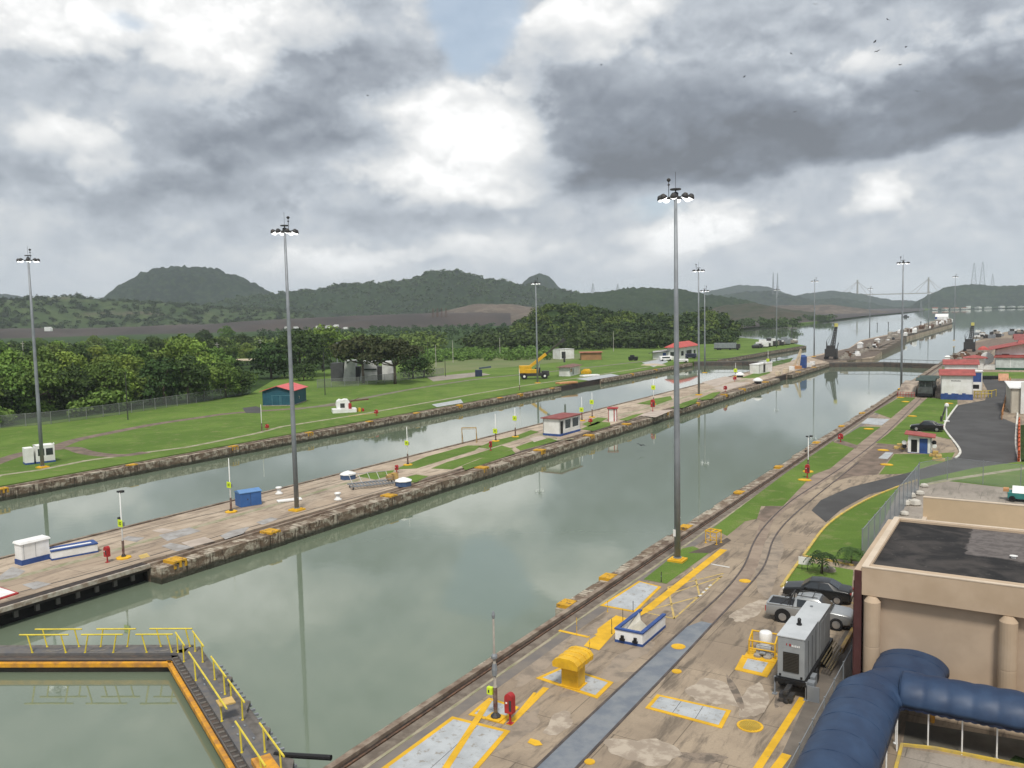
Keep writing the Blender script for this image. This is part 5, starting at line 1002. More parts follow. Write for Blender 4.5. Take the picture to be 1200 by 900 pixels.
# ---------------------------------------------------------------- tan building at the right
FY=45.2
zt=GY(1017,665.6,FY).z; zb=GY(1020,698.5,FY).z; XW=GY(1010,665.6,FY).x; XO=GY(1001,665.5,FY).x
t=thing('tan_building','tan flat roofed building with round capped columns and black stained roof','building',(0,0,0))
YN=G(1056,607,zt).y; XE=9.0
MB().box(XW,XE,FY,FY+0.8,zb,zt).box(XW,XW+0.35,FY+0.8,YN,zb,zt).box(XW+0.35,XE,YN-0.35,YN,zb,zt).build('parapet',M_tan,t,bevel=0.02)
MB().box(XO,XW-0.004,FY+0.02,YN,zt-0.75,zt-0.16).build('side_ledge',M_tan,t)
MB().box(XW-0.02,XW+0.30,FY-0.015,YN+0.01,zt+0.002,zt+0.05).box(XW+0.30,XE,FY-0.015,FY+0.20,zt+0.002,zt+0.05).box(XW+0.30,XE,YN-0.28,YN+0.01,zt+0.002,zt+0.05).build('coping',mat('light_coping',(0.60,0.50,0.39),0.8,(0.52,0.43,0.33),0.7),t)
def f_roof(q,p,pos):
    x,y,z=q.sep(pos); n=q.noise(pos,0.42,6,0.65,0.6); n2=q.noise(pos,1.7,5,0.7); st=q.noise(q.xyz(x,q.m('MULTIPLY',y,4.0),0),0.5,4,0.6)
    c=q.mix(q.rng(n,0.36,0.62),(0.016,0.015,0.015),(0.055,0.048,0.044)); c=q.mix(q.m('MULTIPLY',q.rng(n2,0.60,0.74),0.5),c,(0.16,0.145,0.13)); c=q.mix(q.m('MULTIPLY',q.rng(st,0.55,0.75),0.4),c,(0.025,0.022,0.022))
    e=q.rng(q.m('ADD',x,q.m('MULTIPLY',q.m('SUBTRACT',n2,0.5),0.7)),-3.05,-2.95); f=q.rng(q.m('ADD',y,q.m('MULTIPLY',q.m('SUBTRACT',n,0.5),1.8)),50.2,50.6); c=q.mix(q.m('MULTIPLY',q.m('MULTIPLY',e,f),0.85),c,q.mix(q.rng(n2,0.4,0.6),(0.17,0.15,0.14),(0.11,0.095,0.09)))
    q.put(p.inputs['Base Color'],c); bumpn(q,p,n2,0.4,0.03)
custom('stained_roof',f_roof,0.8,0.25)
MB().box(XW+0.35,XE,FY+0.8,YN-0.35,zt-0.3,zt-0.14).build('roof',MATS['stained_roof'],t)
MB().box(XW+0.02,XE,FY+0.42,FY+0.62,0,zb-0.002).box(XW+0.02,XW+0.2,FY+0.62,YN,0,zb-0.002).build('wall',mat('tan_wall',(0.50,0.385,0.28),0.88,(0.42,0.32,0.23),0.35,detail=7),t)
MB().box(XO-0.03,XW-0.006,FY+0.05,YN-0.1,0,zt-0.76).build('maroon_side',mat('maroon_wall',(0.085,0.03,0.028),0.8),t); MB().box(XO+0.02,XW-0.01,FY-0.01,FY+0.045,0,zt-0.19).build('maroon_pilaster',MATS['maroon_wall'],t)
for px in (1022,1181.5):
    c=GY(px,722 if px<1100 else 745,FY+0.10); r=0.40
    MB().lathe([(r,0),(r,2.6),(r*0.985,2.62),(r*0.985,2.66),(r,2.68),(r,zb-0.28),(r*0.55,zb-0.03),(0.02,zb-0.005)],20,Matrix.Translation((c.x,c.y,0))).build('column',M_tan,t,False)
MB().lathe([(0.12,zt-0.14),(0.12,zt-0.02),(0.2,zt-0.01)],10,Matrix.Translation((G(1188,651,zt).x,G(1188,651,zt).y,0))).build('roof_vent',M_whp,t)
# rear yard walls and pale lower roof
Yw=71.0; za=GY(1082,583,Yw).z; zc=GY(1082,609,Yw).z; xa=GY(1082,583,Yw).x
t=thing('annex_building','lower annex with pale flat roof and tan parapet wall behind the stained roof','building',(0,0,0))
MB().box(xa,XE,Yw,Yw+0.3,0,za).build('parapet',mat('parapet_tan',(0.56,0.42,0.27),0.85,(0.48,0.36,0.23),0.3),t); MB().box(xa-0.02,XE,Yw-0.02,Yw+0.32,za+0.002,za+0.06).build('coping',MATS['light_coping'],t)  # rear parapet has its own slightly warmer tan base colour
MB().box(xa,xa+0.3,YN+0.3,Yw-0.002,0,zc+0.25).build('side_parapet',MATS['light_coping'],t); MB().box(xa+0.3,XE,YN+0.1,Yw-0.002,0,zc).build('roof',mat('pale_roof',(0.36,0.37,0.38),0.8,(0.28,0.29,0.30),0.4),t)
for px,py in ((1128,609.5),(1178,609)):
    c=G(px,py,zc); MB().lathe([(0.08,zc),(0.08,zc+0.25)],8,Matrix.Translation((c.x,c.y,0))).build('roof_outlet',M_black,t)
for k,(px,py) in enumerate([(1083,571),(1066,590),(1060,592),(1072,592),(1078,580),(1060,604),(1051,612),(1067,583)]):
    g=G(px,py); rr=random.Random(k+3); s=rr.uniform(0.35,0.7); o=MB().lathe([(s*0.8,0),(s,0.15),(s*0.85,s*0.8),(s*0.3,s)],7).build('white_block',mat('limed_stone',(0.55,0.52,0.46),0.9)); o.location=(g.x,g.y,0); o.rotation_euler.z=k; tag(o,'whitish stone block among those along the foot of the long fence','stone block','whitish blocks by the fence foot')
g=G(1197,587); t=thing('covered_cart','teal and white covered cart cut by the right edge of the yard','cart',(g.x,g.y,0)); MB().box(-1.2,1.6,-0.8,0.8,0.3,0.9).build('body',mat('teal_tarp',(0.04,0.22,0.20),0.6),t,bevel=0.05); MB().prof([(-0.8,0.9),(0.8,0.9),(0,1.5)],-0.8,1.4).build('cover',M_whp,t); MB().box(-1.6,-1.1,-0.4,0.4,0.9,1.2).build('orange_bag',MATS['weak_orange'],t)
for sx in(-0.8,1.1): MB().lathe([(0.3,-0.9),(0.3,0.9)],10,Matrix.Translation((sx,0,0.3))@Matrix.Rotation(R_(90),4,'X')).build('wheel',M_rubber,t)
# ---------------------------------------------------------------- blue vaulted canopies
M_can=mat('blue_canvas',(0.026,0.054,0.112),0.52,(0.018,0.038,0.084),0.9,spec=0.4,detail=6,bump=0.15,bscale=2.5)
def vault(path,rad,zb,nper,label,bulge=0.035,hr=lambda u:0.92):
    P_=[Vector((x,y,0)) for x,y in path]; cum=[0]
    for i in range(len(P_)-1): cum.append(cum[-1]+(P_[i+1]-P_[i]).length)
    T=cum[-1]
    def at(s):
        s=min(max(s,0),T)
        for i in range(len(P_)-1):
            if s<=cum[i+1]+1e-9: return P_[i].lerp(P_[i+1],(s-cum[i])/(cum[i+1]-cum[i]))
        return P_[-1]
    t=thing('canopy',label,'canopy',(P_[0].x,P_[0].y,0)); ns=max(8,int(T/0.11)); na=22; vs=[];fs=[]; rnd=random.Random(7)
    for j in range(ns+1):
        s=T*j/ns; p=at(s); d=(at(s+0.15)-at(s-0.15)).normalized(); nrm=Vector((-d.y,d.x,0)); f=(s/nper)%1.0; k=1+bulge*math.sin(math.pi*f)**0.42
        rr=rad(s/T) if callable(rad) else rad
        for i in range(na+1):
            a=math.pi*i/na; kk=k+0.006*math.sin(s*5+i*1.3)
            q=p-P_[0]+nrm*(rr*kk*math.cos(a)); vs.append((q.x,q.y,zb+rr*hr(s/T)*kk*math.sin(a)))
    for j in range(ns):
        for i in range(na): b_=j*(na+1)+i; fs.append((b_,b_+1,b_+na+2,b_+na+1))
    m=MB().add(vs,fs); o=m.build('canvas',M_can,t,True); md=o.modifiers.new('thick','SOLIDIFY'); md.thickness=0.02
    kb=int(T/nper)
    for kk_ in range(kb+1):
        s=kk_*nper; p=at(s); d=(at(s+0.15)-at(s-0.15)).normalized(); nrm=Vector((-d.y,d.x,0)); rr=(rad(s/T) if callable(rad) else rad)*1.004; sb=MB(); pp_=[]
        for i in range(na+1): a=math.pi*i/na; c=p-P_[0]+nrm*(rr*math.cos(a)); pp_.append((c.x,c.y,zb+rr*hr(s/T)*math.sin(a)))
        sb.path(pp_,0.014,5); sb.build('seam_rib',M_can,t)
    for side in (0,na):
        v=MB(); n2=int(T/0.16)
        for k in range(n2*4):
            s0=T*k/(n2*4); s1=T*(k+1)/(n2*4); q=[]
            for s in (s0,s1):
                p=at(s); d=(at(s+0.3)-at(s-0.3)).normalized(); nrm=Vector((-d.y,d.x,0)); rr=(rad(s/T) if callable(rad) else rad)*1.01; z=zb-0.13-0.05*abs(math.sin(math.pi*s/0.32)); c=p-P_[0]+nrm*(rr*(1 if side==0 else -1)); q.append((c,z))
            (c0,z0),(c1,z1)=q; v.add([(c0.x,c0.y,z0),(c1.x,c1.y,z1),(c1.x,c1.y,zb+0.01),(c0.x,c0.y,zb+0.01)],[(0,1,2,3)])
        v.build('valance',mat('navy_trim',(0.012,0.02,0.05),0.7),t)
    return t
tc_=vault([(-6.25,26),(-6.25,40.9),(-5.05,43.0),(-4.9,45.7)],lambda u:1.42+0.22*max(0,(u-0.75)/0.25),1.80,1.75,'large dark blue vaulted canopy running from the bottom edge and bending into the tan wall',0.012,lambda u:0.80-0.28*min(1,max(0,(u-0.55)/0.3)))
for y in (30.0,33.4,36.8,40.0):
    for x in (-7.62,-4.88): MB().bar((x+6.25,y-26,0),(x+6.25,y-26,1.95),0.035,8).build('post',M_whp,tc_)
te=vault([(-4.95,41.85),(10,42.1)],1.18,1.85,0.98,'narrower blue canopy with puffed bays running right along the tan wall',0.065,lambda u:0.86)
for px,py in ((1055,873),(1093,877.5),(1133,885.5),(1174,892)):
    c=G(px,py); MB().bar((c.x+4.75,c.y-41.85,0),(c.x+4.75,c.y-41.85,1.95),0.035,8).lathe([(0.10,0.02),(0.10,0.06)],8,Matrix.Translation((c.x+4.75,c.y-41.85,0))).build('post',M_whp,te)
c=G(1098,860); MB().lathe([(0.09,0.5),(0.11,0.9),(0.05,1.0)],8,Matrix.Translation((c.x+4.75,c.y-41.85,0))).build('lamp',M_orange,te)
kerb([(1049,905),(1057,874),(1095,878),(1135,886),(1200,899),(1230,905)],ky,0.14,0.12,k=0)
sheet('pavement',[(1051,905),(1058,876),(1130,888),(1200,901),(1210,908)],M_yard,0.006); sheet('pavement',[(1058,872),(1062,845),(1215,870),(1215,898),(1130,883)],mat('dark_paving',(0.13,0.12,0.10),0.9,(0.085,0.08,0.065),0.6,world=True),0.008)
sheet('lawn',[(1180,893),(1190,885),(1202,889),(1202,897)],M_scrub,0.013)
sheet('pavement',[(905,908),(944,822),(965,782),(990,740),(1003,715),(1003,800),(960,850),(935,908)],mat('dark_apron',(0.115,0.10,0.085),0.9,(0.17,0.145,0.12),0.5,world=True,detail=8),0.007)
# dark patch repairs and stains on the deck
def blob(cx,cy,rx,ry,rot,seed,m,z,name='deck_patch',n=30,j=0.22):
    rr=random.Random(seed); c0,s0=math.cos(rot),math.sin(rot); pts=[]; ph=[rr.uniform(0,6.28) for _ in range(5)]
    for k in range(n):
        a=2*math.pi*k/n; k_=1+j*(math.sin(2*a+ph[0])*0.5+math.sin(3*a+ph[1])*0.5+math.sin(5*a+ph[2])*0.35+math.sin(9*a+ph[3])*0.2)+rr.uniform(-.05,.05); x=rx*k_*math.cos(a); y=ry*k_*math.sin(a); pts.append((cx+x*c0-y*s0,cy+x*s0+y*c0))
    return sheet(name,pts,m,z)
dp=mat('dark_patch',(0.13,0.107,0.085),0.9,(0.24,0.19,0.145),1.6,world=True,detail=9,lo=0.42,hi=0.56); pp2=mat('pale_patch',(0.43,0.365,0.29),0.9,(0.30,0.245,0.19),1.3,world=True,detail=9,lo=0.40,hi=0.58); ds=mat('dark_stain',(0.20,0.165,0.13),0.9,(0.31,0.25,0.19),0.9,world=True,detail=10,lo=0.35,hi=0.60)
blob(822,888,26,7,0.05,3,dp,0.006); blob(862,812,4,24,-0.45,4,dp,0.007,j=0.1); blob(919,812,9,18,0.5,5,dp,0.006)
blob(690,748,46,9,-0.7,6,ds,0.005); blob(735,772,34,9,-0.55,7,ds,0.0052); blob(700,800,40,8,-0.3,8,ds,0.0054); blob(760,800,20,8,-0.5,28,ds,0.0056); blob(640,770,50,9,-0.75,9,ds,0.005); blob(805,700,30,10,-0.6,10,ds,0.0055); blob(600,860,40,12,-0.6,13,ds,0.0057); blob(900,660,14,40,0.25,14,ds,0.0058)
blob(838,812,34,14,0.1,15,pp2,0.0066); blob(878,716,22,9,-0.4,16,pp2,0.0062); blob(884,822,20,16,-0.6,17,pp2,0.0068); blob(755,880,40,16,0.1,18,pp2,0.0062); blob(655,848,20,10,-0.6,19,pp2,0.0064); blob(925,700,12,30,0.4,20,pp2,0.006)
# ---------------------------------------------------------------- fences
def mesh_mat(name,c,a,scale=26.0,wire=0.06):
    m=bpy.data.materials.new(name); m.use_nodes=True; t=m.node_tree; q=NB(t); p=t.nodes['Principled BSDF']; p.inputs['Base Color'].default_value=(*c,1); p.inputs['Roughness'].default_value=0.6; p.inputs['Metallic'].default_value=0.2
    q.put(p.inputs['Alpha'],a); MATS[name]=m; return m
M_link=mesh_mat('chain_link',(0.30,0.34,0.38),0.55); M_link2=mesh_mat('chain_link_far',(0.20,0.21,0.20),0.42); M_link3=mesh_mat('chain_link_thin',(0.42,0.45,0.46),0.22)
def fence(pts,h,label,fab,postm,step=2.6,r=0.04,rails=True,cat='fence'):
    pts=[Vector((p[0],p[1],0)) for p in pts]; t=thing('chain_link_fence',label,cat,tuple(pts[0])); o=pts[0]; f=MB(); rl=MB()
    n=0
    for a,b_ in zip(pts[:-1],pts[1:]):
        a=a-o;b_=b_-o; d=(b_-a); f.add([(a.x,a.y,0.05),(b_.x,b_.y,0.05),(b_.x,b_.y,h),(a.x,a.y,h)],[(0,1,2,3)]); rl.bar((a.x,a.y,h),(b_.x,b_.y,h),r*0.7)
        k=max(1,int(d.length/step))
        for i in range(k+1):
            if n>=98: break
            if i==k and b_+o is not pts[-1] and (b_+o-pts[-1]).length>0.01: continue
            p=a.lerp(b_,i/k); MB().bar((p.x,p.y,0),(p.x,p.y,h+0.12),r).build('post',postm,t); n+=1
    f.build('mesh',fab,t); 
    if rails: rl.build('top_rail',postm,t)
    return t
fence([G(1010,662)[:2],G(1076,574)[:2]],2.75,'tall bluish chain link fence running along the lawn beside the tan building',M_link,M_galv,2.4,0.045)
fence([G(1077,570)[:2],G(1110,563)[:2],G(1196,573.5)[:2],G(1270,584)[:2]],2.6,'thin see-through fence along the lower right lawn above the yard',M_link3,M_galv,3.4,0.035)
fence([(-8.2,31.5),(-8.2,36.0),(-8.2,41),(-8.2,48.0)],1.25,'short chain link fence between the blue canopy and the generator trailer',M_link3,M_galv,2.2,0.035)
fence([tuple(G(*p)[:2]) for p in [(-60,508),(0,502),(60,497),(140,486),(220,474),(293,461)]],2.4,'long chain link fence between the far bank lawn and the trees',M_link2,mat('fence_post_grey',(0.24,0.25,0.24),0.7),3.2,0.06)
fence([tuple(G(*p)[:2]) for p in [(372,455),(420,452),(470,446),(520,440)]],2.4,'chain link fence around the grey building under the umbrella trees',M_link2,MATS['fence_post_grey'],3.2,0.06)
# ---------------------------------------------------------------- vehicles
def loft(sts,close=True):
    mb=MB(); vs=[]; 
    for (x,w_,z0,zb_,zt_,wt) in sts: vs+=[(x,-w_*0.94,z0),(x,-w_,z0+0.15),(x,-w_,zb_),(x,-wt,zt_),(x,wt,zt_),(x,w_,zb_),(x,w_,z0+0.15),(x,w_*0.94,z0)]
    n=8; fs=[]
    for j in range(len(sts)-1):
        for i in range(n): fs.append((j*n+i,j*n+(i+1)%n,(j+1)*n+(i+1)%n,(j+1)*n+i))
    fs.append(tuple(range(n))[::-1]); fs.append(tuple(range((len(sts)-1)*n,len(sts)*n))); mb.add(vs,fs); return mb
def fixn(o):
    bm=bmesh.new(); bm.from_mesh(o.data); bmesh.ops.recalc_face_normals(bm,faces=bm.faces[:]); bm.to_mesh(o.data); bm.free(); return o
def carwheel(t,x,y,r=0.33,w_=0.22):
    wh=MB().lathe([(r*0.92,-w_/2),(r,-w_*0.3),(r,w_*0.3),(r*0.92,w_/2)],20,Matrix.Translation((x,y,r))@Matrix.Rotation(R_(90),4,'X')).build('wheel',M_rubber,t,False)
    s=1 if y>0 else -1; rm=MB(); rm.lathe([(r*0.62,0),(r*0.62,0.02),(r*0.2,0.035)],14,Matrix.Translation((x,y+s*w_/2,r))@Matrix.Rotation(R_(-90*s),4,'X'))
    rm.build('rim',M_chrome,wh)
def sedan(loc,rz,label,paint):
    t=thing('parked_car',label,'car',loc,rz)
    S=[(-2.2,.66,.38,.58,.62,.58),(-2.08,.82,.26,.68,.74,.70),(-1.0,.87,.22,.84,.91,.76),(-0.38,.87,.22,.89,1.36,.60),(0.2,.87,.22,.90,1.41,.60),(0.80,.87,.22,.91,1.37,.60),(1.48,.87,.22,.92,1.02,.72),(2.05,.83,.28,.88,.97,.70),(2.2,.74,.40,.78,.82,.62)]
    o=fixn(loft(S).build('body',paint,t,True)); md=o.modifiers.new('b','BEVEL'); md.width=0.03; md.segments=2; md.limit_method='ANGLE'; md.angle_limit=R_(25)
    def q(pts,nm='window'): m=MB().add(pts,[tuple(range(len(pts)))]).build(nm,M_glass,t); sd_=m.modifiers.new('s','SOLIDIFY'); sd_.thickness=0.015; sd_.offset=0
    q([(-0.98,-.71,.945),(-0.98,.71,.945),(-.42,.56,1.36),(-.42,-.56,1.36)],'windscreen'); q([(1.43,.68,1.065),(1.43,-.68,1.065),(.84,-.56,1.375),(.84,.56,1.375)],'rear_window')
    for s in(-1,1):
        a=lambda x,u,z0=.90,z1=1.37: (x,s*(.885-(.885-.615)*u),z0+(z1-z0)*u)
        q([a(-.80,.1),a(.15,.1),a(.15,.86),a(-.32,.86)]); q([a(.22,.1),a(1.12,.1),a(.76,.86),a(.22,.86)])
        MB().box(-0.75,-0.6,s*0.88-(0 if s>0 else 0.14),s*0.88+(0.14 if s>0 else 0),.88,1.0).build('mirror',paint,t)
        MB().box(-2.19,-2.02,s*0.62-0.14,s*0.62+0.14,.58,.70).build('headlight',M_whp,t,bevel=0.02); MB().box(2.08,2.215,s*0.6-0.14,s*0.6+0.14,.72,.85).build('tail_light',M_red,t,bevel=0.02)
        for x in(-1.35,1.35): carwheel(t,x,s*0.80)
    MB().box(2.12,2.235,-0.25,0.25,.55,.67).build('number_plate',M_whp,t); MB().box(-2.2,2.21,-0.60,0.60,.24,.36).build('bumper',M_black,t)
    return t
M_blk=mat('black_car_paint',(0.010,0.011,0.012),0.28,(0.013,0.014,0.015),1,coat=0.1,spec=0.4); M_sil=mat('silver_paint',(0.42,0.43,0.43),0.35,(0.38,0.39,0.39),1,metal=0.5,coat=0.5)
a=G(923,699); b_=G(991,707); c=(a+b_)/2; c.y+=0.75
sedan((-12.3,59.0,0),0.06,'black saloon car parked beside the silver pickup',M_blk)
def pickup(loc,rz,label):
    t=thing('parked_pickup',label,'pickup',loc,rz)
    S=[(-2.62,.82,.45,.98,1.0,.80),(-2.5,.87,.38,1.02,1.04,.84),(-0.7,.88,.36,1.05,1.07,.85),(1.25,.88,.36,1.04,1.08,.84),(2.25,.86,.36,.95,1.02,.76),(2.52,.78,.40,.80,.88,.66)]
    o=fixn(loft(S).build('body',M_sil,t,True)); md=o.modifiers.new('b','BEVEL'); md.width=0.03; md.segments=2; md.limit_method='ANGLE'
    C=[(-0.95,.86,1.0,1.08,1.10,.80),(-0.80,.86,1.0,1.08,1.62,.66),(-0.2,.86,1.0,1.08,1.72,.66),(0.55,.86,1.0,1.08,1.70,.65),(1.32,.86,1.0,1.07,1.10,.80)]
    o=fixn(loft(C).build('cab',M_sil,t,True)); md=o.modifiers.new('b','BEVEL'); md.width=0.025; md.segments=2; md.limit_method='ANGLE'
    MB().box(-2.45,-0.98,-0.70,0.70,1.045,1.075).build('load_bed',M_black,t); MB().box(-2.52,-0.98,0.70,0.86,1.07,1.14).box(-2.52,-0.98,-0.86,-0.70,1.07,1.14).box(-2.58,-2.45,-0.70,0.70,1.06,1.14).build('bed_rail',M_sil,t)
    rb=MB()
    for s in(-1,1): rb.bar((-1.15,s*0.72,1.1),(-1.05,s*0.66,1.72),0.035).bar((-1.75,s*0.74,1.1),(-1.08,s*0.66,1.68),0.03).bar((-1.3,s*0.72,1.1),(-1.1,s*0.64,1.7),0.03)
    rb.bar((-1.05,-0.66,1.72),(-1.05,0.66,1.72),0.035).build('roll_bar',M_dkiron,t)
    rr=MB().bar((-0.75,-0.55,1.78),(0.5,-0.55,1.78),0.025).bar((-0.75,0.55,1.78),(0.5,0.55,1.78),0.025)
    for x in(-0.5,0.2): rr.bar((x,-0.6,1.80),(x,0.6,1.80),0.025)
    rr.build('roof_rack',M_dkiron,t)
    def q(pts,nm='window'): m=MB().add(pts,[tuple(range(len(pts)))]).build(nm,M_glass,t); sd_=m.modifiers.new('s','SOLIDIFY'); sd_.thickness=0.02; sd_.offset=0
    q([(1.27,-.74,1.135),(1.27,.74,1.135),(.60,.60,1.69),(.60,-.60,1.69)],'windscreen')
    for s in(-1,1):
        a=lambda x,u: (x,s*(.875-.21*u),1.09+.58*u)
        q([a(-.70,.1),a(-.02,.1),a(-.02,.86),a(-.70,.86)]); q([a(.06,.1),a(.98,.1),a(.55,.86),a(.06,.86)])
        MB().box(1.0,1.14,s*0.90-(0 if s>0 else 0.16),s*0.90+(0.16 if s>0 else 0),1.05,1.2).build('mirror',M_sil,t)
        MB().box(2.34,2.515,s*0.60-0.13,s*0.60+0.13,.68,.82).build('headlight',M_whp,t,bevel=0.02); MB().box(-2.64,-2.5,s*0.76-0.07,s*0.76+0.07,.6,.95).build('tail_light',M_red,t)
        for x in(-1.55,1.65): carwheel(t,x,s*0.82,0.39,0.25)
        MB().lathe([(0.50,0),(0.50,0.05),(0.42,0.06)],16,Matrix.Translation((-1.55,s*0.88,0.42))@Matrix.Rotation(R_(-90*s),4,'X')).build('wheel_arch',M_black,t)
    bb=MB().bar((2.62,-0.55,.45),(2.68,-0.45,1.0),0.035).bar((2.62,0.55,.45),(2.68,0.45,1.0),0.035).bar((2.68,-0.45,1.0),(2.68,0.45,1.0),0.035).box(2.45,2.62,-0.8,0.8,.36,.56); bb.build('bull_bar',M_dkiron,t)
    return t
pickup((-11.75,54.35,0),0.05,'silver double cab pickup with black load bed and roll bar beside the black saloon')
# distant black car behind the red-roofed kiosk
g=G(1086,505); sedan((g.x,g.y,0),0.05,'black estate car parked behind the small red-roofed kiosk',M_blk).scale=(1.05,1.0,1.15)
# yellow wheel blocks and lines by the cars
band([(975,703),(1001,707)],0.14,M_yelfade,0.012); band([(980,716),(1003,719)],0.14,M_yelfade,0.012)
o=MB().box(-0.1,0.1,-1.9,1.9,0.03,0.32).box(-0.13,0.13,-0.2,0.2,0,0.03).build('wheel_stop',MATS['weathered_yellow']); o.location=(-9.1,52.0,0); tag(o,'weathered yellow barrier beam beside the generator trailer','barrier beam')
# ---------------------------------------------------------------- generator on trailer
M_gen=mat('generator_grey',(0.30,0.315,0.32),0.5,(0.25,0.262,0.27),0.7); M_gentop=mat('generator_top',(0.50,0.52,0.53),0.5,(0.44,0.46,0.47),0.8)
t=thing('generator_trailer','large grey generator cabin on a black road trailer','generator',(0,0,0))
gz=3.1; c0=G(911,744.7,gz); c1=G(942.7,751,gz); c2=G(928,722.7,gz); x0,x1,y0=c0.x,c1.x,c0.y; y1=c2.y
t.location=(x0,y0,0); W=x1-x0; D1=y1-y0; c3=G(941,709,gz); D2=G(953,708,gz).y-y0
MB().box(0,W,0,D1,0.95,gz-0.03).build('cabin',M_gen,t,bevel=0.04); MB().box(-0.03,W+0.03,-0.03,D1+0.02,gz-0.026,gz+0.05).build('cabin_roof',M_gentop,t,bevel=0.02)
MB().box(0.1,W+0.02,D1+0.004,D1+3.1,0.95,gz-0.12).build('engine_cabin',M_gen,t,bevel=0.04); MB().box(0.08,W+0.04,D1+0.04,D1+3.12,gz-0.116,gz-0.04).build('engine_roof',M_gentop,t,bevel=0.02)
v=MB().box(W*0.22,W*0.80,-0.035,-0.002,1.30,2.32).build('vent_panel',mat('vent_brown',(0.030,0.026,0.020),0.7),t); s_=MB()
for k in range(12): s_.box(W*0.24,W*0.78,-0.055,-0.036,1.34+k*0.08,1.37+k*0.08)
s_.build('louvre',mat('vent_slat',(0.05,0.044,0.035),0.6),v)
MB().box(W*0.33,W*0.36,-0.02,-0.003,2.68,2.78).box(W*0.44,W*0.50,-0.02,-0.003,2.66,2.78).build('badge',M_red,t); l=MB()
for k in range(5): l.box(W*0.53+k*0.085,W*0.53+k*0.085+0.06,-0.02,-0.003,2.64,2.74-(k%2)*0.02)
l.build('lettering',M_whp,t)
for x in (0.1,W-0.2): MB().box(x,x+0.1,-0.03,-0.002,1.02,1.14).build('latch',M_black,t)
MB().lathe([(0.14,gz+0.05),(0.14,gz+0.12),(0.09,gz+0.14),(0.10,gz+0.36),(0.05,gz+0.42)],12,Matrix.Translation((W*0.48,D1*0.62,0))).build('exhaust',M_black,t)
MB().lathe([(0.08,gz-0.04),(0.08,gz+0.02)],12,Matrix.Translation((W*0.4,D1+2.2,0))).build('filler_cap',M_galv,t)
for k,yy in enumerate((0.5,1.5,2.5)): MB().box(W+0.002,W+0.02,D1*0.12+yy*D1*0.28,D1*0.12+yy*D1*0.28+0.02,1.05,gz-0.3).build('door_seam',M_dkiron,t)
for yy in (D1+0.5,D1+1.6): MB().box(W+0.022,W+0.035,yy,yy+0.8,1.1,gz-0.3).build('side_door',M_gen,t)
MB().box(-0.1,W+0.1,-0.15,D1+3.6,0.72,0.94).box(0.1,W-0.1,0.0,D1+3.5,0.55,0.72).build('chassis',M_black,t); MB().box(W*0.5-0.12,W*0.5+0.12,-1.1,-0.15,0.55,0.72).lathe([(0.12,0.1),(0.10,0.75)],8,Matrix.Translation((W*0.5,-0.9,0))).box(W*0.5-0.35,W*0.5+0.35,-1.0,-0.5,0.3,0.5).build('drawbar',M_dkiron,t)
for yy in (1.2,2.3,D1+1.6,D1+2.7):
    for xx in (-0.05,W+0.05): carwheel(t,xx,0,0.40,0.24) if False else MB().lathe([(0.36,-0.13),(0.40,-0.06),(0.40,0.06),(0.36,0.13)],16,Matrix.Translation((xx,yy,0.40))@Matrix.Rotation(R_(90),4,'Y')).build('wheel',M_rubber,t)
MB().box(W+0.05,W+0.45,0.1,0.5,0.35,0.9).box(W+0.1,W+0.75,-0.1,-0.04,0.0,0.8).box(W+0.12,W+0.35,0.7,1.3,0.4,0.95).build('side_gear',M_galv,t); sg=MB()
for k in range(5): sg.bar((W+0.15+k*0.12,D1+0.2,0.8-0.1*k),(W+0.2+k*0.12,D1+3.4,0.85-0.1*k),0.04)
sg.build('side_pipes',mat('dull_bronze',(0.14,0.11,0.06),0.6),t)
for xx in (-0.1,W+0.1): MB().box(xx-0.04,xx+0.04,-0.1,0.0,0.05,0.95).box(xx-0.12,xx+0.12,-0.17,0.07,0,0.05).build('jack_leg',M_galv,t)
# notice board on the lawn
g=G(943,668); t=thing('notice_board','small white notice board on the lawn left of the palms','notice board',(g.x,g.y,0),0.1); MB().bar((-0.2,0,0),(-0.2,0,0.5),0.02).bar((0.2,0,0),(0.2,0,0.5),0.02).build('post',M_dkiron,t); MB().box(-0.45,0.45,-0.03,0.03,0.42,1.0).build('board',M_whp,t); 
# ---------------------------------------------------------------- near bank huts further off
a,b_=G(1064,530.5),G(1090,533); rz=0.06
t=hut('kiosk','small white kiosk with red sloping roof and blue door between track and road','kiosk',a.x,a.y,rz,(b_-a).length,2.6,2.15,roof='shedx',ridge=0.35,roofm=M_rroof,over=0.45,front=[('dark',0.35,1.1,0.1,1.8),('door',1.35,2.35,0.05,2.0)],basem=M_blue,baseh=0.06)
MB().box(-0.02,0.35,-0.03,0.0,0.1,2.1).build('corner_panel',M_whp,t)
for k,(x,z) in enumerate([(-0.5,1.3),(-0.45,0.8),((b_-a).length+0.35,1.0),((b_-a).length+0.3,1.5)]): MB().lathe([(0.26,-0.12),(0.30,0.0),(0.26,0.12)],12,Matrix.Translation((x,0.3,z))@Matrix.Rotation(R_(90),4,'X')).build('lifebuoy',M_whp if k%2==0 else M_black,t)
for px,py,l,c in ((1054,526,'yellow block on the grass left of the red-roofed kiosk',M_yelfade),(1096,535,'orange yellow pump on a skid in front of the kiosk',MATS['weathered_yellow']),(1100,540,'yellow slab on the lawn below the kiosk',M_yelfade)):
    g=G(px,py); o=MB().box(-0.7,0.7,-0.4,0.4,0.0,0.35).box(-0.3,0.35,-0.25,0.25,0.35,0.75).build('yellow_block',c,bevel=0.05); o.location=(g.x,g.y,0); tag(o,l,'yellow block')
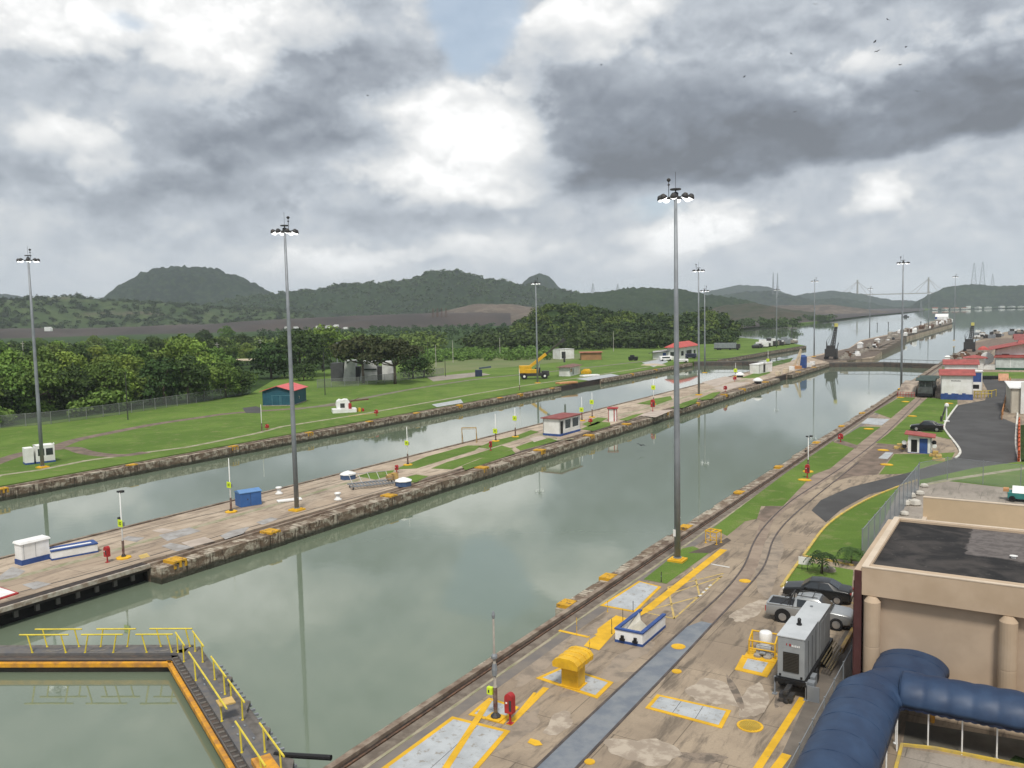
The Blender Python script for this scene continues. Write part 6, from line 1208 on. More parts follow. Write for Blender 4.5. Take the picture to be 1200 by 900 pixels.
for k,(px,py) in enumerate([(1018,503),(1069,488),(1039,545),(1035,528),(1112,473),(1055,466),(1061,471),(943,563)]):
    g=G(px,py); o=MB().lathe([(0.55,0),(0.55,0.08),(0.4,0.12)],8).build('yellow_pad',M_yel); o.location=(g.x,g.y,0.02); o.scale=(1.4,1,1); tag(o,'small yellow ground pad among those scattered over the near bank lawns','ground pad','yellow ground pads on the near bank lawns')
sheet('concrete_pad',[(1009,496),(1016.7,490),(1043,491),(1033,498.5)],M_plate,0.02); sheet('concrete_pad',[(1029,537),(1038,529.5),(1047,530.5),(1040,538)],M_plate,0.02); sheet('concrete_pad',[(1017,488),(1022,485.5),(1030,487),(1026,490)],M_trackbed,0.02)
g=G(1109,494); t=thing('white_bollard_lamp','white lamp post on the grass at the bend of the white kerb','lamp post',(g.x,g.y,0)); MB().lathe([(0.5,0),(0.5,0.15),(0.12,0.2),(0.10,2.4)],8).build('post',M_whp,t); MB().lathe([(0.1,2.4),(0.35,2.6),(0.3,2.95),(0.05,3.1)],10).build('lamp_head',M_whp,t)
g=G(1103,494); o=MB().bar((0,0,0.2),(0.4,2.4,2.2),0.14).bar((0,0,0),(0,0,0.9),0.15).build('boom_barrier',M_dkiron); o.location=(g.x,g.y,0); tag(o,'dark raised barrier arm beside the white lamp post','barrier')
# big white hut with blue base
a,b_=G(1102.5,468),G(1139.5,468.5); w_=(b_-a).length; rz=math.atan2((b_-a).y,(b_-a).x)
t=hut('storage_hut','large white windowless hut with red roof and wavy blue base beside the road','hut',a.x,a.y,0.10,w_,7.0,5.0,roof='gable',rdir='x',ridge=0.9,roofm=M_rroof,over=0.45,basem=M_blue,baseh=1.0)
wv_=MB()
for k in range(9): wv_.prof([(-0.045,0.9),(-0.032,0.9),(-0.032,1.22+0.15*math.sin(k*2.3)),(-0.045,1.22+0.15*math.sin(k*2.3))],k*w_/9,(k+1)*w_/9)
wv_.build('blue_wave',M_blue,t); l=MB()
for k in range(9): l.box(w_*0.32+k*0.2,w_*0.32+k*0.2+0.13,-0.02,-0.003,3.75,3.98-(k%3)*0.03)
l.build('lettering',M_dkiron,t)
a=G(1140,455); t=hut('storage_hut','second hut with pinkish red roof behind the large white one','hut',a.x-6.4,a.y+6,0.10,7.0,8,5.0,roof='gable',rdir='x',ridge=0.9,roofm=M_rroof,over=0.4,right=[('window',2,4,2,3.5)])
a=G(1139,457.5); t=hut('blue_panel_hut','white hut with tall blue panel and dark low window right of the large hut','hut',a.x-0.3,a.y,0.10,2.3,3.0,4.2,roof='flat',roofm=M_whp,over=0.12,front=[('door',0.25,2.1,1.9,4.0),('dark',0.2,1.7,0.35,1.3)],doorm=M_blue)
yp=MB(); g=G(1152,466); 
for k in range(6): yp.bar((-1.5+k*0.6,-1.5+k*0.5,0),(-1.5+k*0.6,-1.5+k*0.5,1.5),0.08)
yp.bar((-1.5,-1.5,1.4),(1.5,1.0,1.4),0.09).bar((-1.5,-1.5,0.8),(1.5,1.0,0.8),0.09).bar((1.5,1.0,1.4),(2.2,3.5,1.4),0.09).bar((2.2,3.5,0),(2.2,3.5,1.5),0.08); o=yp.build('yellow_rail',mat('mustard',(0.50,0.38,0.06),0.7)); o.location=(g.x,g.y,0); tag(o,'yellow pipe railing at the corner of the road below the blue panel hut','railing')
a=G(1132,433); t=hut('watch_hut','small hut with terracotta red roof and dark window left of the white disc','hut',a.x,a.y,0.08,4.6,5,3.3,roof='hip',ridge=0.9,roofm=M_rroof,over=0.9,front=[('window',1.2,3.2,1.3,2.6)])
g=G(1156.5,430); t=thing('round_sign','round white disc on a low white wall between the hut and the big house','disc',(g.x,g.y,0)); MB().lathe([(1.75,-0.15),(1.85,0),(1.75,0.15)],20,Matrix.Translation((0,0,2.6))@Matrix.Rotation(R_(90),4,'X')).build('disc',M_whp,t); MB().box(-0.25,0.25,-0.1,0.1,0,1.0).build('stand',M_whp,t); MB().lathe([(0.3,-0.03),(0.3,0.03)],10,Matrix.Translation((0,-0.19,2.6))@Matrix.Rotation(R_(90),4,'X')).build('hub',M_galv,t)
g=G(1148,433); o=MB().box(0,5.0,0,0.4,0,1.3).box(-0.1,5.1,-0.05,0.45,1.3,1.42).build('low_wall',M_whr); o.location=(g.x,g.y,0); tag(o,'low white wall below the round white disc','wall')
g=G(1110,429.5); o=MB().box(-0.7,0.7,-0.7,0.7,0,3.0).frustum(-0.85,0.85,-0.85,0.85,3.0,-0.3,0.3,-0.3,0.3,3.4).build('white_pillar',M_whr); o.location=(g.x,g.y,0); tag(o,'short white pillar at the water side of the far lawn','pillar')
# big houses
a=G(1166,433); M_green=mat('green_base',(0.015,0.09,0.04),0.7)
t=hut('red_roof_house','large white house with wide red gable roof and green base','house',a.x,a.y+2.5,0.05,15,16,5.6,roof='gable',rdir='y',ridge=1.9,roofm=M_rroof,over=1.8,basem=M_green,baseh=0.7,front=[('window',1.5,3.5,2.5,4.5)])
MB().box(-0.5,11.5,-4.2,-0.6,3.5,3.85).box(-0.2,11.2,-0.6,-0.05,3.7,4.2).build('porch_roof',M_rroof,t); MB().box(0,11.0,-3.8,-0.3,0.6,3.5).build('porch_wall',mat('pale_aqua',(0.55,0.60,0.58),0.8),t); MB().box(-0.05,11.05,-3.85,-0.25,0,0.6).build('porch_base',M_green,t)
for x in(3.6,7.3): MB().box(x,x+0.12,-3.86,-3.81,0.6,3.5).build('porch_post',M_whp,t)
MB().bar((7.4,-1.9,7.2),(7.4,-1.9,10.2),0.10).build('flagpole',M_whp,t); MB().frustum(5.5,9.5,6,12,7.2,6.0,9.0,7.0,11.0,8.0).build('ridge_lantern',M_rroof,t)
a=G(1192,418); t=hut('red_roof_house','further house with dark red roof at the right edge behind the large white one','house',a.x,a.y+14,0.05,16,14,5.4,roof='gable',rdir='x',ridge=1.8,roofm=MATS['maroon_roof'],over=1.5)
mrr=random.Random(21)
for k in range(20):
    px=1142+mrr.random()*58; py=396-(px-1142)*0.09+mrr.uniform(-2,3.5); g=G(px,py); s=mrr.uniform(1.2,2.4); m=mrr.choice([M_dkiron,M_dkiron,M_conc,MATS['rust'],M_galv]); hh=mrr.uniform(2.0,3.8)
    t=thing('locomotive','small dark locomotive in the crowded yard beyond the red-roofed houses','locomotive',(g.x,g.y,0),mrr.uniform(-0.2,0.4),'locomotives crowding the yard beyond the houses'); MB().box(-s,s,-1.6,1.6,0.4,hh*0.65).build('body',m,t); MB().box(-s*0.6,s*0.4,-1.3,1.3,hh*0.65,hh).build('cab',mrr.choice([M_dkiron,M_conc,M_whp]),t)
for px,py,l in ((1152,410,'red tarpaulin heap beside the derrick crane'),):
    g=G(px,py); o=MB().lathe([(1.7,0),(1.3,0.8),(0.3,1.5)],7).build('tarp_heap',M_rroof2); o.location=(g.x,g.y,0); o.scale=(1.3,0.8,1.0); tag(o,l,'tarpaulin')
sheet('dirt',[(1103,431),(1112,420),(1125,412),(1140,402),(1165,397),(1200,396),(1200,405),(1165,410),(1150,426),(1130,432)],M_dirt,0.010)
brr=random.Random(31)
for k in range(16):
    px=1114+brr.random()*46; py=426-(px-1114)*0.35+brr.uniform(-5,5); g=G(px,py); s=brr.uniform(0.5,1.4); o=MB().box(-s,s,-s*0.7,s*0.7,0,s*0.9).box(-s*0.4,s*0.6,-s*0.5,s*0.5,s*0.9,s*1.4).build('stacked_crate',brr.choice([M_conc,MATS['rust'],M_whp,MATS['dusty_brown']])); o.location=(g.x,g.y,0); o.rotation_euler.z=brr.uniform(0,1); tag(o,'small weathered crate in the cluttered strip between derrick crane and huts','crate','crates cluttering the strip by the derrick crane')
# tyres along the road end and a board
for k in range(8):
    g=G(1149+k*2.9,444.5); t=None; o=MB().lathe([(0.5,0),(0.62,0.12),(0.62,0.75),(0.5,0.9)],10).build('tyre_stack',M_rubber); o.location=(g.x,g.y,0); tag(o,'stack of black tyres in the row closing the road end','tyre stack','tyre stacks across the road end')
g=G(1176,448); t=thing('road_sign_board','orange and white leaning board at the end of the road','sign board',(g.x,g.y,0),0.1); MB().box(-1.1,1.1,-0.05,0.05,0.4,2.2,Matrix.Rotation(R_(-18),4,'X')).build('board',mat('salmon_board',(0.66,0.36,0.22),0.7),t); MB().bar((-0.9,0.3,0),(-0.9,0.0,1.0),0.06).bar((0.9,0.3,0),(0.9,0,1.0),0.06).build('leg',MATS['weak_orange'],t)
# locomotive on the near bank with green roofs, and the ramp walls around it
a=G(1084,466); t=thing('towing_locomotive','grey towing locomotive with dark green sloping roofs on the near bank track','locomotive',(a.x,a.y,0),0.0)
M_grn=mat('dull_green_roof',(0.05,0.075,0.065),0.6,(0.035,0.055,0.05),1); M_lg=mat('loco_grey',(0.10,0.115,0.11),0.6,(0.06,0.065,0.06),1)
MB().box(-1.4,1.4,0,9.5,0.7,2.0).build('body',M_lg,t); MB().box(-1.25,1.25,0.4,2.9,2.0,3.5).build('cab',M_lg,t); MB().box(-1.25,1.25,6.6,9.1,2.0,3.5).build('cab',M_lg,t)
MB().prof([(0.0,3.5),(3.3,3.5),(3.3,3.62),(1.6,4.1),(0.0,3.62)],-1.9,1.9).build('roof',M_grn,t); MB().prof([(6.2,3.5),(9.5,3.5),(9.5,3.62),(7.9,4.1),(6.2,3.62)],-1.9,1.9).build('roof',M_grn,t)
for (xa_,xb_) in ((-1.1,-0.15),(0.1,1.1)): MB().box(xa_,xb_,0.36,0.41,2.3,3.2).build('window',M_glass,t)
for yy in (1.2,3.0,6.5,8.3): MB().lathe([(0.45,-1.2),(0.45,1.2)],12,Matrix.Translation((0,yy,0.45))@Matrix.Rotation(R_(90),4,'Y')).build('wheelset',M_black,t)
MB().box(-1.5,1.5,-0.3,0.0,0.3,0.9).build('buffer',M_black,t); MB().lathe([(0.9,3.0),(1.0,3.3),(0.9,3.9)],12,Matrix.Translation((0,4.8,-1.0))).build('winch_drum',M_dkiron,t)
M_ramp=mat('ramp_concrete',(0.40,0.33,0.26),0.9,(0.20,0.16,0.13),0.6,detail=7)
for (dx,w2,l) in ((-5.2,3.2,'stained tan ramp wall left of the towing locomotive'),(1.9,2.4,'stained tan ramp wall right of the towing locomotive')):
    o=MB().prof([(0,0),(11,0),(11,2.6),(4,2.2),(0,0.7)],0,w2).build('ramp_wall',M_ramp); o.location=(a.x+dx,a.y+0.5,0); tag(o,l,'ramp wall')
rm=MB()
for k in range(7): rm.bar((-5.3+k*0.55,-0.2,0),(-5.3+k*0.55,-0.2,1.1),0.04)
rm.bar((-5.3,-0.2,1.05),(-2.0,-0.2,1.05),0.04).bar((-5.3,-0.2,0.55),(-2.0,-0.2,0.55),0.04); o=rm.build('red_railing',M_red); o.location=(a.x,a.y,0); tag(o,'low red railing in front of the left ramp wall','railing')
# right edge building with white roof and rusty railing
a=G(1184,484); t=hut('road_building','cream building with white flat roof at the right edge beside the road','building',a.x,a.y,0.08,9,14,4.4,roof='flat',roofm=M_whp,wallm=mat('cream_render',(0.52,0.48,0.40),0.85,(0.44,0.40,0.33),0.4),front=[('dark',2.2,5.0,0.6,3.2)],over=0.3)
MB().box(1.5,9,-0.6,-0.3,0,5.6).build('white_pillar_wall',M_whr,t)
t=thing('rusty_railing','rusty orange handrail leading along the road edge at right','railing',tuple(G(1174,492))); p0=G(1174,492); p1=G(1184,449); d=p1-p0
rl=MB().bar((0,0,1.4),(d.x,d.y,1.4),0.09).bar((0,0,0.8),(d.x,d.y,0.8),0.07)
for k in range(12): rl.bar((d.x*k/11,d.y*k/11,0),(d.x*k/11,d.y*k/11,1.4),0.08)
rl.build('rail',mat('rust_orange',(0.38,0.17,0.06),0.8),t)
t=thing('orange_barrier','orange plastic mesh barrier along the road at the right edge','barrier',tuple(G(1193,541))); p0=G(1193.5,541); p1=G(1194,498); d=p1-p0; bm2=MB()
for k in range(9):
    a0=d*(k/9.0); a1=d*((k+0.85)/9.0)
    for z in (0.1,0.45,0.8,1.15): bm2.box(a0.x-0.0,a0.x+0.15,a0.y,a1.y,z,z+0.2)
    bm2.box(a0.x-0.05,a0.x+0.2,a0.y,a0.y+0.3,0,1.45)
bm2.build('mesh_panel',mat('orange_red',(0.55,0.10,0.03),0.7),t)
sheet('dirt',[(1196,541),(1196,498),(1260,495),(1260,540)],M_scrub,0.012)
# ---------------------------------------------------------------- trees
def leafmat(name,a,b_,c,var=0.16):
    m=bpy.data.materials.new(name); m.use_nodes=True; t=m.node_tree; q=NB(t); p=t.nodes['Principled BSDF']; p.inputs['Roughness'].default_value=0.75; p.inputs['Specular IOR Level'].default_value=0.2
    o=q.n('ShaderNodeTexCoord').outputs['Object']; oi=q.n('ShaderNodeObjectInfo').outputs['Random']
    n=q.noise(q.v('ADD',o,q.xyz(q.m('MULTIPLY',oi,40.0),0,0)),0.28,3,0.6); n2=q.noise(o,2.3,2,0.6)
    col=q.mix(q.rng(n,0.38,0.62),a,b_); col=q.mix(q.m('MULTIPLY',q.rng(n2,0.45,0.7),0.6),col,c)
    hs=q.n('ShaderNodeHueSaturation'); q.put(hs.inputs['Color'],col); q.put(hs.inputs['Value'],q.rng(oi,0,1,1-var*1.6,1+var*1.6,False)); q.put(hs.inputs['Hue'],q.rng(q.m('FRACT',q.m('MULTIPLY',oi,7.3)),0,1,0.48,0.515,False)); q.put(p.inputs['Base Color'],hs.outputs[0])
    MATS[name]=m; return m
LF_A=leafmat('leaves_bright',(0.18,0.265,0.042),(0.125,0.205,0.034),(0.27,0.32,0.075))
LF_B=leafmat('leaves_mid',(0.105,0.175,0.034),(0.070,0.125,0.025),(0.18,0.235,0.055))
LF_C=leafmat('leaves_dark',(0.042,0.078,0.020),(0.028,0.053,0.015),(0.075,0.115,0.030))
LF_R=leafmat('leaves_russet',(0.045,0.058,0.020),(0.034,0.048,0.016),(0.085,0.060,0.026),0.05)
M_bark=mat('bark',(0.13,0.105,0.08),0.9,(0.08,0.062,0.048),2.5,detail=5)
def np_leaves(rs,lobes,n,size,out=0.75):
    """n leaf clumps spread through the shells of several uneven lobes"""
    w_=np.array([l[1][0]*l[1][1]+l[1][0]*l[1][2] for l in lobes]); k=rs.choice(len(lobes),n,p=w_/w_.sum()); C=np.array([l[0] for l in lobes])[k]; Rd=np.array([l[1] for l in lobes])[k]
    d=rs.normal(size=(n,3)); d[:,2]=np.where(rs.rand(n)<0.72,np.abs(d[:,2]),d[:,2]); d/=np.linalg.norm(d,axis=1)[:,None]
    rad=1-np.abs(rs.normal(size=(n,1)))*0.16; lump=1+0.16*np.sin(d[:,:1]*7+k[:,None])*np.cos(d[:,1:2]*6+k[:,None]*2)+0.08*np.sin(d[:,2:3]*13)
    c=C+d*Rd*rad*lump; nr=d*out+rs.normal(size=(n,3))*0.55; nr/=np.linalg.norm(nr,axis=1)[:,None]
    u=np.cross(nr,rs.normal(size=(n,3))); u/=np.linalg.norm(u,axis=1)[:,None]; v=np.cross(nr,u); s=size*(0.55+rs.rand(n,1)*0.9)
    a=c-u*s*0.5; b_=c+v*s*0.34; e=c+u*s*0.5+nr*s*0.1; f=c-v*s*0.34
    return np.stack([a,b_,e,f],1)      # n,4,3
def mesh_from_quads(name,Q,m):
    n=len(Q); me=bpy.data.meshes.new(name); me.vertices.add(n*4); me.vertices.foreach_set('co',Q.astype(np.float32).ravel()); me.loops.add(n*4); me.loops.foreach_set('vertex_index',np.arange(n*4,dtype=np.int32)); me.polygons.add(n)
    me.polygons.foreach_set('loop_start',(np.arange(n)*4).astype(np.int32)); me.polygons.foreach_set('loop_total',np.full(n,4,np.int32)); me.update(calc_edges=True); me.materials.append(m); return me
def lobes_for(rs,h,w_,kind):
    L_=[]
    if kind=='broad':
        n=9
        for i in range(n): a=rs.rand()*6.28; r=w_*0.30*math.sqrt(rs.rand())*1.2; L_.append(((r*math.cos(a),r*math.sin(a),h*(0.50+0.26*rs.rand())),(w_*(0.17+0.11*rs.rand()),w_*(0.17+0.11*rs.rand()),h*(0.13+0.09*rs.rand()))))
        L_.append(((0,0,h*0.78),(w_*0.24,w_*0.24,h*0.2))); L_.append(((0,0,h*0.40),(w_*0.40,w_*0.40,h*0.26)))
        for i in range(4): a=rs.rand()*6.28; L_.append(((w_*0.26*math.cos(a),w_*0.26*math.sin(a),h*0.24),(w_*0.2,w_*0.2,h*0.16)))
    elif kind=='tall':
        for i in range(8): a=rs.rand()*6.28; r=w_*0.24*rs.rand(); L_.append(((r*math.cos(a),r*math.sin(a),h*(0.34+0.5*rs.rand())),(w_*(0.15+0.1*rs.rand()),w_*(0.15+0.1*rs.rand()),h*(0.10+0.08*rs.rand()))))
        L_.append(((0,0,h*0.55),(w_*0.26,w_*0.26,h*0.32)))
    elif kind=='umbrella':
        for i in range(22): a=rs.rand()*6.28; r=w_*0.42*math.sqrt(rs.rand()); L_.append(((r*math.cos(a),r*math.sin(a),h*(0.80-0.30*(r/(w_*0.5))**2-0.12*rs.rand())),(w_*(0.13+0.07*rs.rand()),w_*(0.13+0.07*rs.rand()),h*(0.10+0.07*rs.rand()))))
    elif kind=='bush':
        for i in range(5): a=rs.rand()*6.28; r=w_*0.28*rs.rand(); L_.append(((r*math.cos(a),r*math.sin(a),h*0.42),(w_*0.28,w_*0.28,h*0.48)))
    return L_
def make_tree(name,label,seed,h,w_,kind,m,n,size,loc,group=None,trunk=True):
    rs=np.random.RandomState(seed); lb=lobes_for(rs,h,w_,kind); t=thing(name,label,'tree' if kind!='bush' else 'bush',loc,0,group)
    o=bpy.data.objects.new('crown',mesh_from_quads('crown',np_leaves(rs,lb,n,size),m)); sc.collection.objects.link(o); o.parent=t
    if trunk:
        tr=MB(); th=h*(0.42 if kind!='umbrella' else 0.36); r0=h*0.022+0.06; rr=random.Random(seed); top=(rr.uniform(-.3,.3),rr.uniform(-.3,.3),th); tr.bar((0,0,-0.2),top,r0*1.25,8,r0*0.85)
        for c,_r in lb[:9]: mid=Vector(top).lerp(Vector(c),0.55)+Vector((0,0,-0.04*h)); tr.bar(top,mid,r0*0.62,6,r0*0.4); tr.bar(mid,c,r0*0.4,5,r0*0.12)
        tr.build('trunk',M_bark,t,True)
    return t
PROTO=[make_tree('broadleaf_tree','bushy bright green tree among the tall trees behind the far fence',1,13,13,'broad',LF_A,3800,0.72,(0,0,-60)),
 make_tree('broadleaf_tree','mid green tree in the belt of trees behind the far fence',2,13,12,'broad',LF_B,3800,0.72,(0,0,-60)),
 make_tree('broadleaf_tree','dark round-crowned tree in the belt behind the far fence',3,12,12,'broad',LF_C,3600,0.72,(0,0,-60)),
 make_tree('broadleaf_tree','tall narrow mid green tree rising from the belt behind the far fence',4,15,9,'tall',LF_B,3000,0.70,(0,0,-60)),
 make_tree('broadleaf_tree','tall narrow bright green tree in the belt behind the far fence',5,14,9,'tall',LF_A,3000,0.70,(0,0,-60)),
 make_tree('broadleaf_tree','spreading dark tree with open crown in the belt behind the far fence',6,12,15,'umbrella',LF_B,3200,0.72,(0,0,-60))]
USED=[False]*6
def plant(k,x,y,s,rz,label=None,z=-0.1):
    o=PROTO[k] if not USED[k] else copy_tree(PROTO[k]); USED[k]=True; o.location=(x,y,z); o.scale=(s,s,s*(0.92+0.16*((x*7.3)%1))); o.rotation_euler.z=rz; o['group']='trees of the belt behind the far fence'
    if label: o['label']=label; 
    return o
for p_ in PROTO: KIDS[p_.name]=kids(p_)
tr_=random.Random(77); fence_y=lambda x: 502-(x)*0.139 if x<293 else 461
for px,yb,k,s in [(-30,497,1,1.0),(-5,493,2,.9),(14,491,1,.95),(38,489,5,1.0),(62,485,1,.9),(84,484,2,.95),(108,481,3,.85),(128,480,1,.9),(152,476,0,.8),(176,474,1,.85),(196,474,2,.95),(219,472,2,1.0),(242,468,5,.85),(262,466,1,.75),(280,463,2,.7),
   (-15,478,0,1.0),(10,475,4,1.0),(30,472,0,.95),(52,470,1,1.05),(75,467,0,1.0),(97,466,4,1.0),(120,463,1,1.0),(142,462,0,.95),(165,458,3,1.0),(188,456,1,1.05),(212,452,0,1.25),(232,452,0,1.15),(252,450,1,1.0),(274,447,2,.9),
   (-10,455,2,1.0),(20,452,1,1.0),(48,450,3,1.0),(70,447,1,1.0),(92,446,2,1.1),(115,444,0,1.0),(138,441,1,1.0),(160,440,0,1.0),(185,437,2,1.2),(205,436,0,1.2),(228,434,1,1.1),(250,432,2,1.0),(270,430,3,.9),(290,428,1,.9),
   (0,435,1,1.1),(35,432,2,1.0),(65,430,0,1.0),(95,428,1,1.0),(125,426,3,1.1),(155,424,1,1.1),(180,421,2,1.3),(210,420,1,1.1),(235,418,2,1.2),(262,416,1,1.0),(288,414,2,1.2),(15,420,2,1.1),(50,417,1,1.0),(110,414,1,1.1),(145,412,0,1.0),(240,407,2,1.4),(270,404,1,1.3)]:
    g=G(px+tr_.uniform(-4,4),yb); 
    if yb<430: s*=0.85
    plant(k,g.x,g.y,s*tr_.uniform(0.85,1.0),tr_.uniform(0,6.28))
for k_,u in enumerate(USED):
    if not u: PROTO[k_].location=(-400,300,0)
# trees one can tell apart
def solo(px,yb,ytop,wpx,kind,m,label,seed,n=3200,size=0.8,name='broadleaf_tree',group=None):
    g=G(px,yb); h=Ht(px,yb,ytop); dist=math.hypot(g.x,g.y); w_=wpx*dist/FPX*0.98*1.12; return make_tree(name,label,seed,h,w_,kind,m,n,size,(g.x,g.y,0),group)
solo(352,441,384,78,'broad',LF_C,'big dark green tree behind the teal shed, left of the russet trees',11,4200,0.9)
solo(318,444,400,50,'broad',LF_C,'dark round tree at the left end of the clump behind the teal shed',12,2800,0.9)
solo(378,432,379,60,'broad',LF_A,'brighter green tree top showing behind the big dark tree',13,2600,0.9)
solo(426,449,386,72,'umbrella',LF_R,'left umbrella-shaped tree with russet green crown before the grey building',14,5200,0.85,'umbrella_tree')
solo(463,450,391,66,'umbrella',LF_R,'right umbrella-shaped tree with russet green crown before the grey building',15,4800,0.85,'umbrella_tree')
solo(484,444,408,34,'broad',LF_C,'small dark tree right of the umbrella-shaped trees',16,1700,0.7); solo(497,442,417,26,'broad',LF_B,'low green tree at the right end of the clump by the grey building',17,1300,0.6)
solo(356,446,425,30,'broad',LF_C,'low dark bush-like tree directly behind the pink-red roof',18,1200,0.6)
# palms on the lawn beside the parked cars
def palm(px,py,h,label,seed):
    g=G(px,py); t=thing('palm_tree',label,'palm',(g.x,g.y,0)); rr=random.Random(seed); MB().bar((0,0,0),(0.05,0.03,h),0.11,8,0.07).build('trunk',M_bark,t,True); f=MB()
    for k in range(13):
        a=k*2*math.pi/13+rr.uniform(-.2,.2); Lf=rr.uniform(0.95,1.35); up=rr.uniform(0.25,0.7); pr=None
        for i in range(9):
            u0,u1=i/9,(i+1)/9; P0=Vector((math.cos(a)*Lf*u0,math.sin(a)*Lf*u0,h+up*math.sin(u0*2.4)*0.8-0.75*u0*u0)); P1=Vector((math.cos(a)*Lf*u1,math.sin(a)*Lf*u1,h+up*math.sin(u1*2.4)*0.8-0.75*u1*u1)); n_=Vector((-math.sin(a),math.cos(a),0))
            for s in(-1,1):
                for j in range(2):
                    Q0=P0.lerp(P1,j*0.5); wl=0.42*math.sin(math.pi*(0.12+0.85*u0)); tip=Q0+n_*s*wl+Vector((0,0,-0.12))+(P1-P0)*0.9; f.add([Q0,Q0.lerp(P1,0.75),tip],[(0,1,2)])
    f.build('fronds',LF_C,t); return t
palm(963,672,1.35,'short dark palm on the lawn above the black saloon',1); palm(997,661,1.0,'small palm half hidden by the fence corner',2)
g=G(972,669); o=MB().lathe([(0.5,0),(0.45,0.2),(0.2,0.32)],9).build('garden_stone',M_conc); o.location=(g.x,g.y,0); tag(o,'pale flat stone beside the short dark palm','stone')
# ---------------------------------------------------------------- masses of wood and scrub too dense to count
def wood(name,label,spots,seed,m,hmin,hmax,nleaf,size,kinds=('broad','broad','tall','broad'),sink=0.15):
    """spots: list of (x,y,z)"""
    rs=np.random.RandomState(seed); bases=[np_leaves(rs,lobes_for(rs,1.0,1.15,k),nleaf,size) for k in kinds]; out=[]
    for (x,y,z) in spots:
        b_=bases[rs.randint(4)]; h=hmin+(hmax-hmin)*rs.rand(); a=rs.rand()*6.28; c,s_=math.cos(a),math.sin(a); q=b_.copy(); X=q[...,0]*c-q[...,1]*s_; Y=q[...,0]*s_+q[...,1]*c; q[...,0]=X*h+x; q[...,1]=Y*h+y; q[...,2]=q[...,2]*h*0.9+z-h*sink; out.append(q)
    me=mesh_from_quads(name,np.concatenate(out),m); o=bpy.data.objects.new(name,me); sc.collection.objects.link(o); return tag(o,label,'wood',None,'stuff')
from mathutils.bvhtree import BVHTree
def hill_z(objs):
    dg=bpy.context.evaluated_depsgraph_get(); trees=[BVHTree.FromObject(o,dg) for o in objs]
    def f(x,y):
        best=0.0
        for t in trees:
            r=t.ray_cast(Vector((x,y,400)),Vector((0,0,-1)))
            if r[0] is not None: best=max(best,r[0].z)
        return best
    return f
hills=[o for o in bpy.data.objects if o.name.startswith('hill')]
near_hill=hills[-1]
for o in hills:
    if abs(o.data.vertices[0].co.xy.length-(560-95))<15: near_hill=o
hz_=hill_z([near_hill]); rs_=random.Random(9)
def scat(n,xr,dr,f,ok=lambda a,d:True):
    out=[]
    while len(out)<n:
        px=rs_.uniform(*xr); d=rs_.uniform(*dr); p=at_dist(px,370,d); out.append((p.x,p.y,f(p.x,p.y)))
    return out
wood('wood','dense dark wood covering the low hill behind the far bank sheds',scat(620,(556,862),(470,640),hz_),1,LF_C,6,11,170,0.15,('bush','broad','bush','broad'),0.3)
wood('wood','mid green patches of wood on the low hill behind the far bank sheds',scat(260,(600,862),(475,600),hz_),21,LF_B,6,11,150,0.15,('bush','bush','broad','bush'),0.3)
wood('wood','dark tree line along the foot of the low hill behind the far bank sheds',scat(150,(545,800),(425,475),lambda x,y:0),2,LF_C,7,12,170,0.15)
tr2=random.Random(8)
wood('scrub_belt','undergrowth filling the foot of the trees behind the long far fence',[(*G(px,fy-dy)[:2],0) for px,fy,dy in [(x_,502-x_*0.139,rs_.uniform(1.5,60)) for x_ in [rs_.uniform(-60,292) for _ in range(200)]]],33,LF_B,3.5,7.0,260,0.17,('bush','bush','broad','bush'),0.1)
wood('scrub_belt','band of pale green scrub between the far lawn and the wooded hill',scat(240,(495,650),(345,430),lambda x,y:0),3,LF_B,2.5,4.5,110,0.2)
wood('wood','far tree belt in front of the brown earthworks',scat(300,(-40,520),(420,620),lambda x,y:0),4,LF_B,7,12,110,0.18)
wood('scrub_belt','scattered bushes on the open slope left of the wooded hill',scat(220,(300,600),(620,1150),lambda x,y:0),5,LF_C,5,9,70,0.22)
wood('wood','thin line of trees along the lake shore beyond the left gate',[(*G(px,py)[:2],0) for px,py in [(rs_.uniform(700,858),rs_.uniform(391,398)) for _ in range(60)]],6,LF_C,4,8,150,0.16)
wood('wood','dark tree clump on the far shore of the lake inlet',[(*G(px,py)[:2],0) for px,py in [(rs_.uniform(935,975),rs_.uniform(374.5,376.5)) for _ in range(24)]+[(rs_.uniform(865,935),rs_.uniform(380,384)) for _ in range(40)]],7,LF_C,7,12,90,0.2)
slope=[o for o in hills if abs(o.data.vertices[0].co.xy.length-(1750-330))<25]
if slope: wood('scrub_belt','bushes and trees dotting the green terraced slope at far left',scat(900,(-60,380),(1430,1800),hill_z(slope)),8,LF_C,8,15,60,0.24,('bush','bush','broad','bush'),0.35)
# tree-top breaks on the skyline of the far ridges
ridges=[o for o in hills if 1800<o.data.vertices[0].co.xy.length<1900]
if ridges: wood('wood','forest on the long ridge in the middle distance',scat(700,(240,700),(1980,2320),hill_z(ridges)),9,LF_C,14,24,60,0.24,('bush','bush','bush','broad'),0.45)
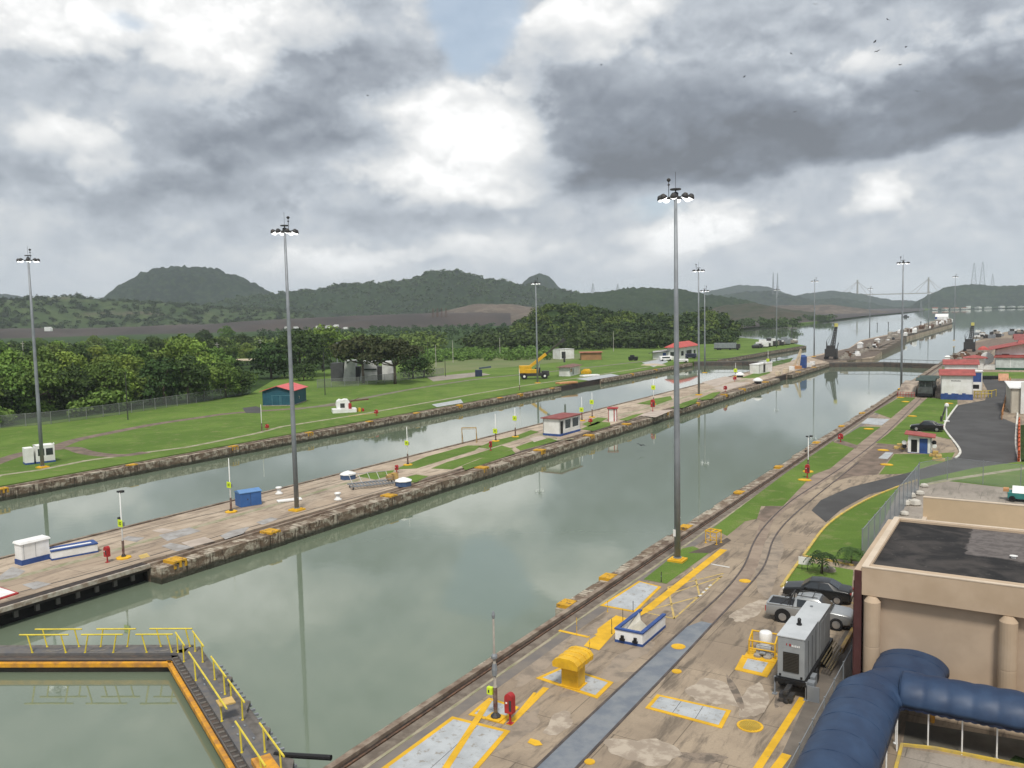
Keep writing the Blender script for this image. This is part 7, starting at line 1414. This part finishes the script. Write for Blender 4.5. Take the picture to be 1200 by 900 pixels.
# ---------------------------------------------------------------- utility poles, lattice towers, bridge
def upole(px,py,ty,label,m=None,arm=True,r=0.14,group='utility poles behind the far bank'):
    g=G(px,py); h=Ht(px,py,ty); t=thing('utility_pole',label,'utility pole',(g.x,g.y,0),0,group); MB().lathe([(r,0),(r*0.65,h)],8).build('pole',m or MATS['pale_pole'],t)
    if arm: MB().box(-1.1,1.1,-0.08,0.08,h-0.9,h-0.75).box(-0.8,0.8,-0.06,0.06,h-1.8,h-1.68).build('crossarm',MATS['pale_pole'],t)
mat('pale_pole',(0.45,0.43,0.38),0.8,(0.35,0.33,0.3),1.0)
for px,py,ty,l,a in ((29,440,400,'pale utility pole rising from trees right of the far left mast',1),(87,430,408,'pale utility pole with twin crossarms above the tree belt',1),(256,436,401,'pale utility pole above the small yellow roof',1),(306,424,397,'pale utility pole left of the clump behind the teal shed',1),(531,425,399,'pale utility pole on the scrub right of the umbrella-shaped trees',0),(511,430,404,'pale utility pole standing in the scrub belt',0),(586,420,396,'pale pole left of the mobile crane boom',0),(719,412,388,'thin pole in front of the wooded hill',0)): upole(px,py,ty,l,None,a)
for px,py,ty,l in ((150,492,436,'thin dark pole on the lawn in front of the fence'),(381,463,413,'dark wooden pole beside the pink-red roof'),(522,441,417,'thin dark pole left of the dark blue winch'),(502,432,396,'dark leaning pole right of the low green tree'),(649,412,392,'grey pole behind the plain white shed')): upole(px,py,ty,l,M_dkiron,0,0.11)
def power_line(a,b_,z,label):
    A_=G(*a);B_=G(*b_); mb=MB()
    for dz in (0,-0.9):
        pts=[(A_.lerp(B_,k/10)+Vector((0,0,z+dz-1.2*math.sin(math.pi*k/10)))) for k in range(11)]; mb.path(pts,0.03,4)
    o=mb.build('power_line',M_dkiron); tag(o,label,'power line')
power_line((29,440),(87,430),11.5,'sagging power line from the far left pole to the twin-arm pole'); power_line((87,430),(256,436),10.5,'sagging power line from the twin-arm pole to the pole above the yellow roof'); power_line((256,436),(306,424),10.0,'power line ending at the pole left of the teal shed trees')
def tower(px,dist,py0,py1,w_,label,group=None,m=None):
    a=at_dist(px,py0,dist); b_=at_dist(px,py1,dist); t=MB(); 
    n=7
    for sx in(-1,1):
        for sy in(-1,1): t.bar((sx*w_,sy*w_,0),(sx*w_*0.12,sy*w_*0.12,b_.z-a.z),max(0.25,dist*0.00018),4,max(0.2,dist*0.00012))
    for k in range(n):
        z=(b_.z-a.z)*k/n; z2=(b_.z-a.z)*(k+1)/n; w1=w_*(1-0.88*k/n); w2=w_*(1-0.88*(k+1)/n); t.bar((-w1,-w1,z),(w2,-w2,z2),dist*0.0001,4); t.bar((w1,-w1,z),(-w2,-w2,z2),dist*0.0001,4)
    o=t.build('lattice_tower',m or M_galv); o.location=(a.x,a.y,a.z); tag(o,label,'lattice tower',group)
for px,p0,p1,w_,l in ((1141,337,308,9,'left lattice pylon on the wooded hill at far right'),(1151,337,307,9,'middle lattice pylon on the wooded hill at far right'),(1163,337,321,6,'short right lattice pylon on the wooded hill at far right')): tower(px,3300,p0,p1,w_,l)
tower(906,2600,345,319,2.5,'left thin antenna mast beyond the lake'); tower(911,2600,345,320,2.5,'right thin antenna mast beyond the lake'); tower(695,1900,345,332,4,'small pylon on the ridge left of the mid mast'); tower(724,1900,343,333,4,'tiny pylon on the ridge above the wooded hill'); tower(1079,900,372,352,1.5,'slim tower standing past the end of the long pier')
for px in (508,513,518,523): tower(px,1250,380,361,2.2,'rusty drilling mast in the cluster on the brown earthworks','rusty masts clustered on the earthworks',MATS['rust'])
t=thing('bridge','distant pale cable bridge deck with two tall towers across the channel','bridge',(0,0,0)); D=5000
a=at_dist(985,346.5,D); b_=at_dist(1112,343.5,D); d=(b_-a); n_=Vector((-d.y,d.x,0)).normalized()*12
MB().add([a+n_,a-n_,b_-n_,b_+n_,a+n_+Vector((0,0,5)),a-n_+Vector((0,0,5)),b_-n_+Vector((0,0,5)),b_+n_+Vector((0,0,5))],[(0,1,2,3),(4,7,6,5),(0,4,5,1),(1,5,6,2),(2,6,7,3),(3,7,4,0)]).build('deck',M_conc,t)
for px,ty in ((1004.5,328),(1087.5,325)):
    p=at_dist(px,362,D); q_=at_dist(px,ty,D); q_.x,q_.y=p.x,p.y; MB().bar(p,q_,6,6,4).build('pylon',M_conc,t)
    dk=a.lerp(b_,(px-985)/127.0)
    for u in (-0.16,-0.10,0.10,0.16):
        e=dk+d*u; MB().bar(q_+Vector((0,0,-8)),e+Vector((0,0,4)),1.0,4).build('stay_cable',M_conc,t)
# far specks: site vehicles on the earthworks, houses by the lake
for k,(px,py,s) in enumerate([(57,388.5,1.4),(337,386,0.9),(347,385.5,0.8),(372,385,0.9),(384,385,1.0),(394,383.5,0.9),(405,386,0.8)]):
    g=G(px,py); g=at_dist(px,py,min(math.hypot(g.x,g.y),1180)); t=thing('site_truck','tiny white truck on the brown earthworks','truck',(g.x,g.y,g.z),k*0.7,'white trucks on the earthworks'); MB().box(-4*s,2.5*s,-1.4*s,1.4*s,1.0,4.0*s).box(-4*s,4*s,-1.3*s,1.3*s,0.4,1.0).build('body',M_whp,t); MB().box(2.6*s,4.2*s,-1.3*s,1.3*s,1.0,3.2*s).build('cab',M_whp,t)
sheet('ground',[(1084,361.8),(1140,361.2),(1200,360.4),(1300,358.2),(1300,352.5),(1200,354.5),(1084,357)],M_scrub,0.12)
for k,(px,py,w_,h_) in enumerate([(1148,360.5,30,18),(1154,361,22,34),(1160,361,30,12),(1118,361.5,24,9),(1128,361,20,14),(1110,361,26,8),(1172,361,34,9),(1140,361,14,12),(1106,358,18,9),(1186,361,26,8)]):
    w_*=0.38; h_*=0.12; px=1096+((k*37)%100)*1.05; p=at_dist(px,360,2420+(k%3)*120); hz2=14+k; t=thing('lake_house','small pale building in the settlement on the far lake shore','house',(p.x,p.y,0.1),0.2*k,'pale buildings on the far lake shore'); MB().box(-w_/2,w_/2,-8,8,0,h_*0.8+2).build('wall',M_whr,t); MB().prof([(-9,h_*0.8+2),(9,h_*0.8+2),(0,h_*0.8+3.6)],-w_/2-1,w_/2+1).build('roof',MATS['terracotta'] if k%3==0 else M_gcon,t)
g=G(290,432); t=thing('yellow_roof_shelter','small shelter with cream yellow roof half hidden in the trees','shelter',(g.x,g.y,0),0.5); MB().box(-5,5,-3,3,3.2,3.7).build('roof',MATS['cream_paint'],t)
for x in(-4.5,4.5):
    for y in(-2.6,2.6): MB().box(x-0.12,x+0.12,y-0.12,y+0.12,0,3.2).build('post',M_conc,t)
g=G(1061,381); o=MB().prof([(-3,0),(3,0),(4,3),(-4,3)],-9,9).prof([(-2.5,3),(2.5,3),(2,7),(-2,7)],-3,4).build('tugboat',M_dkiron); o.scale=(0.55,0.55,0.55); g=G(1061,371.5,WZ); o.location=(g.x,g.y,WZ-0.4); tag(o,'small dark tugboat on the lake beside the long pier','boat')
# ---------------------------------------------------------------- birds
def bird(p,rz,label,span=0.9,group=None,flap=0.35):
    mb=MB(); s=span/2; mb.add([(0,0.16*s,0),(s*0.5,0.12*s,flap*s*0.7),(s,-0.15*s,flap*s*0.35),(s*0.5,-0.22*s,flap*s*0.6),(0,-0.25*s,0),(-s*0.5,-0.22*s,flap*s*0.6),(-s,-0.15*s,flap*s*0.35),(-s*0.5,0.12*s,flap*s*0.7)],[(0,4,3,1),(1,3,2),(0,7,5,4),(7,6,5)])
    w_=mb.build('bird',M_black); md=w_.modifiers.new('s','SOLIDIFY'); md.thickness=0.02; w_.location=p; w_.rotation_euler=(0.2,0.25,rz); tag(w_,label,'bird',group)
    MB().lathe([(0.01,-0.28*s*2),(0.10*s,-0.1*s),(0.12*s,0.1*s),(0.05*s,0.3*s),(0.01,0.42*s)],8,Matrix.Rotation(R_(-90),4,'X')).build('torso',M_black,w_)
for k,(px,py,d) in enumerate([(955,5,170),(1040,23,170),(1025,49,150),(1028,60,150),(1062,55,160),(1055,76,150),(1075,107,150),(927,63,180),(872,90,190),(932,131,190),(705,76,190),(431,112,180)]):
    p=at_dist(px,py,d); bird(p,k*1.1,'tiny dark bird circling high below the grey clouds',1.0,'birds circling below the clouds')
p=G(751,529,WZ); bird((p.x,p.y,WZ+0.95),0.6,'black bird flying low over the water of the right chamber',1.5)
# ---------------------------------------------------------------- haze: the humid air between here and the hills
hm=bpy.data.materials.new('humid_air'); hm.use_nodes=True; ht=hm.node_tree; ht.nodes.clear(); q=NB(ht); pv=q.n('ShaderNodeVolumePrincipled'); pv.inputs['Color'].default_value=(0.80,0.88,0.97,1); pv.inputs['Density'].default_value=0.00010; pv.inputs['Anisotropy'].default_value=0.0
oo=q.n('ShaderNodeOutputMaterial'); ht.links.new(pv.outputs[0],oo.inputs['Volume'])
o=MB().box(-7600,7600,-800,7600,-15.2,240).build('haze',hm); tag(o,kind='stuff')
